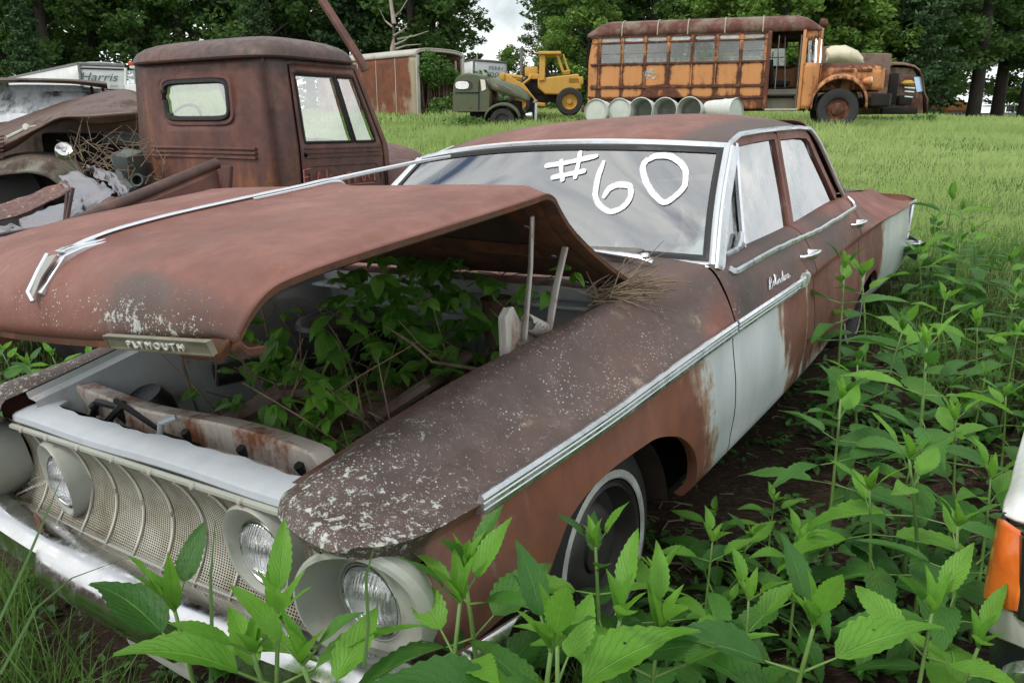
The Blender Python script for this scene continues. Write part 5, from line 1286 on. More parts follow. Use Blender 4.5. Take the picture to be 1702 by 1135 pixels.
for s_ in (1, -1):
    V_, F_ = compact(Vc, doorF[s_]); V_ = V_ + [s_ * .004, 0, 0]; m = MB(); m.add(V_, F_); dr = m.build('door', M['brown'], pick, attrs={'drk': lambda P: .12 + 0 * P[:, 0], 'wht': zero, 'lic': zero}, auto=False, solid=.01)
    m = MB()
    for z in (1.145, 1.115, 1.085): m.tube([(s_ * (xw(z) + .003), y, z) for y in np.linspace(.20, .97, 10)], .010, 6, flat=.7)
    # raised panel border
    m.tube([(s_ * (xw(1) + .002), y, z) for y, z in [(.25, .62), (.22, .70), (.22, .98), (.26, 1.03), (.90, 1.03), (.95, .98), (.95, .70), (.92, .62)]], .009, 6)
    m.build('door_pressing', M['brown'], dr, attrs={'drk': lambda P: .2 + 0 * P[:, 0], 'wht': zero, 'lic': zero})
    m = MB(); m.lathe([(0, .004), (.013, .004), (.018, 0)], 12, Matrix.Translation((s_ * (xw(1.08) + .006), .205, 1.105)) @ Matrix.Rotation(s_ * R(90), 4, 'Y')); m.build('handle_hole', M['hole'], dr)
    # seams
    yy = lambda f_, z: .13 + (yf(z) - .13) * f_
    for fg in (.03, .93): MB().tube([(s_ * (xw(z) + .003), yy(fg, z), z) for z in np.linspace(.55, 1.68, 12)], .005, 4).build('door_gap', M['hole'], pick)
    # window glass, dividing bar, gasket
    def sp_(f_, z, o_=-.012): return (s_ * (xw(z) + o_), yy(f_, z), z)
    G_ = np.array([[sp_(f_, z) for z in (1.17, 1.3, 1.45, 1.64)] for f_ in np.linspace(.085, .875, 12)]); MB().grid(G_).build('door_glass', None or M.setdefault('truckglass', glass('truck_side_glass', .30, .6, .22, (.72, .80, .78), (.55, .62, .60))), dr, attrs={'dst': lambda V: .3 * gau(V[:, 2], 1.2, .08)}, auto=False)
    m = MB(); m.tube([sp_(.60, 1.18, 0), sp_(.615, 1.64, 0)], .011, 5); m.build('window_bar', M['black'], dr)
    for a, b in ((.09, .59), (.63, .865)):
        m = MB(); q = []
        for t_ in np.linspace(0, 1, 41):
            k = t_ * 4; i_ = int(k) % 4; u = k - int(k)
            cs = [(a, 1.185), (b, 1.185), (b, 1.625), (a, 1.625)]; p0, p1 = cs[i_], cs[(i_ + 1) % 4]; q.append(sp_(p0[0] * (1 - u) + p1[0] * u, p0[1] * (1 - u) + p1[1] * u, .002))
        m.tube(q, .010, 5); m.build('window_gasket', M['black'], dr)
# roof
m = MB(); rows = []
for k, (dz, ins) in enumerate(((-.012, .015), (-.006, -.022), (.006, -.028), (.035, -.020), (.070, .005), (.100, .05), (.125, .12), (.145, .22), (.158, .36), (.163, .55))):
    row = []
    for a in np.linspace(0, 2 * math.pi, 57)[:-1]:
        c_, s2 = math.cos(a), math.sin(a); ex = .42
        x = math.copysign(abs(c_) ** ex, c_) * max(.76 - ins, .02); y = .40 + math.copysign(abs(s2) ** ex, s2) * max(.455 - ins * .9, .02)
        row.append((x, y, 1.725 + dz + .01 * (y > .7) * 0))
    rows.append(row)
m.grid(np.array(rows), closev=True); m.add(rows[-1], [tuple(range(56))])
m.build('roof', M['brown'], pick, attrs={'drk': lambda P: .34 - .1 * gau(P[:, 0], -.2, .3), 'wht': zero, 'lic': lambda P: .5 * gau(P[:, 0], .45, .25) * gau(P[:, 2], 1.83, .05)})
m = MB(); m.grid(np.array([[(x, -.01, z) for z in (1.32, 1.45, 1.61)] for x in (-.36, 0, .36)])); m.build('rear_glass', M['ws'], pick, attrs={'dst': zero}, auto=False)
m = MB(); q = []
for a in np.linspace(0, 2 * math.pi, 61): q.append((math.copysign(abs(math.cos(a)) ** .30, math.cos(a)) * .338, -.022, 1.465 + math.copysign(abs(math.sin(a)) ** .34, math.sin(a)) * .124))
m.tube(q, .019, 6); m.build('rear_gasket', M['black'], pick)
m = MB(); q = []
for a in np.linspace(0, 2 * math.pi, 61): q.append((math.copysign(abs(math.cos(a)) ** .3, math.cos(a)) * .368, -.010, 1.465 + math.copysign(abs(math.sin(a)) ** .34, math.sin(a)) * .154))
m.tube(q, .022, 6)
for z in (1.145, 1.115, 1.085): m.tube([(x, -.02, z) for x in np.linspace(-.56, .56, 8)], .010, 6)
m.build('rear_pressing', M['brown'], pick, attrs=pk_at)
m = MB(); m.box((0, .35, .82), (1.3, .45, .16), bev=.04); m.box((0, .15, 1.05), (1.3, .12, .45), (-.15, 0, 0), bev=.04); m.box((0, .95, 1.08), (1.4, .15, .14), bev=.03); m.build('bench_seat', M['seat'], pick)
m = MB(); Q = Matrix.Translation((-.33, .72, 1.22)) @ Matrix.Rotation(R(60), 4, 'X'); m.tube([(Q @ Vector((.2 * math.cos(a), .2 * math.sin(a), 0)))[:] for a in np.linspace(0, 6.283, 28)], .012, 6); m.build('steering_wheel', M['black'], pick)
m = MB(); m.box((0, .5, .46), (1.5, 1.2, .04)); m.build('floor', M['dark'], pick)
# front clip: hood and fenders
m = MB(); rows = []
for y, w_, z in ((1.03, .70, 1.20), (1.2, .66, 1.185), (1.5, .56, 1.17), (1.9, .46, 1.15), (2.15, .40, 1.10), (2.25, .36, .95), (2.27, .34, .6)):
    rows.append([(s * w_ , y, z - .22 * abs(s) ** 3.0) for s in np.linspace(-1, 1, 17)])
m.grid(np.array(rows)); m.build('hood', M['brown'], pick, attrs=pk_at)
for s_ in (1, -1):
    m = MB(); rows = []
    for k, y in enumerate(np.linspace(1.02, 2.5, 18)):
        zt = float(np.interp(y, [1.02, 1.3, 1.7, 2.1, 2.5], [1.06, 1.02, .98, .92, .62])); zl = float(np.interp(y, [1.02, 1.4, 1.45, 1.75, 2.1, 2.2, 2.5], [.5, .5, .58, .80, .70, .5, .45]))
        rows.append([(s_ * .45, y, zt), (s_ * .62, y, zt + .02), (s_ * .74, y, zt - .02), (s_ * .80, y, zt - .09), (s_ * .81, y, (zt + zl) / 2), (s_ * .80, y, zl)])
    m.grid(np.array(rows)); m.build('front_fender', M['brown'], pick, attrs=pk_at, solid=.006)
    W_ = Matrix.Translation((s_ * .62, 1.78, .30)) @ Matrix.Rotation(s_ * R(90), 4, 'Y'); MB().lathe([(.0, .03), (.2, .03), (.2, .08), (.33, .09), (.36, .03), (.36, -.06), (.2, -.08)], 28, W_).build('wheel', M['tyre'], pick)
    W_ = Matrix.Translation((s_ * .62, -1.2, .30)) @ Matrix.Rotation(s_ * R(90), 4, 'Y'); MB().lathe([(.0, .03), (.2, .03), (.2, .08), (.33, .09), (.36, .03), (.36, -.06), (.2, -.08)], 28, W_).build('wheel', M['tyre'], pick)
# chalk letters on the right door
M['chalk'] = simple('red_chalk', (.52, .17, .14), .95, 0, .4, 60)
LET = {'F': [[(0, 0), (0, 1), (.7, 1.05)], [(0, .55), (.5, .6)]], 'A': [[(0, 0), (.35, 1), (.7, 0)], [(.15, .4), (.6, .42)]], 'R': [[(0, 0), (0, 1), (.55, .9), (.5, .6), (0, .5), (.65, 0)]], 'M': [[(0, 0), (.12, .8), (.4, .25), (.7, .85), (.8, 0)]], 'T': [[(.3, 0), (.3, 1)], [(-.1, .95), (.75, 1.0)]], 'U': [[(0, .9), (.05, .15), (.35, 0), (.6, .2), (.62, .9)]], 'C': [[(.6, .8), (.2, .9), (0, .45), (.2, .05), (.6, .12)]], 'K': [[(0, 0), (0, 1)], [(.6, .95), (.05, .45), (.65, 0)]]}
m = MB(); cx = .155
for ch, sz, dz in (('F', .115, 0), ('A', .105, -.01), ('R', .11, 0), ('M', .085, .0), ('T', .075, .005), ('R', .075, .005), ('U', .06, .01), ('C', .055, .015), ('K', .07, .01)):
    for st_ in LET[ch]:
        m.tube([(xw(.9) + .022, cx + a * sz * .78, .893 + dz + b * sz) for a, b in st_], .0065, 5, flat=.5)
    cx += sz * .78 + .022
m.tube([(xw(.85) + .022, y, .885) for y in (.55, .85)], .003, 4)
m.build('chalk_lettering', M['chalk'], pick)
# bed side with rolled rail, tilted off its mounts
def wP(*a): return wp(*a)
m = MB(); A, B = wp(360, 272, Y=5.05), wp(-60, 447, Y=3.75)
m.tube([A, A.lerp(B, .3), A.lerp(B, .65), B], .036, 12); wchild(m, pick, PM).build('bed_rail', M['brown'], pick, attrs={'drk': lambda P: .25 + 0 * P[:, 0], 'wht': zero, 'lic': zero})
m = MB(); dn = Vector((.10, -.06, -.42)); rows = []
for t_ in np.linspace(0.02, 1, 14):
    p = A.lerp(B, t_); rows.append([p[:], (p + dn * .1 + Vector((.03, -.02, 0)))[:], (p + dn * .5)[:], (p + dn)[:]])
m.grid(np.array(rows)); m.box((A.x + .05, A.y - .02, A.z - .18), (.06, .06, .34), (0, .15, 0), bev=.01)
wchild(m, pick, PM).build('bed_side', M['brown'], pick, attrs={'drk': zero, 'wht': zero, 'lic': zero}, solid=.01)
m = MB(); c0 = A.lerp(B, .5) + Vector((-.9, .3, -.55)); m.box(c0 + Vector((.3, .2, 0)), (1.2, 1.7, .05), (0, 0, PH)); wchild(m, pick, PM).build('bed_floor', M['dark'], pick)
# boom pole leaning beside the cab
m = MB(); m.tube([wp(607, 118, Y=7.4), wp(597, 97, Y=7.4), wp(535, 0, Y=7.5), wp(498, -60, Y=7.6)], .040, 8); pole = m.build('boom_pole', M['brown'], attrs={'drk': lambda P: .1 + 0 * P[:, 0], 'wht': zero, 'lic': zero}); tag(pole, 'rusty steel pole leaning up behind the brown pickup cab', 'pole')

# ---- junk in and beside the bed
def shellw(rows_, n=8, bulge=.0, jit=.0, seed=1):
    """loft across surveyed polylines (px,py,Y) -> grid, with a dented surface"""
    g = random.Random(seed); P = []
    for rw in rows_:
        a = np.array([wp(*q[:2], Y=q[2])[:] for q in rw]); s_ = np.linspace(0, len(a) - 1, n * 3); P.append(np.stack([mono(s_, np.arange(len(a)), a[:, k]) for k in range(3)], 1))
    P = np.array(P); a = np.linspace(0, len(P) - 1, n * 2); Q = np.stack([np.stack([mono(a, np.arange(len(P)), P[:, j, k]) for k in range(3)], 1) for j in range(P.shape[1])], 1)
    if jit:
        for i in range(Q.shape[0]):
            for j in range(Q.shape[1]): Q[i, j] += np.array(mnoise.noise_vector(Vector((i * .45, j * .3, seed)))) * jit
    return Q
M['galv'] = rusty('galvanised_sheet', (.20, .22, .25), (.16, .07, .04), (.08, .05, .04), .34, 9, .5, rough=.5)
Q = shellw([[(100, 292, 5.6), (132, 286, 5.5), (165, 305, 5.3), (182, 318, 5.2)], [(104, 312, 5.3), (150, 320, 5.2), (180, 316, 5.1), (192, 325, 5.0)], [(138, 350, 5.0), (142, 352, 5.0), (150, 345, 4.95), (170, 338, 4.9)]], jit=.035, seed=4)
o = MB().grid(Q).build('crumpled_sheet', M['galv'], solid=.004, auto=False); tag(o, 'crumpled grey sheet metal on top of the junk by the rail', 'sheet metal', 'crumpled sheets piled behind the hood')
Q = shellw([[(142, 280, 5.7), (175, 283, 5.6), (205, 305, 5.4)], [(150, 276, 5.6), (182, 290, 5.5), (214, 322, 5.2)], [(160, 290, 5.4), (180, 305, 5.3), (200, 325, 5.1)]], jit=.03, seed=9)
o = MB().grid(Q).build('crumpled_sheet', M['galv'], solid=.004, auto=False); tag(o, 'grey sheet rolled into a tube beside the engine part', 'sheet metal', 'crumpled sheets piled behind the hood')
Q = shellw([[(-20, 368, 4.6), (30, 382, 4.5), (72, 402, 4.4)], [(-20, 400, 4.4), (20, 412, 4.3), (50, 412, 4.3)]], jit=.04, seed=2)
o = MB().grid(Q).build('crumpled_sheet', M['galv'], solid=.004, auto=False); tag(o, 'wrinkled grey sheet at the left edge under the thin rod', 'sheet metal', 'crumpled sheets piled behind the hood')
Q = shellw([[(-30, 352, 5.2), (50, 322, 5.3), (110, 300, 5.4)], [(-30, 375, 5.0), (60, 345, 5.1), (118, 316, 5.2)]], jit=.015, seed=3)
o = MB().grid(Q).build('bent_panel', M['brown'], solid=.012, attrs={'drk': zero, 'wht': zero, 'lic': lambda P: .5 + 0 * P[:, 0]}, auto=False); tag(o, 'long brown panel spotted with lichen lying behind the rail', 'panel')
Q = shellw([[(30, 365, 5.05), (80, 345, 5.1), (135, 330, 5.1)], [(40, 385, 4.9), (90, 372, 4.9), (138, 352, 4.9)]], jit=.015, seed=5)
o = MB().grid(Q).build('bent_panel', M['galv'], solid=.012, auto=False); tag(o, 'grey painted panel lying below the lichen spotted one', 'panel')
Q = shellw([[(120, 372, 4.8), (150, 345, 4.8), (185, 328, 4.8), (205, 338, 4.7)], [(125, 385, 4.6), (160, 360, 4.6), (200, 345, 4.6), (210, 350, 4.6)]], jit=.02, seed=6)
o = MB().grid(Q).build('bent_panel', M['brown'], solid=.012, attrs={'drk': lambda P: .3 + 0 * P[:, 0], 'wht': zero, 'lic': lambda P: .35 + 0 * P[:, 0]}, auto=False); tag(o, 'curved dark panel resting against the rolled rail', 'panel')
for a, b, l_ in (((107, 376, 4.9), (112, 318, 4.95), 'upright rusty stake left of its twin'), ((110, 374, 4.86), (121, 312, 4.9), 'upright rusty stake leaning right of its twin'), ((-20, 394, 4.3), (75, 378, 4.5), 'thin dark rod lying over the wrinkled sheet')):
    m = MB(); m.tube([wp(*a[:2], Y=a[2]), wp(*b[:2], Y=b[2])], .012, 6); o = m.build('iron_rod', M['brown'], attrs={'drk': lambda P: .3 + 0 * P[:, 0], 'wht': zero, 'lic': zero}); tag(o, l_, 'rod')
M['teal'] = rusty('teal_engine_paint', (.06, .095, .095), (.12, .05, .03), (.03, .02, .016), .35, 12, .4)
m = MB(); c0 = wp(216, 275, Y=5.9); m.box(c0, (.17, .16, .20), (.25, .15, -.4), bev=.02); m.box(c0 + Vector((0, -.09, .01)), (.11, .02, .13), (.25, .15, -.4), bev=.01)
m.lathe([(.034, .05), (.045, .055), (.05, .05), (.05, -.06), (.0, -.06)], 20, Matrix.Translation(wp(233, 302, Y=5.75)) @ Matrix.Rotation(R(75), 4, 'X')); m.tube([wp(190, 262, Y=6), wp(205, 300, Y=5.8), wp(222, 318, Y=5.6)], .03, 8)
o = m.build('engine_part', M['teal'], bevel=0); tag(o, 'teal and rusty engine part with an open pipe beside the pickup cab', 'engine part')

# ------------------------------------------------------------------ old truck at the left edge, hood ajar
M['lt'] = rusty('left_truck_brown', (.055, .040, .036), (.085, .036, .025), (.030, .023, .02), .55, 5, .5, rough=.45)
M['ltg'] = rusty('left_truck_green', (.075, .11, .085), (.070, .040, .03), (.035, .026, .02), .62, 4, .3, rough=.5)
M['ltglass'] = glass('sky_whitened_windshield', .75, .8, .35, (.4, .45, .5), (.60, .64, .66))  # whitish dust colour stands in for sky reflected in this windshield
LTP = Vector((-4.2, 7.0, .2)); LM = pose(LTP, 0)
lt = empty('derelict_truck', LTP, 0, 'dark old truck at the left edge with a round hood badge and its hood ajar', 'truck')
def ltp(rows_, name, mat, jit=0., solid=.012, seed=1, n=8, parent=None, attrs=None):
    m = MB().grid(shellw(rows_, n=n, jit=jit, seed=seed)); wchild(m, lt, LM); return m.build(name, mat, parent or lt, solid=solid, auto=False, attrs=attrs)
hd = ltp([[(-60, 232, 7.4), (0, 208, 7.4), (60, 185, 7.4), (130, 163, 7.4), (200, 149, 7.4), (245, 156, 7.4)], [(-62, 238, 6.9), (0, 222, 6.8), (60, 198, 6.8), (130, 176, 6.8), (200, 166, 6.8), (250, 178, 6.8)], [(-60, 262, 6.6), (12, 238, 6.5), (60, 214, 6.5), (110, 194, 6.5), (165, 192, 6.5), (250, 186, 6.5)], [(-58, 272, 6.7), (14, 252, 6.55), (60, 222, 6.55), (112, 200, 6.55), (162, 208, 6.55), (250, 196, 6.55)]], 'hood', M['lt'], .01)
m = MB(); m.tube([wp(12, 229, Y=6.42), wp(40, 215, Y=6.44), wp(60, 209, Y=6.46)], [.014, .012, .006], 6); m.lathe([(0, .014), (.022, .012), (.030, 0)], 20, Matrix.Translation(wp(43, 212, Y=6.42)) @ Matrix.Rotation(R(80), 4, 'X')); wchild(m, lt, LM).build('badge', simple('badge_cream', (.55, .55, .48), .4, .3), hd)
ltp([[(-80, 146, 7.9), (40, 141, 7.7), (120, 142, 7.8), (172, 150, 8.1)], [(-80, 215, 7.6), (40, 210, 7.4), (120, 190, 7.5), (170, 176, 7.8)]], 'windshield', M['ltglass'], attrs={'dst': lambda V: .2 + 0 * V[:, 0]}, solid=0)
ltp([[(-80, 128, 8.4), (40, 130, 8.4), (120, 132, 8.5), (172, 136, 8.6)], [(-80, 134, 7.5), (40, 133, 7.4), (120, 135, 7.5), (178, 140, 7.8)], [(-80, 142, 7.6), (40, 138, 7.5), (120, 140, 7.6), (179, 148, 7.9)]], 'roof_visor', M['lt'])
m = MB(); 
for a, b in (((-20, 205), (170, 172)),): m.tube([wp(a[0], a[1] + 8, Y=7.4), wp(b[0], b[1] + 10, Y=7.8)], .03, 6)
m.tube([wp(172, 148, Y=8.0), wp(182, 178, Y=7.8)], .022, 6); m.tube([wp(152, 146, Y=7.95), wp(160, 176, Y=7.7)], .016, 6); m.box(wp(60, 260, Y=8.4), (2.3, .1, 1.3)); wchild(m, lt, LM).build('cab', M['lt'], lt)
ltp([[(-60, 280, 6.7), (0, 262, 6.75), (50, 252, 6.8), (100, 256, 6.8), (135, 272, 6.75), (150, 300, 6.7)], [(-60, 292, 6.35), (0, 272, 6.4), (50, 262, 6.4), (100, 266, 6.4), (130, 285, 6.4), (146, 312, 6.4)], [(-60, 322, 6.25), (0, 292, 6.3), (40, 287, 6.3), (72, 292, 6.3), (105, 312, 6.3), (140, 335, 6.3)]], 'front_fender', M['ltg'], .008)
m = MB(); 
for k in range(9): m.tube([wp(-30, 232 + k * 6, Y=6.5), wp(6, 226 + k * 6, Y=6.5)], .008, 5)
wchild(m, lt, LM).build('grille_bars', M['lt'], lt)
m = MB(); m.box(wp(60, 330, Y=7.2), (1.5, .9, .55), bev=.05); m.box(wp(170, 262, Y=7.3), (.8, .5, .45), bev=.05); wchild(m, lt, LM).build('engine', M['dark'], lt)
m = MB(); m.box(wp(222, 232, Y=7.0), (.42, .25, .11), (0, .05, -.2), bev=.03); m.tube([wp(190, 226, Y=6.9), wp(245, 220, Y=7.0)], .02, 6); wchild(m, lt, LM).build('valve_cover', M['teal'], lt)
W_ = Matrix.Translation(wp(15, 338, Y=6.75)) @ Matrix.Rotation(R(80), 4, 'X'); m = MB(); m.lathe([(0, .05), (.2, .05), (.22, .10), (.36, .10), (.38, 0), (.36, -.1), (0, -.1)], 26, W_); wchild(m, lt, LM).build('wheel', M['tyre'], lt)
m = MB(); W_ = Matrix.Translation(wp(107, 252, Y=6.25)) @ Matrix.Rotation(R(60), 4, 'X') @ Matrix.Rotation(R(25), 4, 'Y'); m.lathe([(.022, .03), (.055, .045), (.065, .03), (.068, -.02), (.05, -.06), (0, -.075)], 24, W_); m.lathe([(0, .0), (.03, .01), (.022, .03)], 16, W_); o = m.build('loose_headlight', M['chrome_old']); tag(o, 'loose round chrome headlight shell resting on the green fender', 'headlight')
# dry brush caught between the trucks
g = random.Random(12); m = MB()
for k in range(130):
    a = wp(g.uniform(120, 275), g.uniform(235, 310), Y=g.uniform(5.5, 6.2)); d = Vector((g.uniform(-1, 1), g.uniform(-.4, .4), g.uniform(-.3, 1))).normalized() * g.uniform(.06, .26); m.tube([a, a + d * .5 + Vector((g.uniform(-.03, .03), 0, g.uniform(-.02, .04))), a + d], [.0035, .0026, .0012], 4, cap=False)
o = m.build('dry_brush', M['twig'], sm=False, auto=False); tag(o, 'tangle of dry twigs between the old trucks', 'brush', kind='stuff')
# ------------------------------------------------------------------ orange school bus
BP, BH = (8.156, 19.725, 1.399), -.2794
bus = empty('school_bus', BP, BH, 'rusty orange school bus with an open doorway and a rounded roof', 'bus')
M['bus'] = rusty('bus_orange', (.64, .28, .095), (.13, .042, .022), (.045, .022, .016), .38, 2.0, .9, rough=.5, flip=False)
M['busroof'] = rusty('bus_roof', (.15, .13, .10), (.125, .038, .028), (.055, .022, .018), .68, 1.6, .3, rough=.5)
M['busr'] = rusty('bus_rail_rust', (.30, .11, .04), (.11, .038, .022), (.035, .018, .014), .80, 4, .5)
M['busskirt'] = rusty('bus_skirt', (.50, .16, .05), (.14, .045, .025), (.05, .025, .018), .72, 3, .6)
M['rub'] = simple('worn_tread', (.03, .03, .03), .8, 0, .4)
M['pale'] = rusty('pale_step_paint', (.42, .40, .32), (.2, .1, .05), (.1, .06, .04), .3, 5, .5)
X0, X1, WB = -6.45, -1.12, 2.25
wx = [X0 + .33 + k * .590 for k in range(8)]           # window posts
XD0, XD1 = -1.92, -1.12
def seam(P):
    r_ = np.zeros(len(P))
    for x in wx: r_ += gau(P[:, 0], x, .055)
    for z in (1.04, 1.60, .76, 2.27): r_ += .8 * gau(P[:, 2], z, .045)
    return np.clip(r_, 0, 1) * 1.0
def panel(name, x0, x1, z0, z1, y, mat, parent, nx=40, nz=12, attrs=None, th=.02, arch_=None):
    P = []
    for x in np.linspace(x0, x1, nx):
        P.append([(x, y, z) for z in np.linspace(max(z0, arch_(x)) if arch_ else z0, z1, nz)])
    return MB().grid(np.array(P)).build(name, mat, parent, attrs=attrs, auto=False, solid=th)
BA = {'rst': seam}
for yb, nm in ((0, 1), (WB, -1)):
    xe = XD0 if nm > 0 else X1
    bw = lambda x: float(arch(np.array(x), -4.51, .60, .60)) if abs(x + 4.51) < .6 else 0
    panel('side_panel', X0 + .12, xe, .76, 1.60, yb, M['bus'], bus, 90, 16, BA, arch_=bw)
    panel('skirt', X0 + .12, xe, .47, .758, yb, M['busskirt'], bus, 60, 6, BA, arch_=bw)
    m = MB()
    for z, r_ in ((1.04, .035), (.76, .025), (1.605, .025), (2.12, .014), (2.27, .03)): 
        if z < 1: 
            for a, b in ((X0 + .1, -5.12), (-3.88, xe)): m.box(((a + b) / 2, yb - nm * .012, z), (b - a, .03, r_ * 2), bev=.008)
        else: m.box(((X0 + .1 + xe) / 2, yb - nm * .012, z), (xe - X0 - .1, .03, r_ * 2), bev=.008)
    m.build('rub_rail', M['busr'], bus, attrs=None)
    for k, x in enumerate(wx):
        if x > xe + .02: continue
        m = MB(); m.box((x, yb, 1.94), (.085, .05, .66), bev=.01); m.box((x, yb - nm * .012, 1.32), (.03, .02, .55)); m.build('window_post', M['bus'], bus, attrs={'rst': lambda P: .45 + 0 * P[:, 0]})
    nwin = 7 if nm > 0 else 8
    for k in range(nwin):
        a = wx[k] + .045; b = (wx[k + 1] if k < 7 else wx[7] + .59) - .045
        fr = MB()
        for z in (1.635, 1.86, 2.095): fr.box(((a + b) / 2, yb + nm * .02, z), (b - a, .02, .022))
        fo = fr.build('window', M['steel'], bus)
        MB().grid(np.array([[(x, yb + nm * .02, z) for z in (1.63, 2.10)] for x in (a, b)])).build('pane', M['busglass'] if 'busglass' in M else M.setdefault('busglass', glass('bus_window_glass', .48, .5, .10, (.70, .76, .76), (.5, .54, .54))), fo, attrs={'dst': zero}, auto=False)
        tr = MB(); q = [(math.copysign(abs(math.cos(t_)) ** .5, math.cos(t_)) * (b - a) * .46 + (a + b) / 2, yb - nm * .004, 2.195 + .045 * math.copysign(abs(math.sin(t_)) ** .6, math.sin(t_))) for t_ in np.linspace(0, 6.283, 25)[:-1]]
        tr.add(q, [tuple(range(24))]); tr.build('transom_pane', simple('transom_white_%d' % (k % 2), (.50, .53, .53) if k % 2 else (.38, .40, .40), .4, 0, .3, 6), fo)
        P = np.array([[(x, yb, z) for z in np.linspace(2.125, 2.27, 3)] for x in np.linspace(a - .05, b + .05, 4)]); MB().grid(P).build('transom_panel', M['bus'], bus, attrs={'rst': lambda P: .4 + 0 * P[:, 0]}, auto=False)
# roof with rounded edges, drooping at both ends
rows = []
for x in np.concatenate([[X0 - .02, X0 + .03, X0 + .12, X0 + .3, X0 + .55], np.linspace(X0 + .9, -1.6, 14), [-1.3, -1.05, -.88, -.78, -.73]]):
    e0 = float(smooth(X0 - .10, X0 + .55, x)); e1 = 1 - float(smooth(-1.3, -.68, x)); e = min(e0, e1) ** .6
    hh = .10 + .33 * e; ins = .16 * (1 - min(e0 * 2.2, 1)) + .10 * (1 - min(e1 * 2, 1)); row = []
    for t_ in np.linspace(math.pi, 0, 25):
        yy = WB / 2 - math.copysign(abs(math.cos(t_)) ** .55, math.cos(t_)) * -(WB / 2 + .03 - ins); row.append((x, yy, 2.28 + hh * abs(math.sin(t_)) ** .62))
    rows.append(row)
MB().grid(np.array(rows)).build('roof', M['busroof'], bus, auto=False, solid=.02)
m = MB()
for x in (X0 + .9, X0 + 1.8, -3.9, -3.0, -2.1): m.tube([(x, WB / 2 - math.copysign(abs(math.cos(t_)) ** .55, math.cos(t_)) * -(WB / 2 + .035), 2.285 + .435 * abs(math.sin(t_)) ** .62) for t_ in np.linspace(0, math.pi, 25)], .014, 5)
m.build('roof_seam', M['pale'], bus)
# rear: rounded corner and rear wall
rows = []
for z in np.linspace(.45, 2.33, 16):
    cur = .10 * float(smooth(1.6, 2.4, z)); r_ = .28; row = []
    for t_ in np.linspace(0, 1, 5): row.append((X0 + .14 + .2 * (1 - t_) , 0, z)) if False else None
    for a in np.linspace(0, math.pi / 2, 8): row.append((X0 + r_ - r_ * math.sin(a) + cur * math.sin(a), r_ - r_ * math.cos(a), z))
    for a in np.linspace(math.pi / 2, 0, 8): row.append((X0 + r_ - r_ * math.sin(a) + cur * math.sin(a), WB - r_ + r_ * math.cos(a), z))
    rows.append(row)
MB().grid(np.array(rows)).build('rear_wall', M['bus'], bus, attrs={'rst': lambda P: .5 * gau(P[:, 2], .5, .1)}, auto=False, solid=.02)
m = MB(); m.box((X0 - .02, WB / 2, .50), (.22, 2.2, .16), bev=.03); m.build('rear_bumper', M['busr'], bus)
# door post, cowl side and front wall
P = []
for x, y in ((XD1, .0), (XD1 + .15, .0), (-.86, .03), (-.74, .12), (-.66, .25), (-.63, .45)):
    P.append([(x, y, z) for z in np.linspace(.47 if x < -.8 else .9, 1.55, 10)])
for P_, sy in ((P, 1), ([[(x, WB - y, z) for x, y, z in c_] for c_ in P], -1)): MB().grid(np.array(P_)).build('cowl_side', M['bus'], bus, attrs={'rst': lambda V: .3 * gau(V[:, 2], 1.0, .2)}, auto=False, solid=.02)
P = [[(x, y, z) for z in np.linspace(2.06, 2.36, 4)] for x, y in ((XD1, .0), (-.9, .03), (-.76, .12), (-.68, .3), (-.64, .7), (-.62, 1.12), (-.64, 1.55), (-.68, 1.95), (-.76, 2.13), (-.9, 2.22), (XD1, 2.25))]
MB().grid(np.array(P)).build('front_header', M['bus'], bus, attrs={'rst': lambda V: .3 + 0 * V[:, 0]}, auto=False, solid=.02)
for sy in (0, 1):
    P = [[((x + .02 * (z < 1.8)), (y if sy == 0 else WB - y), z) for z in np.linspace(1.52, 2.10, 4)] for x, y in ((-1.02, .02), (-.86, .05), (-.75, .14), (-.68, .3), (-.64, .7), (-.62, 1.08))]
    MB().grid(np.array(P)).build('windshield', M['busglass'], bus, attrs={'dst': lambda V: .1 + 0 * V[:, 0]}, auto=False)
    s = 1 if sy == 0 else -1; yy = 0 if sy == 0 else WB
    m = MB()
    for x, y in ((XD1 + .04, .0), (-.76, .12), (-.62, 1.12)): m.box((x, yy + s * y, 1.82), (.06, .06, .60), bev=.01)
    m.build('windshield_post', M['bus'], bus)
for xd, wd in ((XD1, .07), (XD0, .10)): MB().box((xd, -.012, 1.38), (wd, .05, 1.85), bev=.012).build('door_post', M['bus'], bus, attrs={'rst': lambda P: .8 * (P[:, 0] < -1.6)})
m = MB(); m.box(((XD0 + XD1) / 2, .18, .46), (.78, .5, .05), bev=.01); m.box(((XD0 + XD1) / 2, .42, .58), (.78, .03, .26)); m.box(((XD0 + XD1) / 2, .62, .72), (.78, .4, .04)); m.box(((XD0 + XD1) / 2, .80, .85), (.78, .03, .26)); m.build('door_steps', M['pale'], bus)
m = MB(); m.tube([(XD0 + .22, .05, 2.2), (XD0 + .22, .05, .95)], .014, 6); m.tube([(XD0 + .36, .25, 2.2), (XD0 + .46, .2, 1.0)], .012, 6); m.tube([(XD1 - .06, .05, 2.2), (XD1 - .06, .05, .5)], .018, 6); m.build('hand_rail', M['steel'], bus)
m = MB(); m.box((-3.8, WB / 2, .80), (5.2, WB - .1, .04)); m.build('floor', M['dark'], bus)
m = MB(); m.box((-.70, WB / 2, 1.0), (.06, WB - .4, 1.1)); m.build('firewall', M['dark'], bus)
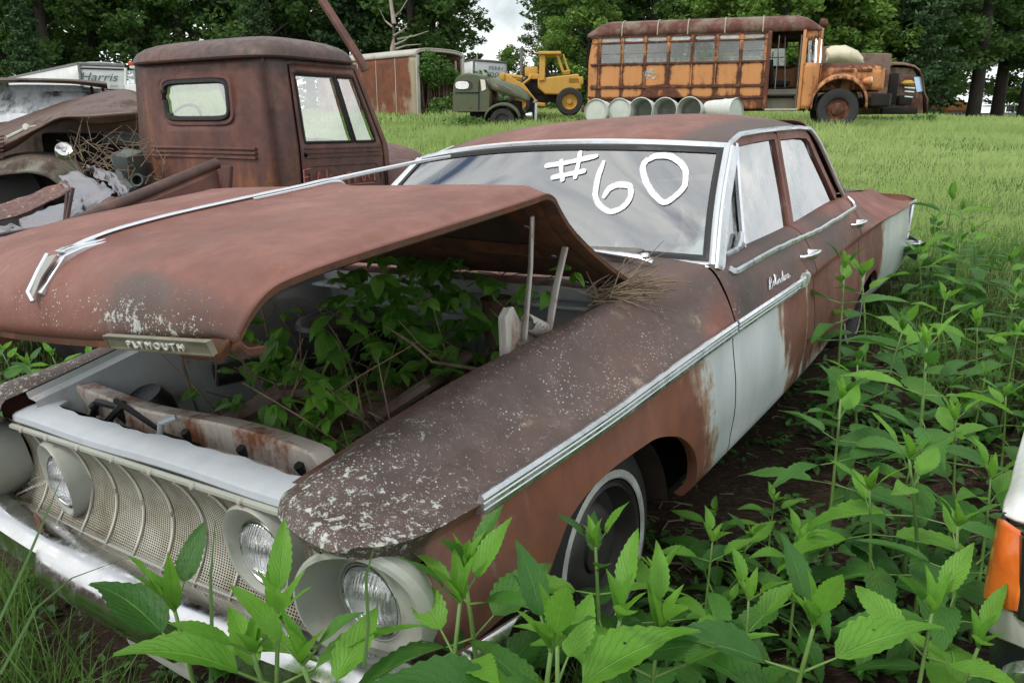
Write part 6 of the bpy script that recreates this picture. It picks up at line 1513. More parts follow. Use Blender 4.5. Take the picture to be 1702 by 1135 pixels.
for k in range(7):
    for y in (.62, 1.70):
        m = MB(); m.box((-5.8 + k * .6, y, 1.05), (.4, .8, .14), bev=.03); m.box((-6.0 + k * .6, y, 1.35), (.09, .8, .52), (0, -.12, 0), bev=.03); m.build('bus_seat', M['black'], bus)
m = MB(); m.box((-1.55, 1.6, 1.15), (.5, .5, .14), bev=.04); m.box((-1.78, 1.6, 1.45), (.1, .5, .6), (0, -.1, 0), bev=.03); m.build('driver_seat', M['black'], bus)
# hood, grille, fenders, lamps, bumper
cy = WB / 2
rows = []
for x, w_, zt in ((-.66, .62, 1.60), (-.3, .58, 1.60), (.3, .50, 1.59), (.70, .42, 1.575), (.82, .38, 1.55), (.88, .33, 1.50)):
    rows.append([(x, cy + w_ * s, (zt if abs(s) < .99 else zt) - .16 * abs(s) ** 3.5) for s in np.linspace(-1, 1, 13)])
rows2 = [[(q[0], q[1], q[2]) for q in r_] for r_ in rows]
m = MB(); m.grid(np.array(rows))
for s in (-1, 1):
    m.grid(np.array([[(r_[0 if s < 0 else -1][0], r_[0 if s < 0 else -1][1] + (-.01 * (z < 1.3)) * -s, z) for z in np.linspace(r_[0][2], .92, 6)] for r_ in rows]))
hd = m.build('hood', M['bus'], bus, attrs={'rst': lambda P: .8 * gau(P[:, 2], 1.58, .07) + .42}, auto=False, solid=.015)
m = MB()
for s in (-1, 1): m.box((.0, cy + s * .565, 1.38), (.30, .03, .07), bev=.01); m.box((.40, cy + s * .51, 1.39), (.34, .03, .07), (0, 0, s * -.14), bev=.01)
m.build('hood_vent', M['busr'], hd)
m = MB(); P = [[(x, cy + y, z) for z in (.95, 1.44)] for x, y in ((.80, -.40), (.885, -.33), (.92, -.15), (.93, 0), (.92, .15), (.885, .33), (.80, .40))]; m.grid(np.array(P)); g_ = m.build('grille', M['bus'], bus, attrs={'rst': lambda P: .3 + 0 * P[:, 0]})
m = MB()
for z in np.arange(1.0, 1.44, .045): m.tube([(x + .012, cy + y, z) for x, y in ((.885, -.33), (.92, -.15), (.93, 0), (.92, .15), (.885, .33))], .011, 5)
m.build('grille_louvres', M['busr'], g_)
for s in (-1, 1):
    yc = cy + s * .86; m = MB(); rows = []
    for a in np.linspace(-.10, math.pi + .12, 26):
        rx, rz_ = .66, .68; x, z = -.19 + rx * math.cos(a), .58 + rz_ * math.sin(a) - .0
        rows.append([(x, cy + s * .42, z - .02), (x, cy + s * .60, z + .02), (x, yc + s * .12, z + .03), (x, yc + s * .24, z - .01), (x * .985, yc + s * .27, z - .07), (-.19 + (rx - .06) * math.cos(a), yc + s * .26, .58 + (rz_ - .10) * math.sin(a))])
    m.grid(np.array(rows)); m.build('front_fender', M['bus'], bus, attrs={'rst': lambda P: .4 + 0 * P[:, 0]}, auto=False, solid=.01)
    W_ = Matrix.Translation((-.19, cy + s * .93, .46)) @ Matrix.Rotation(-s * R(90), 4, 'X')
    ty = MB().lathe([(.26, -.1), (.46, -.12), (.49, -.05), (.49, .08), (.46, .12), (.31, .125), (.27, .10)], 36, W_).build('wheel', M['rub'], bus)
    MB().lathe([(.27, .10), (.25, .03), (.16, .04), (.14, .10), (.08, .13), (0, .13)], 28, W_).build('rim', M['busr'], ty)
    W_ = Matrix.Translation((-4.51, cy + s * .93, .50)) @ Matrix.Rotation(-s * R(90), 4, 'X')
    ty = MB().lathe([(.26, -.1), (.44, -.12), (.47, -.05), (.47, .08), (.44, .12), (.31, .125), (.27, .10)], 36, W_).build('wheel', M['rub'], bus); MB().lathe([(.27, .10), (.24, .0), (.12, .0), (.1, .06), (0, .06)], 24, W_).build('rim', M['busr'], ty)
    hl = MB(); W_ = Matrix.Translation((.50, cy + s * .62, 1.13)) @ Matrix.Rotation(R(90), 4, 'Y'); hl.lathe([(0, -.16), (.06, -.13), (.10, -.03), (.115, .03), (.11, .05)], 20, W_); h_ = hl.build('headlight', M['bus'], bus); MB().lathe([(.115, .04), (.10, .065), (0, .085)], 20, W_).build('lens', M['chrome'], h_)
    m = MB(); m.lathe([(0, .05), (.05, .045), (.06, 0)], 14, Matrix.Translation((-5.9 if s < 0 else -5.9, (0 if s < 0 else WB), .89)) @ Matrix.Rotation(-s * R(-90), 4, 'X')); m.lathe([(0, .05), (.055, .045), (.065, 0)], 14, Matrix.Translation((-2.18, (0 if s < 0 else WB), .89)) @ Matrix.Rotation(-s * R(-90), 4, 'X'))
    m.build('marker_lamps', M['steel'], bus)
m = MB(); rows = [[(x, cy + y, z) for z in (.53, .57, .78, .82)] for x, y in ((.55, -1.12), (.95, -1.02), (1.03, -.8), (1.06, 0), (1.03, .8), (.95, 1.02), (.55, 1.12))]; m.grid(np.array(rows)); m.build('front_bumper', M['dark'], bus, solid=.05)
m = MB(); m.box((-2.5, cy, .66), (6.6, .8, .14)); m.box((-.2, cy, .62), (1.6, .5, .2)); m.build('chassis', M['dark'], bus)
m = MB()
for y in (.55, .75): m.lathe([(0, .13), (.08, .11), (.11, .04), (.11, -.05), (0, -.05)], 16, Matrix.Translation((-.70 , y, 2.50)) @ Matrix.Rotation(R(90), 4, 'Y'))
m.build('roof_lamps', M['busr'], bus)
M['fl'] = simple('flaked_sticker', (.50, .54, .52), .6, 0, .5, 20); m = MB(); g = random.Random(3)
for k in range(26):
    x, z = -4.83 + g.gauss(0, .10), 1.36 + g.gauss(0, .05); s_ = g.uniform(.015, .05); n_ = 6; m.add([(x + s_ * math.cos(6.28 * q / n_) * g.uniform(.5, 1.3), -.016, z + s_ * math.sin(6.28 * q / n_) * g.uniform(.5, 1.2)) for q in range(n_)], [tuple(range(n_))])
m.build('flaked_sticker', M['fl'], bus, sm=False)

# ------------------------------------------------------------------ barrels in a row before the bus
def barrel(name, loc, rz, open_, label, tilt=0.):
    e = empty(name, loc, rz, label, 'barrel', 'pale barrels lying in a row'); W_ = Matrix.Rotation(R(90) + tilt, 4, 'X')
    mt = M.setdefault('barrel', rusty('pale_barrel', (.58, .61, .57), (.2, .15, .1), (.1, .1, .08), .12, 4, .4, rough=.4))
    pr = [(.275, .42), (.285, .40), (.288, .39), (.275, .38), (.262, .12), (.27, .11), (.27, .09), (.258, .08), (.245, -.20), (.25, -.22), (.225, -.42)]
    MB().lathe(pr + ([(.0, -.42)]), 32, W_).build('shell', mt, e, solid=.008 if open_ else 0)
    if not open_: MB().lathe([(.268, .385), (.24, .375), (.235, .385), (.12, .392), (0, .395)], 32, W_).build('lid', mt, e)
    return e
bx = [(1017 - 14, 3.9, False), (1040 - 2, 1, False), (1074, 0, True), (1112, 0, True), (1149, 0, True), (1192, 0, False)]
bl = ['leftmost barrel of the row, lid towards the viewer', 'second barrel from the left, closed and half behind grass', 'third barrel from the left with its open mouth showing', 'fourth barrel in the row, open and pale inside', 'open barrel with the darkest inside, next to the last', 'rightmost barrel lying askew with a round lid']
for k, (px, py) in enumerate(((998, 186), (1036, 185), (1071, 184), (1110, 184), (1150, 183), (1200, 184))):
    p = wp(px, py, Y=16.4); z = gz1(p.x, p.y)
    _b = barrel('barrel', (p.x, p.y, p.z), (R(-22) if k < 5 else R(38)) , 2 <= k <= 4, bl[k]); _b.scale = (.84, .84, .84)

# ------------------------------------------------------------------ rusty van body with ivy
VP = wp(694, 188, Y=28); c1 = wp(590, 186, Y=30.5); axA = (Vector((c1.x, c1.y, 0)) - Vector((VP.x, VP.y, 0))); VH = math.atan2(axA.y, axA.x)
van = empty('van_body', VP, VH, 'rust streaked box body with ivy hanging in its open end', 'box body')
M['vanr'] = rusty('van_rust', (.36, .31, .22), (.20, .062, .030), (.09, .04, .025), .70, 1.1, .9, rough=.6)
M['vanw'] = rusty('van_pale', (.48, .47, .42), (.22, .12, .06), (.1, .06, .04), .35, 1.6, .8)
Ld, Wd_, Hh = 6.0, 2.2, 2.0
# local +X runs along the long side away from the near corner; the open end faces -X
def vpt(x, y, z): return (x, y, z)
yend = -1 # open end spans toward +?
P = [[(x, 0, z) for z in np.linspace(-.2, 1.86, 12)] for x in np.linspace(.0, Ld, 30)]; MB().grid(np.array(P)).build('side_wall', M['vanr'], van, auto=False, solid=.03, attrs={'rst': lambda V: .45 * box01(V[:, 0], .5, 3.0, .2) * smooth(.3, .9, V[:, 2]) - .6 * (V[:, 0] < .35)})
P = [[(x, -Wd_, z) for z in np.linspace(-.2, 1.86, 4)] for x in (0, Ld)]; MB().grid(np.array(P)).build('side_wall', M['vanr'], van, auto=False, solid=.03)
P = [[(Ld, -y, z) for z in (-.2, 1.9)] for y in (0, Wd_)]; MB().grid(np.array(P)).build('end_wall', M['vanr'], van, solid=.03)
rows = [[(x + .06 * 0, -Wd_ / 2 + math.copysign(abs(math.cos(t_)) ** .6, math.cos(t_)) * (Wd_ / 2 + .03), 1.86 + .26 * abs(math.sin(t_)) ** .7) for t_ in np.linspace(0, math.pi, 15)] for x in np.linspace(-.04, Ld, 12)]
MB().grid(np.array(rows)).build('roof', M['vanw'], van, auto=False, solid=.04)
for yd in (-.05, -Wd_ + .05): MB().box((0, yd, .85), (.10, .14, 2.1), bev=.02).build('corner_post', M['vanw'], van)
MB().box((.02, -Wd_ + .35, .8), (.05, .04, 2.0)).build('door_edge', M['vanw'], van)
rows = [(0, -Wd_ / 2 + math.copysign(abs(math.cos(t_)) ** .6, math.cos(t_)) * (Wd_ / 2 + .02), 1.84 + .24 * abs(math.sin(t_)) ** .7) for t_ in np.linspace(0, math.pi, 15)]
m = MB(); m.tube(rows, .05, 6); m.build('end_hoop', M['vanw'], van)
for x in (1.1, 2.2, 3.3, 4.4): MB().box((x, .03, .85), (.03, .02, 2.0)).build('side_seam', M['vanw'], van)
m = MB(); m.box((Ld / 2, -Wd_ / 2, -.15), (Ld, Wd_, .06)); m.build('floor', M['dark'], van)
# ivy
def leafball(name, pts, n, size, mat, seed, squash=1.):
    g = np.random.default_rng(seed); P = []; k = len(pts)
    c_ = g.integers(0, k, n); A = np.array([p[:3] for p in pts]); rr = np.array([p[3] for p in pts])
    d = g.normal(size=(n, 3)); d /= np.linalg.norm(d, axis=1)[:, None]; rad = rr[c_] * g.uniform(.55, 1.05, n)
    C = A[c_] + d * rad[:, None] * [1, 1, squash]
    return leafquads(C, size * g.uniform(.6, 1.3, n), g), n
def leafquads(C, S, g, updir=.35):
    n = len(C); a = g.normal(size=(n, 3)); a[:, 2] *= .6; a /= np.linalg.norm(a, axis=1)[:, None]; b = g.normal(size=(n, 3)); b -= a * (a * b).sum(1)[:, None]; b /= np.linalg.norm(b, axis=1)[:, None]
    S = S[:, None]; nrm = np.cross(a, b)
    V = np.stack([C - a * S * .6, C + b * S * .32 + nrm * S * .08, C + a * S * .6, C - b * S * .32 + nrm * S * .08], 1).reshape(-1, 3)
    T = (np.arange(n)[:, None] * 4 + np.array([[0, 1, 2, 3]])); return V, T, np.repeat(g.random(n), 4)
def leafthing(name, clumps, n, size, mat, seed, parent=None, pname=None):
    (V, T, r_), _ = leafball(name, clumps, n, size, mat, seed); return fast_mesh(pname or name, V, T, mat, parent, attrs={'rnd': r_}, uv=np.tile([[.5, .1], [.2, .5], [.5, .9], [.8, .5]], (n, 1)))
M['ivy'] = leafmat('ivy_leaf', (.03, .09, .015), (.12, .24, .05), .3, False)
Vm = pose(VP, VH)
cl = [((Vm @ Vector(p))[:] + (r_,)) for p, r_ in (((-.1, -.45, 1.7), .4), ((-.12, -.9, 1.5), .45), ((-.1, -.7, 1.15), .35), ((-.05, -1.4, 1.35), .35), ((0, -1.8, 1.2), .28), ((-.1, -.3, 1.4), .25))]
o = leafthing('hanging_ivy', cl, 1500, .11, M['ivy'], 3); tag(o, 'green ivy hanging down inside the open end of the rusty box body', 'ivy')
m = MB(); g = random.Random(8)
for k in range(60): 
    y, x = -g.uniform(.1, 2.0), g.uniform(.05, .6); m.tube([(Vm @ Vector((x, y, 1.7)))[:], (Vm @ Vector((x + g.uniform(-.1, .1), y + g.uniform(-.1, .1), .7)))[:], (Vm @ Vector((x, y + g.uniform(-.2, .2), -.1)))[:]], .012, 4, cap=False)
o = m.build('dead_vines', M['twig'], sm=False, auto=False); tag(o, 'dead vine stems hanging inside the rusty box body', 'vines', kind='stuff')
cl = [((Vm @ Vector(p))[:] + (r_,)) for p, r_ in (((-.5, -.5, .15), .35), ((-.6, -1.0, .25), .4), ((-.5, -1.5, .1), .3), ((-.5, -2.2, .1), .35), ((-.6, -2.9, .05), .3))]
o = leafthing('leafy_bush', cl, 1300, .10, M['ivy'], 5); tag(o, 'low bush at the foot of the rusty box body', 'bush')

# ------------------------------------------------------------------ white trailer with lettering behind the green truck
M['white'] = rusty('white_trailer', (.72, .74, .74), (.4, .3, .22), (.25, .2, .16), .12, 1.2, .7, rough=.4)
M['letter'] = simple('faded_letters', (.10, .13, .17), .6, 0, .3); M['letterg'] = simple('grey_letters', (.30, .32, .34), .6, 0, .2)
def boxthing(name, A, B, C_, ztop, zbot, label, cat, mat, parts=True, group=None):
    """box seen at a corner: A-B is one face, B-C the other (ground points)"""
    e = empty(name, (B.x, B.y, zbot), 0, label, cat, group)
    a = Vector((A.x - B.x, A.y - B.y, 0)); c = Vector((C_.x - B.x, C_.y - B.y, 0)); h = ztop - zbot
    for nm, o0, d in (('side_wall', Vector(), a), ('front_wall', Vector(), c), ('side_wall', c, a), ('front_wall', a, c)):
        MB().grid(np.array([[(o0 + d * u + Vector((0, 0, h * v)))[:] for v in np.linspace(0, 1, 6)] for u in np.linspace(0, 1, 10)])).build(nm, mat, e, solid=.03)
    m = MB(); m.grid(np.array([[(a * u + c * v + Vector((0, 0, h + .05 * math.sin(math.pi * v))))[:] for v in np.linspace(0, 1, 5)] for u in (0, .5, 1)])); m.build('roof', mat, e, solid=.03)
    m = MB()
    for p0, p1 in ((Vector(), a), (Vector(), c)): m.tube([(p0 + Vector((0, 0, h)))[:], (p1 + Vector((0, 0, h)))[:]], .05, 6)
    m.tube([(0, 0, 0), (0, 0, h)], .05, 6); m.build('edge_trim', M['steel'], e)
    return e, a, c, h
def face_M(o0, d, h0):
    """matrix that lays text on the wall through o0 along d"""
    x = d.normalized(); z = Vector((0, 0, 1)); n = x.cross(z); return Matrix(((x.x, z.x, n.x, o0.x), (x.y, z.y, n.y, o0.y), (x.z, z.z, n.z, o0.z), (0, 0, 0, 1)))
A, B, C_ = wp(743, 150, Y=41), wp(788, 150, Y=38), wp(842, 150, Y=39.5)
e, a, c, h = boxthing('white_trailer', A, B, C_, 4.42, 2.0, 'white box trailer reading PERRY FOODS behind the dark green truck', 'trailer', M['white'])
nn = c.normalized().cross(Vector((0, 0, 1)))
FM = face_M(c * .66 + nn * .03, c, h)
text_obj('PERRY', 'lettering', .24, M['letter'], e, FM @ Matrix.Translation((0, h - .30, .03)) @ Matrix.Scale(1.3, 4, (1, 0, 0)), .003, spacing=1.15); text_obj('FOODS', 'lettering', .26, M['letter'], e, FM @ Matrix.Translation((0, h - .58, .03)) @ Matrix.Scale(1.3, 4, (1, 0, 0)), .003, spacing=1.15)
# white box truck at the left with script lettering
A, B, C_ = wp(20, 165, Y=31), wp(139, 165, Y=24), wp(214, 165, Y=24.6)
e, a, c, h = boxthing('white_box_truck', A, B, C_, 3.22, 1.6, 'white box truck lettered Harris behind the left truck', 'box truck', M['white'])
nn = c.normalized().cross(Vector((0, 0, 1))); FM = face_M(c * .38 + nn * .03, c, h)
text_obj('Harris', 'lettering', .33, M['letter'], e, FM @ Matrix.Translation((0, h - .36, .01)) @ Matrix.Scale(1.2, 4, (1, 0, 0)), .003, shear=.35); text_obj('TRUCK CO. INC.' if False else 'M CO. INC.', 'lettering', .11, M['letterg'], e, FM @ Matrix.Translation((.2, h - .60, .01)) @ Matrix.Scale(1.3, 4, (1, 0, 0)), .003)
m = MB(); x_ = c.normalized()
for v in (.12, .70): m.tube([(c * .04 + nn * .03 + Vector((0, 0, h - v)))[:], (c * .97 + nn * .03 + Vector((0, 0, h - v)))[:]], .02, 4)
m.build('door_trim', M['black'], e)
# white cab beside it
p = wp(231, 150, Y=22); e = empty('white_truck_cab', (p.x, p.y, gz1(p.x, p.y)), .2, 'white truck cab with red and amber roof lamps left of the brown pickup', 'truck'); h = 3.02 - gz1(p.x, p.y)
m = MB(); m.box((.35, .5, h * .42), (1.35, 1.3, h * .62), bev=.08); m.box((.45, .5, h - .04), (1.2, 1.25, .08), bev=.03); 
for x, y in ((-.30, -.1), (.0, -.12), (.75, -.12), (-.3, 1.1), (1.0, 1.1)): m.tube([(x, y, h * .7), (x + .06 * (x < .5), y + .0, h - .06)], .035, 6)
m.build('cab_body', M['white'], e); m = MB(); m.box((-.08, -.08, h * .82), (.28, .02, h * .22)); m.box((.38, -.08, h * .82), (.52, .02, h * .22)); m.build('window', M['busglass'], e)
m = MB(); m.box((-.1, -.1, h + .05), (.14, .08, .09), bev=.02); m.build('roof_lamp', simple('red_lamp', (.6, .08, .03), .4), e); m = MB(); m.box((.45, -.1, h + .10), (.34, .08, .05), bev=.02); m.build('roof_lamp', simple('amber_lamp', (.7, .25, .03), .4), e)

# ------------------------------------------------------------------ dark green truck, hood raised, facing right
M['grn'] = rusty('old_truck_green', (.060, .100, .055), (.085, .040, .030), (.035, .022, .018), .38, 3, .5)
GP = wp(752, 186, Y=24); gp = empty('green_truck', GP, R(-10), 'old dark green truck with its hood tipped up beside the box body', 'truck')
def prof(name, poly, y0, y1, mat, parent, bev=.03, sm=True): return MB().prism(poly, y0, y1, 'y').build(name, mat, parent, sm=True, bevel=bev)
gp.scale = (1, 1, .92)
cabp = [(0, .0), (0, .55), (.02, .85), (.08, 1.05), (.22, 1.16), (.45, 1.20), (.75, 1.17), (.92, 1.10), (1.02, .95), (1.10, .68), (1.14, .60), (1.12, .0)]
def cab_shell(parent, mat, poly, wdt, win, nm='cab'):
    rows = []
    n = len(poly)
    for t_ in (0, .05, .16, .5, .84, .95, 1):
        ins = .10 * (1 - min(1, min(t_, 1 - t_) / .12)); cx_ = sum(p[0] for p in poly) / n; row = []
        for x, z in poly: k = smooth(.6, 1.2, z); row.append((cx_ + (x - cx_) * (1 - ins * (.3 + .7 * k)), wdt * t_, z - ins * 1.0 * float(k) * z * .5))
        rows.append(row)
    m = MB(); m.grid(np.array(rows)); m.add(rows[0], [tuple(range(n))]); m.add(rows[-1], [tuple(range(n))]); return m.build(nm, mat, parent, auto=False)
cab_shell(gp, M['grn'], cabp, 1.5, None)
M['gwin'] = glass('small_truck_glass', .5, .8, .5, (.3, .35, .35), (.55, .6, .6))
M['gdark'] = simple('dark_window', (.02, .022, .022), .15, 0, .2)
m = MB(); q = [(.36 + .26 * math.copysign(abs(math.cos(t_)) ** .7, math.cos(t_)), -.012, .80 + .15 * math.copysign(abs(math.sin(t_)) ** .7, math.sin(t_))) for t_ in np.linspace(0, 6.283, 25)[:-1]]; m.add(q, [tuple(range(24))]); m.build('side_window', M['gdark'], gp)
m = MB(); m.add([(x * .78 + .03, y - .006, z * 1.0 + .01) for x, y, z in [(a_, b_, .80 + (c_ - .80) * .8) for a_, b_, c_ in q]][:], [tuple(range(24))]); m.build('side_window', M['gwin'], gp)
m = MB(); m.add([(.86, -.018, .98), (1.0, -.03, .96), (1.03, -.03, .68), (.90, -.018, .62)], [(0, 1, 2, 3)]); m.add([(1.02, .1, 1.0), (1.02, 1.4, 1.0), (1.125, 1.4, .66), (1.125, .1, .66)], [(0, 1, 2, 3)]); m.build('windshield', M['gwin'], gp)
m = MB(); m.tube([(.10, -.01, .58), (.8, -.02, .58)], .015, 4); m.tube([(.80, -.02, .05), (.82, -.02, .95)], .012, 4); m.build('door_seam', M['dark'], gp)
# raised hood wedge
P = []
for x, z0, z1 in ((1.02, .70, 1.08), (1.4, .58, .98), (1.9, .42, .80), (2.15, .32, .62), (2.28, .28, .46)):
    P.append([(x, .25 + .45 * (1 - math.cos(t_)), z0 + (z1 - z0) * abs(math.sin(t_)) ** .7) for t_ in np.linspace(0, math.pi, 13)])
MB().grid(np.array(P)).build('hood', M['grn'], gp, solid=.03)
m = MB(); m.tube([(1.3, .20, .86), (1.75, .20, .66)], .02, 4); m.build('hood_strip', M['steel'], gp)
m = MB(); m.box((1.5, .7, .1), (.9, .5, .5), bev=.06); m.box((1.2, .7, -.1), (1.5, .7, .2)); m.tube([(1.2, .3, .3), (1.5, .25, .1), (1.7, .3, .35)], .04, 6); m.build('engine', M['dark'], gp)
for s_, yy in ((-1, -.02), (1, 1.42)):
    P = []
    for a in np.linspace(.1, math.pi - .0, 16): x, z = 1.55 + .50 * math.cos(a) * (1.15 if a > 1.57 else 1), -.24 + .50 * math.sin(a); P.append([(x, yy + s_ * -.30, z - .05), (x, yy - s_ * .1, z + .02), (x, yy + s_ * .08, z), (x * .99 + .015, yy + s_ * .12, z - .08)])
    MB().grid(np.array(P)).build('front_fender', M['grn'], gp, solid=.02)
    MB().lathe([(0, .02), (.2, .02), (.22, .07), (.36, .08), (.38, 0), (.36, -.1), (0, -.1)], 24, Matrix.Translation((1.52, yy, -.28)) @ Matrix.Rotation(R(90), 4, 'X')).build('wheel', M['rub'], gp)
m = MB(); m.box((2.30, .72, .0), (.14, .36, .62), bev=.05); g_ = m.build('radiator', M['dark'], gp); m = MB()
for y in (.56, .72, .88): m.tube([(2.39, y, -.3), (2.40, y, .28)], .018, 5)
m.tube([(2.36, .52, .30), (2.42, .72, .34), (2.36, .92, .30)], .035, 6); m.build('grille_bars', M['chrome'], g_)
m = MB()
for y in (.25, 1.2): m.lathe([(0, .10), (.09, .08), (.11, .02), (.08, -.1), (0, -.14)], 18, Matrix.Translation((2.28, y, -.12)) @ Matrix.Rotation(R(90), 4, 'Y'))
m.build('headlights', M['chrome'], gp)

# ------------------------------------------------------------------ yellow front loader
M['yel'] = rusty('loader_yellow', (.62, .36, .06), (.16, .06, .03), (.06, .035, .02), .25, 2.5, .6)
LPp = wp(905, 185, Y=25.5); ld = empty('front_loader', LPp, R(-4), 'yellow wheeled front loader with open cab and raised arms', 'loader')
def lx(px): return (px - 905) / 1337 * 25.5
def lz(py): return (185 - py) / 1337 * 25.5
def lpoly(pts): return [(lx(a), lz(b)) for a, b in pts]
MB().prism(lpoly([(893, 133), (960, 126), (966, 150), (950, 152), (944, 160), (905, 158), (893, 148)]), .2, 1.0, 'y').build('body', M['yel'], ld, bevel=.04)
MB().prism(lpoly([(905, 136), (895, 138), (896, 96), (905, 96)]), .15, .3, 'y').build('cab_post', M['yel'], ld, bevel=.02)
MB().prism(lpoly([(905, 136), (895, 138), (896, 96), (905, 96)]), 1.1, 1.25, 'y').build('cab_post', M['yel'], ld, bevel=.02)
m = MB(); m.box((lx(912), .7, lz(94)), (.72, 1.3, .09), bev=.03); m.build('cab_roof', M['yel'], ld)
m = MB()
for y in (.2, 1.2): m.tube([(lx(924), y, lz(96)), (lx(935), y, lz(124))], .04, 5); m.tube([(lx(934), y, lz(96)), (lx(944), y, lz(122))], .025, 5); m.tube([(lx(933), y, lz(124)), (lx(946), y, lz(122))], .035, 5)
m.build('cab_bars', M['yel'], ld)
m = MB(); m.box((lx(914), .6, lz(130)), (.4, .5, .12), bev=.03); m.box((lx(908), .6, lz(122)), (.12, .5, .36), (0, -.3, 0), bev=.03); m.tube([(lx(925), .6, lz(135)), (lx(921), .6, lz(118))], .025, 5); m.build('seat', M['black'], ld)
m = MB(); m.box((lx(882), .7, lz(122)), (.42, .8, .3), bev=.05); m.box((lx(890), .7, lz(130)), (.5, .9, .16), bev=.03); m.build('engine_cover', M['yel'], ld)
m = MB(); m.box((lx(885), .7, lz(147)), (.62, .7, .42), bev=.06); m.lathe([(0, .05), (.1, .05), (.12, 0), (.1, -.05)], 16, Matrix.Translation((lx(875), .2, lz(138))) @ Matrix.Rotation(R(90), 4, 'X')); m.box((lx(900), .7, lz(162)), (1.3, .6, .3), bev=.05); m.build('engine', M['dark'], ld)
m = MB(); m.tube([(lx(871), .5, lz(128)), (lx(871), .5, lz(112))], .06, 8); m.build('exhaust_stack', M['dark'], ld)
for y in (-.05, 1.25):
    arm = MB().prism(lpoly([(833, 128), (838, 124), (872, 144), (895, 172), (889, 179), (882, 176), (864, 152), (835, 136)]), y, y + .12, 'y').build('lift_arm', M['yel'], ld, bevel=.02)
    m = MB(); m.tube([(lx(838), y + .06, lz(128)), (lx(868), y + .06, lz(132))], .05, 6); m.tube([(lx(840), y + .06, lz(150)), (lx(870), y + .06, lz(146))], .05, 6); m.tube([(lx(868), y + .06, lz(143)), (lx(880), y + .06, lz(134)), (lx(884), y + .06, lz(128))], .035, 6); m.build('hydraulic_ram', M['yel'], arm)
MB().box((lx(835), .65, lz(131)), (.16, 1.5, .22), bev=.03).build('cross_member', M['yel'], ld); MB().box((lx(893), .65, lz(174)), (.5, 1.4, .12), (0, .1, 0), bev=.03).build('cross_member', M['yel'], ld)
for px, py, r_, y in ((946, 170, .42, .0), (946, 170, .42, 1.4), (864, 172, .36, .1), (864, 172, .36, 1.35)):
    W_ = Matrix.Translation((lx(px), y, lz(py))) @ Matrix.Rotation(R(90), 4, 'X'); ty = MB().lathe([(.0, -.1), (r_ * .9, -.15), (r_, -.1), (r_, .1), (r_ * .92, .15), (r_ * .6, .15), (r_ * .56, .1)], 30, W_).build('wheel', M['rub'], ld); MB().lathe([(r_ * .58, .12), (r_ * .5, .03), (r_ * .2, .03), (r_ * .18, .08), (0, .08)], 24, W_).build('rim', M['yel'], ty)
m = MB(); m.box((lx(955), .7, lz(137)), (.5, 1.0, .25), bev=.05); m.build('rear_hood', M['yel'], ld)
m = MB(); q = wp(868, 130, Y=26.5); m.tube([(q.x, q.y, 1.6), (q.x - .02, q.y, q.z), wp(866, 80, Y=26.5)], .05, 8); m.tube([wp(866, 80, Y=26.5), wp(870, 79, Y=26.5)], .05, 6); o = m.build('grey_post', M['steel']); tag(o, 'thin grey post standing behind the yellow loader', 'post')

# ------------------------------------------------------------------ rust brown van right of the bus, and what lies on it
RP = wp(1478, 190, Y=25); rv = empty('rusty_van', RP, 0, 'brown rusted van with a yellow hood lump beside the front of the orange bus', 'van')
def rx(px): return (px - 1478) / 1337 * 25.
def rz(py): return (190 - py) / 1337 * 25.
def rpoly(pts): return [(rx(a), rz(b)) for a, b in pts]
M['rvan'] = rusty('van_brown', (.17, .13, .11), (.13, .05, .03), (.045, .025, .02), .6, 2.5, .6)
rows = []
for y, k in ((.0, .94), (.08, .985), (.3, 1), (1.4, 1), (1.6, .96)):
    rows.append([(rx(a), y, rz(190 - (190 - b) * k)) for a, b in ((1462, 190), (1462, 115), (1474, 109), (1492, 109), (1510, 113), (1519, 119), (1525, 132), (1532, 156), (1538, 165), (1540, 188))])
MB().grid(np.array(rows)).build('body', M['rvan'], rv, auto=False, solid=.03)
MB().prism(rpoly([(1464, 190), (1464, 116), (1510, 118), (1522, 134), (1532, 160), (1537, 188)]), .12, 1.5, 'y').build('inner', M['rvan'], rv)
m = MB(); m.add([(rx(1513), .08, rz(132)), (rx(1524), .08, rz(131)), (rx(1531), .08, rz(154)), (rx(1521), .08, rz(155))], [(0, 1, 2, 3)]); m.build('windshield', simple('painted_sky_pane', (.45, .62, .85), .1, .3, .05), rv)  # blue of the reflected sky is painted into the pane's base colour
m = MB(); m.lathe([(0, .10), (.10, .09), (.17, .03), (.18, 0), (.15, -.05), (0, -.08)], 24, Matrix.Translation((rx(1501), -.05, rz(142))) @ Matrix.Scale(1.1, 4, (1, 0, 0))); m.build('yellow_cover', simple('yellow_lump', (.45, .28, .05), .6), rv)
m = MB()
for k, z in enumerate((149, 155, 163)): m.box((rx(1504), -.08, rz(z)), (.34 - .04 * k, .05, .045), (0, .08, 0), bev=.01)
m.build('chrome_grille', M['chrome'], rv)
m = MB(); m.box((rx(1500), .0, rz(168)), (.42, .2, .28), bev=.05); m.box((rx(1490), -.1, rz(185)), (1.1, .25, .2), bev=.05); m.box((rx(1478), .1, rz(150)), (.3, .3, .9), bev=.05); m.build('front_end', M['dark'], rv)
tp = [(1368, 92, 24.5, .26), (1385, 90, 24.5, .30), (1402, 91, 24.3, .30), (1418, 96, 24.3, .26), (1430, 101, 24.2, .16)]
rows = []
for px, py, Y, r_ in tp:
    c0 = wp(px, py, Y=Y); rows.append([(c0.x + .03 * math.sin(5 * a + px), c0.y + r_ * 1.6 * math.cos(a), c0.z + r_ * (1 + .12 * math.sin(3 * a + px * .2)) * math.sin(a) - .06) for a in np.linspace(0, 6.283, 21)[:-1]])
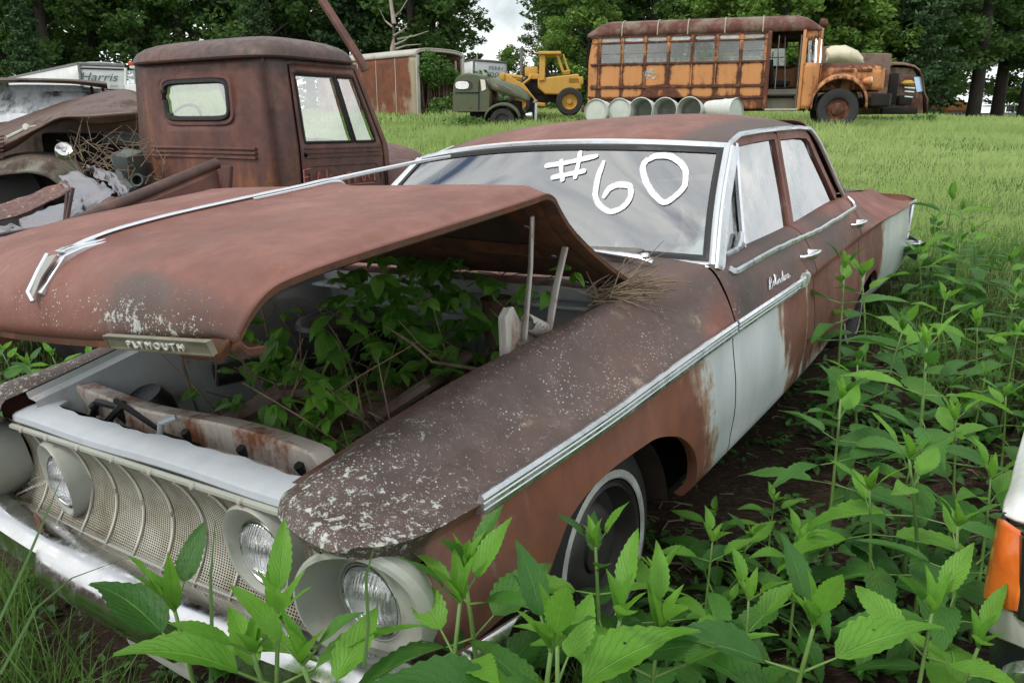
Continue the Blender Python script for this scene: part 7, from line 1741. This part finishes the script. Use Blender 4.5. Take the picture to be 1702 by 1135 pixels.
m = MB().grid(np.array(rows), closev=True); m.add(rows[0], [tuple(range(20))]); m.add(rows[-1], [tuple(range(20))])
o = m.build('tarpaulin_bundle', rusty('cream_tarp', (.62, .58, .42), (.35, .30, .2), (.25, .3, .3), .3, 1.6, .6), bevel=0); tag(o, 'cream and grey tarpaulin bundle heaped behind the bus hood', 'tarpaulin')
c0 = wp(1405, 130, Y=25); m = MB(); m.box((c0.x, c0.y, c0.z), (2.0, 1.6, 1.3), bev=.1); m.box((c0.x - .6, c0.y, c0.z + .5), (.8, 1.4, .7), bev=.1); o = m.build('junk_truck', M['rvan']); tag(o, 'brown wreck hidden behind the bus hood under the tarpaulin', 'wreck')

# ------------------------------------------------------------------ far buses beyond the crest
M['fbus'] = rusty('far_bus_orange', (.60, .26, .06), (.14, .05, .03), (.05, .03, .02), .32, 1.2, .5)
for (pxl, pxr, top, Y, lab) in ((1538, 1576, 168, 58, 'left of two far orange buses beyond the grass crest'), (1577, 1619, 170, 57, 'right hand far orange bus with one wide dark windscreen')):
    a, b = wp(pxl, top, Y=Y), wp(pxr, top, Y=Y); w_ = b.x - a.x; e = empty('far_bus', (a.x, a.y, a.z - 2.7), 0, lab, 'bus', 'far orange buses beyond the crest')
    rows = [[(w_ / 2 + math.copysign(abs(math.cos(t_)) ** .5, math.cos(t_)) * w_ / 2, y, 2.25 + .45 * abs(math.sin(t_)) ** .8) for t_ in np.linspace(0, math.pi, 13)] for y in (-.03, .3, 6)]
    m = MB().grid(np.array(rows)); m.add(rows[0], [tuple(range(13))]); m.build('roof', M['fbus'], e)
    m = MB(); m.box((w_ / 2, 3, 1.1), (w_, 6, 2.35), bev=.05); m.build('body', M['fbus'], e)
    wins = ((.06, .44), (.56, .94)) if pxl < 1570 else ((.05, .95),)
    for u0, u1 in wins:
        m = MB(); m.box((w_ * (u0 + u1) / 2, -.03, 1.72), (w_ * (u1 - u0), .05, .62)); m.build('windscreen', M['gdark'], e)
    m = MB(); m.box((w_ / 2, -.06, 1.32), (w_ * .96, .05, .06)); m.box((w_ / 2, -.06, 2.1), (w_ * .96, .05, .05)); m.box((w_ * .5, -.06, 2.42), (.04, .05, .22)); m.build('trim', M['busr'], e)
a = wp(1662, 176, Y=55); e = empty('pale_jeep', (a.x, a.y, a.z - 1.5), 0, 'pale green boxy jeep at the right edge beyond the crest', 'jeep')
M['jeep'] = rusty('jeep_green', (.36, .42, .32), (.12, .08, .05), (.05, .04, .03), .2, 1.5, .4)
m = MB(); m.box((1.1, 1, .55), (2.3, 3, 1.0), bev=.08); m.build('body', M['jeep'], e); m = MB(); m.box((1.2, 1, 1.52), (2.1, 2.6, .07), bev=.02)
for x in (.12, .82, 1.6, 2.2): m.box((x + .05 * (x < .2), -.3, 1.25), (.07, .07, .5))
m.build('cab_frame', M['jeep'], e); m = MB(); m.box((.55, -.28, 1.27), (.5, .03, .36)); m.box((1.2, -.28, 1.27), (.62, .03, .36)); m.build('window', M['gdark'], e)

# ------------------------------------------------------------------ corner of the white car at the right edge
M['wcar'] = rusty('white_car_paint', (.78, .80, .78), (.3, .2, .12), (.12, .08, .05), .08, 12, .3, rough=.22)
K = lambda px, py, Y: wp(px, py, Y=Y)
Wc = K(1690, 950, 1.22); wc_ = empty('white_car', Wc, 0, 'corner of a white car with an orange lamp at the right edge', 'car'); WM = pose(Wc, 0)
def wq(rows_, name, mat, solid=.006, n=8, parent=None): 
    m = MB().grid(shellw(rows_, n=n)); wchild(m, wc_, WM); return m.build(name, mat, parent or wc_, solid=solid, auto=False)
wq([[(1708, 700, 2.1), (1690, 770, 1.7), (1682, 810, 1.5), (1672, 838, 1.36), (1668, 858, 1.30)], [(1722, 700, 2.1), (1708, 765, 1.68), (1700, 800, 1.48), (1694, 832, 1.33), (1690, 868, 1.26)], [(1790, 690, 2.1), (1785, 760, 1.66), (1785, 800, 1.45), (1785, 840, 1.28), (1785, 880, 1.20)], [(1950, 690, 2.1), (1950, 760, 1.66), (1950, 800, 1.45), (1950, 840, 1.28), (1950, 880, 1.16)]], 'fender', M['wcar'])
wq([[(1708, 700, 2.12), (1690, 770, 1.72), (1682, 810, 1.52), (1672, 838, 1.38), (1666, 862, 1.32)], [(1706, 740, 2.1), (1676, 840, 1.7), (1668, 865, 1.52), (1660, 880, 1.40), (1655, 885, 1.34)]], 'fender_side', M['wcar'])
M['amber'] = NT('amber').m; t = NT('amber_lens'); M['amber'] = t.done(t.bsdf(t.ramp(t.noise(8, 6, .7), [(.3, (.50, .085, .012)), (.7, (.80, .20, .03))]), .15, 0, t.bump(t.noise(40, 2), .2, .002), .6))
wq([[(1664, 862, 1.30), (1650, 930, 1.28), (1640, 985, 1.27), (1643, 1000, 1.27)], [(1676, 868, 1.24), (1664, 935, 1.22), (1655, 990, 1.22), (1656, 1006, 1.22)], [(1712, 890, 1.20), (1704, 950, 1.18), (1698, 995, 1.17), (1695, 1015, 1.17)]], 'corner_lamp', M['amber'])
wq([[(1668, 850, 1.30), (1672, 866, 1.28), (1690, 880, 1.22), (1715, 892, 1.18), (1780, 905, 1.14)], [(1664, 860, 1.30), (1668, 876, 1.27), (1688, 892, 1.22), (1712, 904, 1.18), (1780, 918, 1.14)]], 'lamp_gasket', M['black'], .012)
wq([[(1704, 890, 1.21), (1698, 950, 1.20), (1690, 1020, 1.19)], [(1714, 894, 1.18), (1710, 955, 1.17), (1704, 1030, 1.16)], [(1850, 915, 1.15), (1850, 975, 1.14), (1850, 1060, 1.12)]], 'grille_corner', M['gdark'], .01)
wq([[(1642, 1000, 1.30), (1644, 1030, 1.30), (1648, 1048, 1.30)], [(1660, 1008, 1.22), (1662, 1040, 1.22), (1666, 1058, 1.22)], [(1712, 1022, 1.16), (1712, 1055, 1.16), (1712, 1078, 1.16)], [(1850, 1045, 1.10), (1850, 1080, 1.10), (1850, 1110, 1.10)]], 'lower_panel', rusty('chipped_white', (.62, .64, .60), (.05, .045, .04), (.03, .03, .03), .35, 30, .3))
wq([[(1648, 1046, 1.30), (1650, 1090, 1.32), (1652, 1150, 1.34)], [(1664, 1056, 1.24), (1664, 1100, 1.26), (1666, 1150, 1.28)], [(1760, 1075, 1.18), (1760, 1110, 1.2), (1760, 1160, 1.22)]], 'under_panel', rusty('flaked_black', (.03, .035, .04), (.4, .4, .4), (.2, .2, .2), .10, 40, .2))
wq([[(1668, 1106, 1.16), (1690, 1098, 1.12), (1760, 1096, 1.08)], [(1660, 1122, 1.14), (1684, 1118, 1.09), (1760, 1118, 1.05)], [(1662, 1180, 1.16), (1684, 1180, 1.11), (1760, 1185, 1.07)]], 'chrome_bumper', M['chrome'])

def wpart(mb, name, mat, **k): wchild(mb, wc_, WM); return mb.build(name, mat, wc_, **k)
dv = Vector((.60, .80, 0)); nv = Vector((.80, -.60, 0)); A0 = Vector((1.53, 2.14, 0))
rows = []
for t_ in np.linspace(0, 3.4, 14):
    p = A0 + dv * t_; zt = .62 + .05 * min(1, t_); rows.append([(p.x + .05, p.y, zt), (p.x + .01, p.y, zt - .04), (p.x, p.y, zt - .15), (p.x + .01, p.y, .38 + gz1(p.x, p.y) * .3), (p.x + .05, p.y, .30 + gz1(p.x, p.y) * .5)])
wpart(MB().grid(np.array(rows)), 'side_panel', M['wcar'], solid=.006)
rows = []
for t_ in np.linspace(0, 1.5, 8): rows.append([(A0 + dv * t_ + nv * s + Vector((.05, 0, .62 + .05 * min(1, t_) + .05 * math.sin(math.pi * s / 1.6))))[:] for s in np.linspace(0, 1.6, 12)])
wpart(MB().grid(np.array(rows)), 'hood', M['wcar'], solid=.006)
rows = []
for t_, z in ((1.5, .66), (2.0, 1.10), (2.1, 1.13), (3.2, 1.16), (3.4, 1.12)): rows.append([(A0 + dv * t_ + nv * s + Vector((.12 if z > 1 else .06, 0, z + .03 * math.sin(math.pi * s / 1.6))))[:] for s in np.linspace(0.0 if z < 1 else .12, 1.6 if z < 1 else 1.48, 9)])
wpart(MB().grid(np.array(rows[:2])), 'windshield', M['gdark']); wpart(MB().grid(np.array(rows[1:])), 'roof', M['wcar'], solid=.01)
q = A0 + dv * 1.1; wpart(MB().lathe([(0, .02), (.18, .02), (.2, .05), (.29, .06), (.31, 0), (.29, -.06), (0, -.06)], 28, Matrix.Translation((q.x + .12, q.y, gz1(q.x, q.y) + .26)) @ Matrix.Rotation(math.atan2(nv.y, nv.x), 4, 'Z') @ Matrix.Rotation(R(-90), 4, 'Y')), 'wheel', M['tyre'])
# ------------------------------------------------------------------ trees
M['fol'] = leafmat('tree_leaf', (.022, .055, .013), (.105, .20, .042), .28, False, .6)
M['fol2'] = leafmat('tree_leaf_bright', (.06, .13, .018), (.19, .31, .06), .28, False, .6)
M['needle'] = leafmat('pine_needle', (.018, .045, .018), (.06, .12, .04), .12, False, .7)
M['bark'] = simple('tree_bark', (.040, .032, .026), .95, 0, .5, 3, .8)
M['deadbark'] = simple('dead_bark', (.34, .29, .25), .9, 0, .4, 3, .6)
def tree_deciduous(name, h, cr, seed, mat, n=9000, size=.24, bare=.2, dens=1.):
    g = random.Random(seed); rg = np.random.default_rng(seed); e = empty(name); tb = MB()
    lean = (g.uniform(-.5, .5), g.uniform(-.5, .5)); tp = lambda t_: Vector((lean[0] * t_ ** 2, lean[1] * t_ ** 2, h * t_))
    tb.tube([tp(t_) for t_ in np.linspace(0, .92, 8)], [h * .022 * (1 - .85 * t_) + .02 for t_ in np.linspace(0, .92, 8)], 8)
    cl = []
    for k in range(26):
        t_ = bare + (.97 - bare) * (k / 25) ** .9; p = tp(t_); a = k * 2.4 + g.uniform(-.5, .5); rr = cr * (math.sin(math.pi * min(1, (t_ - bare) / (1 - bare) * .85 + .14)) ** .6) * g.uniform(.65, 1.1)
        q = p + Vector((math.cos(a) * rr, math.sin(a) * rr, rr * g.uniform(.15, .55))); mid = p.lerp(q, .5) + Vector((0, 0, rr * .08))
        tb.tube([p, mid, q], [.05 + h * .004 * (1 - t_), .035, .012], 5, cap=False)
        for j in range(5):
            u = g.uniform(.35, 1.08); c = p.lerp(q, u) + Vector((g.gauss(0, .35), g.gauss(0, .35), g.gauss(0, .28))) * cr * .28; cl.append((*c, g.uniform(.35, .75) * cr * .25 + .18))
    tb.build('trunk', M['bark'], e, auto=False)
    m_ = int(n * dens); A = np.array(cl); ci = rg.integers(0, len(A), m_); d = rg.normal(size=(m_, 3)); d /= np.linalg.norm(d, axis=1)[:, None]
    C = A[ci, :3] + d * (A[ci, 3] * rg.uniform(.3, 1.05, m_) ** .7)[:, None] * [1.1, 1.1, .62]
    V, T, r_ = leafquads(C, size * rg.uniform(.6, 1.35, m_), rg); cr_ = np.repeat(rg.random(len(A))[ci], 4)
    fast_mesh('crown', V, T, mat, e, attrs={'rnd': np.clip(.55 * r_ + .5 * cr_, 0, 1)}, uv=np.zeros((len(V), 2)) + .3)
    return e
def tree_pine(name, h, cr, seed, n=9000):
    g = random.Random(seed); rg = np.random.default_rng(seed); e = empty(name); tb = MB(); tb.tube([(0, 0, 0), (.05, .03, h * .5), (0, 0, h)], [h * .016 + .05, h * .01 + .03, .02], 8); Cs = []
    for k in range(44):
        t_ = .12 + .86 * k / 43; z = h * t_; rr = cr * (1 - t_) ** .7 * g.uniform(.6, 1.1) + .25; a = k * 2.39
        q = Vector((math.cos(a) * rr, math.sin(a) * rr, z + rr * g.uniform(-.12, .18))); tb.tube([(0, 0, z), (q.x * .5, q.y * .5, z + rr * .06), q], [.035, .025, .008], 4, cap=False)
        m_ = int(n / 44); u = rg.uniform(.15, 1.05, m_); w_ = rr * .30 * (1.1 - u * .6)
        Cs.append(np.stack([q.x * u + rg.normal(size=m_) * w_ * .6, q.y * u + rg.normal(size=m_) * w_ * .6, z + (q.z - z) * u + rg.normal(size=m_) * .10], 1))
    tb.build('trunk', M['bark'], e, auto=False); C = np.concatenate(Cs); V, T, r_ = leafquads(C, .26 * rg.uniform(.6, 1.3, len(C)), rg)
    fast_mesh('crown', V, T, M['needle'], e, attrs={'rnd': r_}, uv=np.zeros((len(V), 2)) + .3); return e
KIND = {
    'oak': [tree_deciduous('broadleaf_tree', 13, 3.6, 21, M['fol'], 13000), tree_deciduous('broadleaf_tree', 12, 3.4, 22, M['fol'], 12000), tree_deciduous('broadleaf_tree', 14.5, 3.8, 23, M['fol'], 12000, bare=.12)],
    'bright': [tree_deciduous('young_tree', 8, 2.7, 31, M['fol2'], 11000, .2, .08), tree_deciduous('young_tree', 7, 2.3, 32, M['fol2'], 9000, .2, .06)],
    'thin': [tree_deciduous('slender_tree', 15, 3.2, 41, M['fol'], 7000, .24, .24)],
    'pine': [tree_pine('pine_tree', 12, 2.8, 51), tree_pine('pine_tree', 10, 2.6, 52)]}
usedk = {}
def plant(kind, var, px, Y, s, label, rz=0., sz=1., group='trees of the dark wood behind the vehicles', sink=.2):
    p = wp(px, 200, Y=Y); z = gz1(p.x, p.y); k = (kind, var); src = KIND[kind][var]
    o = src if k not in usedk else copy_tree(src); usedk[k] = 1
    o.location = (p.x, p.y, z - sink); o.scale = (s, s, s * sz); o.rotation_euler = (0, 0, rz); tag(o, label, {'oak': 'tree', 'bright': 'tree', 'thin': 'tree', 'pine': 'pine tree'}[kind], group)
g = random.Random(77)
L1 = 'dark broadleaf tree in the dense wood behind the vehicles'; L2 = 'dark tree of the back row of the wood'; L3 = 'low bright green tree at the edge of the wood'
row1 = [(-60, 40, 'oak', 0), (20, 42, 'oak', 1), (95, 40, 'oak', 2), (170, 44, 'oak', 0), (240, 42, 'oak', 1), (310, 43, 'oak', 2), (385, 44, 'pine', 0), (455, 43, 'oak', 0), (520, 46, 'oak', 1), (585, 44, 'pine', 1), (645, 47, 'oak', 2), (690, 45, 'oak', 0),
        (1010, 46, 'oak', 2), (1080, 44, 'oak', 0), (1150, 46, 'oak', 1), (1215, 44, 'oak', 2), (1290, 45, 'oak', 0), (1360, 44, 'oak', 1), (1425, 45, 'oak', 2), (1490, 46, 'pine', 0), (1520, 44, 'oak', 0)]
for k, (px, Y, kd, v) in enumerate(row1): plant(kd, v, px, Y, g.uniform(.95, 1.15), L1 if kd == 'oak' else 'dark pine standing in the wood behind the vehicles', g.uniform(0, 6.3))
for k in range(24):
    px = -80 + k * 80
    if 660 < px < 1010 or 1540 < px < 1690: continue
    plant('oak', k % 3, px + g.uniform(-20, 20), g.uniform(52, 58), g.uniform(1.2, 1.5), L2, g.uniform(0, 6.3))
for (px, Y, s, v, sz) in ((720, 46, 1.0, 1, 1), (752, 54, .66, 0, 1), (955, 52, 1.0, 1, 1.0), (985, 48, 1.1, 0, 1.0), (958, 56, .80, 2, 1.0), (905, 60, .50, 2, 1.0)):
    plant('oak', v, px, Y, s, 'tree beside the bright gap in the middle of the treeline', g.uniform(0, 6.3), sz, 'trees round the sky gap')
for (px, Y, s, lab) in ((845, 44, .44, 'rounded lighter tree right behind the yellow loader'), (918, 42, .50, 'low tree between the loader and the bus'), (975, 40, .80, 'small tree whose leaves show at the rear corner of the bus')): plant('bright', 0, px, Y, s, lab, g.uniform(0, 6), 1, 'low trees behind the loader')
for (px, Y, s, v, lab) in ((1235, 38, 1.0, 0, L3), (1285, 36, 1.05, 1, L3), (1345, 38, 1.0, 0, L3), (1400, 37, .95, 1, L3), (1455, 39, .95, 0, L3), (1180, 38, .8, 1, L3)): plant('bright', v, px, Y, s, lab, g.uniform(0, 6.3), 1.05, 'bright trees behind the bus')
for (px, Y, s, v, lab) in ((1515, 37, .72, 0, 'pine with layered branches right of the rusty van'), (1498, 38, .62, 1, 'pine just right of the rusty van roof'), (440, 38, .55, 1, 'dark pine left of the leaning pole'), (60, 36, .5, 1, 'pine above the left truck')): plant('pine', v, px, Y, s, lab, g.uniform(0, 6.3), 1.1, 'pines at the edge of the wood')
for (px, Y, s, lab) in ((1560, 64, 1.2, 'slender tree whose dark trunk rises above the far buses'), (1616, 44, 1.1, 'slender tree with a thick trunk left of the bright opening'), (1655, 47, 1.1, 'slender tree right of the bright opening'), (1700, 45, 1.1, 'slender tree above the pale jeep'), (1745, 46, 1.1, 'slender tree at the right edge')): plant('thin', 0, px, Y, s, lab, g.uniform(0, 6.3), 1, 'slender trees at the right edge of the wood')
for (px, Y, s) in ((1700, 66, 1.2), (1740, 62, 1.2), (1575, 72, 1.2)): plant('oak', 1, px, Y, s, L2, g.uniform(0, 6.3))
# tree behind the viewer that the side windows mirror
rt = copy_tree(KIND['oak'][0]); rt.location = (15, 6, -.5); rt.scale = (.75, .75, .7); tag(rt, 'lone broadleaf tree out in the field to the right, mirrored in the side windows', 'tree', None); 
if 'group' in rt: del rt['group']
# bare dead tree
m = MB(); g = random.Random(4); b0 = wp(652, 150, Y=36); 
def up(px, py, Y=36): return wp(px, py, Y=Y)
e = empty('dead_tree', b0, 0, 'pale bare dead tree trunk above the rusty box body', 'tree'); DM = pose(b0, 0)
m.tube([up(650, 185), up(651, 130), up(653, 80), up(655, 40), up(649, 0), up(650, -40)], [.16, .14, .12, .10, .07, .04], 8)
wchild(m, e, DM).build('trunk', M['deadbark'], e)
for pts in ([(656, 75), (672, 68), (684, 58)], [(654, 60), (668, 52), (676, 44)], [(653, 30), (665, 20), (680, -5)], [(652, 45), (640, 35), (630, 15)], [(658, 82), (675, 76), (700, 74)], [(660, 66), (690, 60), (712, 52)]):
    m = MB(); m.tube([up(a, b, 36 + g.uniform(-.4, .4)) for a, b in pts], [.045, .03, .012], 5); wchild(m, e, DM).build('branch', M['deadbark'], e)
# brush and undergrowth under the trees
cl = []
for k in range(150):
    px = g.uniform(-100, 1800); p = wp(px, 190, Y=g.uniform(37, 46)); 
    if px > 1525: continue
    z = gz1(p.x, p.y); cl.append((p.x, p.y, z + g.uniform(.1, .9), g.uniform(.5, 1.1)))
o = leafthing('undergrowth', cl, 22000, .22, M['fol'], 17); tag(o, 'dark undergrowth along the foot of the wood', 'undergrowth', kind='stuff')
for pts, lab in (([(755, 180), (775, 182), (800, 184)], 'leafy sprouts in the grass before the dark green truck'), ([(1395, 186), (1300, 186), (1330, 188)], 'leafy sprouts beneath the open bus door'), ([(1535, 185), (1545, 188)], 'leafy sprouts beside the brown van')):
    cl = []
    for px, py in pts: 
        Y = 18.8 if px > 1200 and px < 1450 else 23; p = wp(px, py, Y=Y); z = gz1(p.x, p.y); cl += [(p.x + g.uniform(-.3, .3), p.y, z + .12, .16) for _ in range(4)]
    o = leafthing('leafy_bush', cl, 420, .07, M['ivy'], 9); tag(o, lab, 'bush')
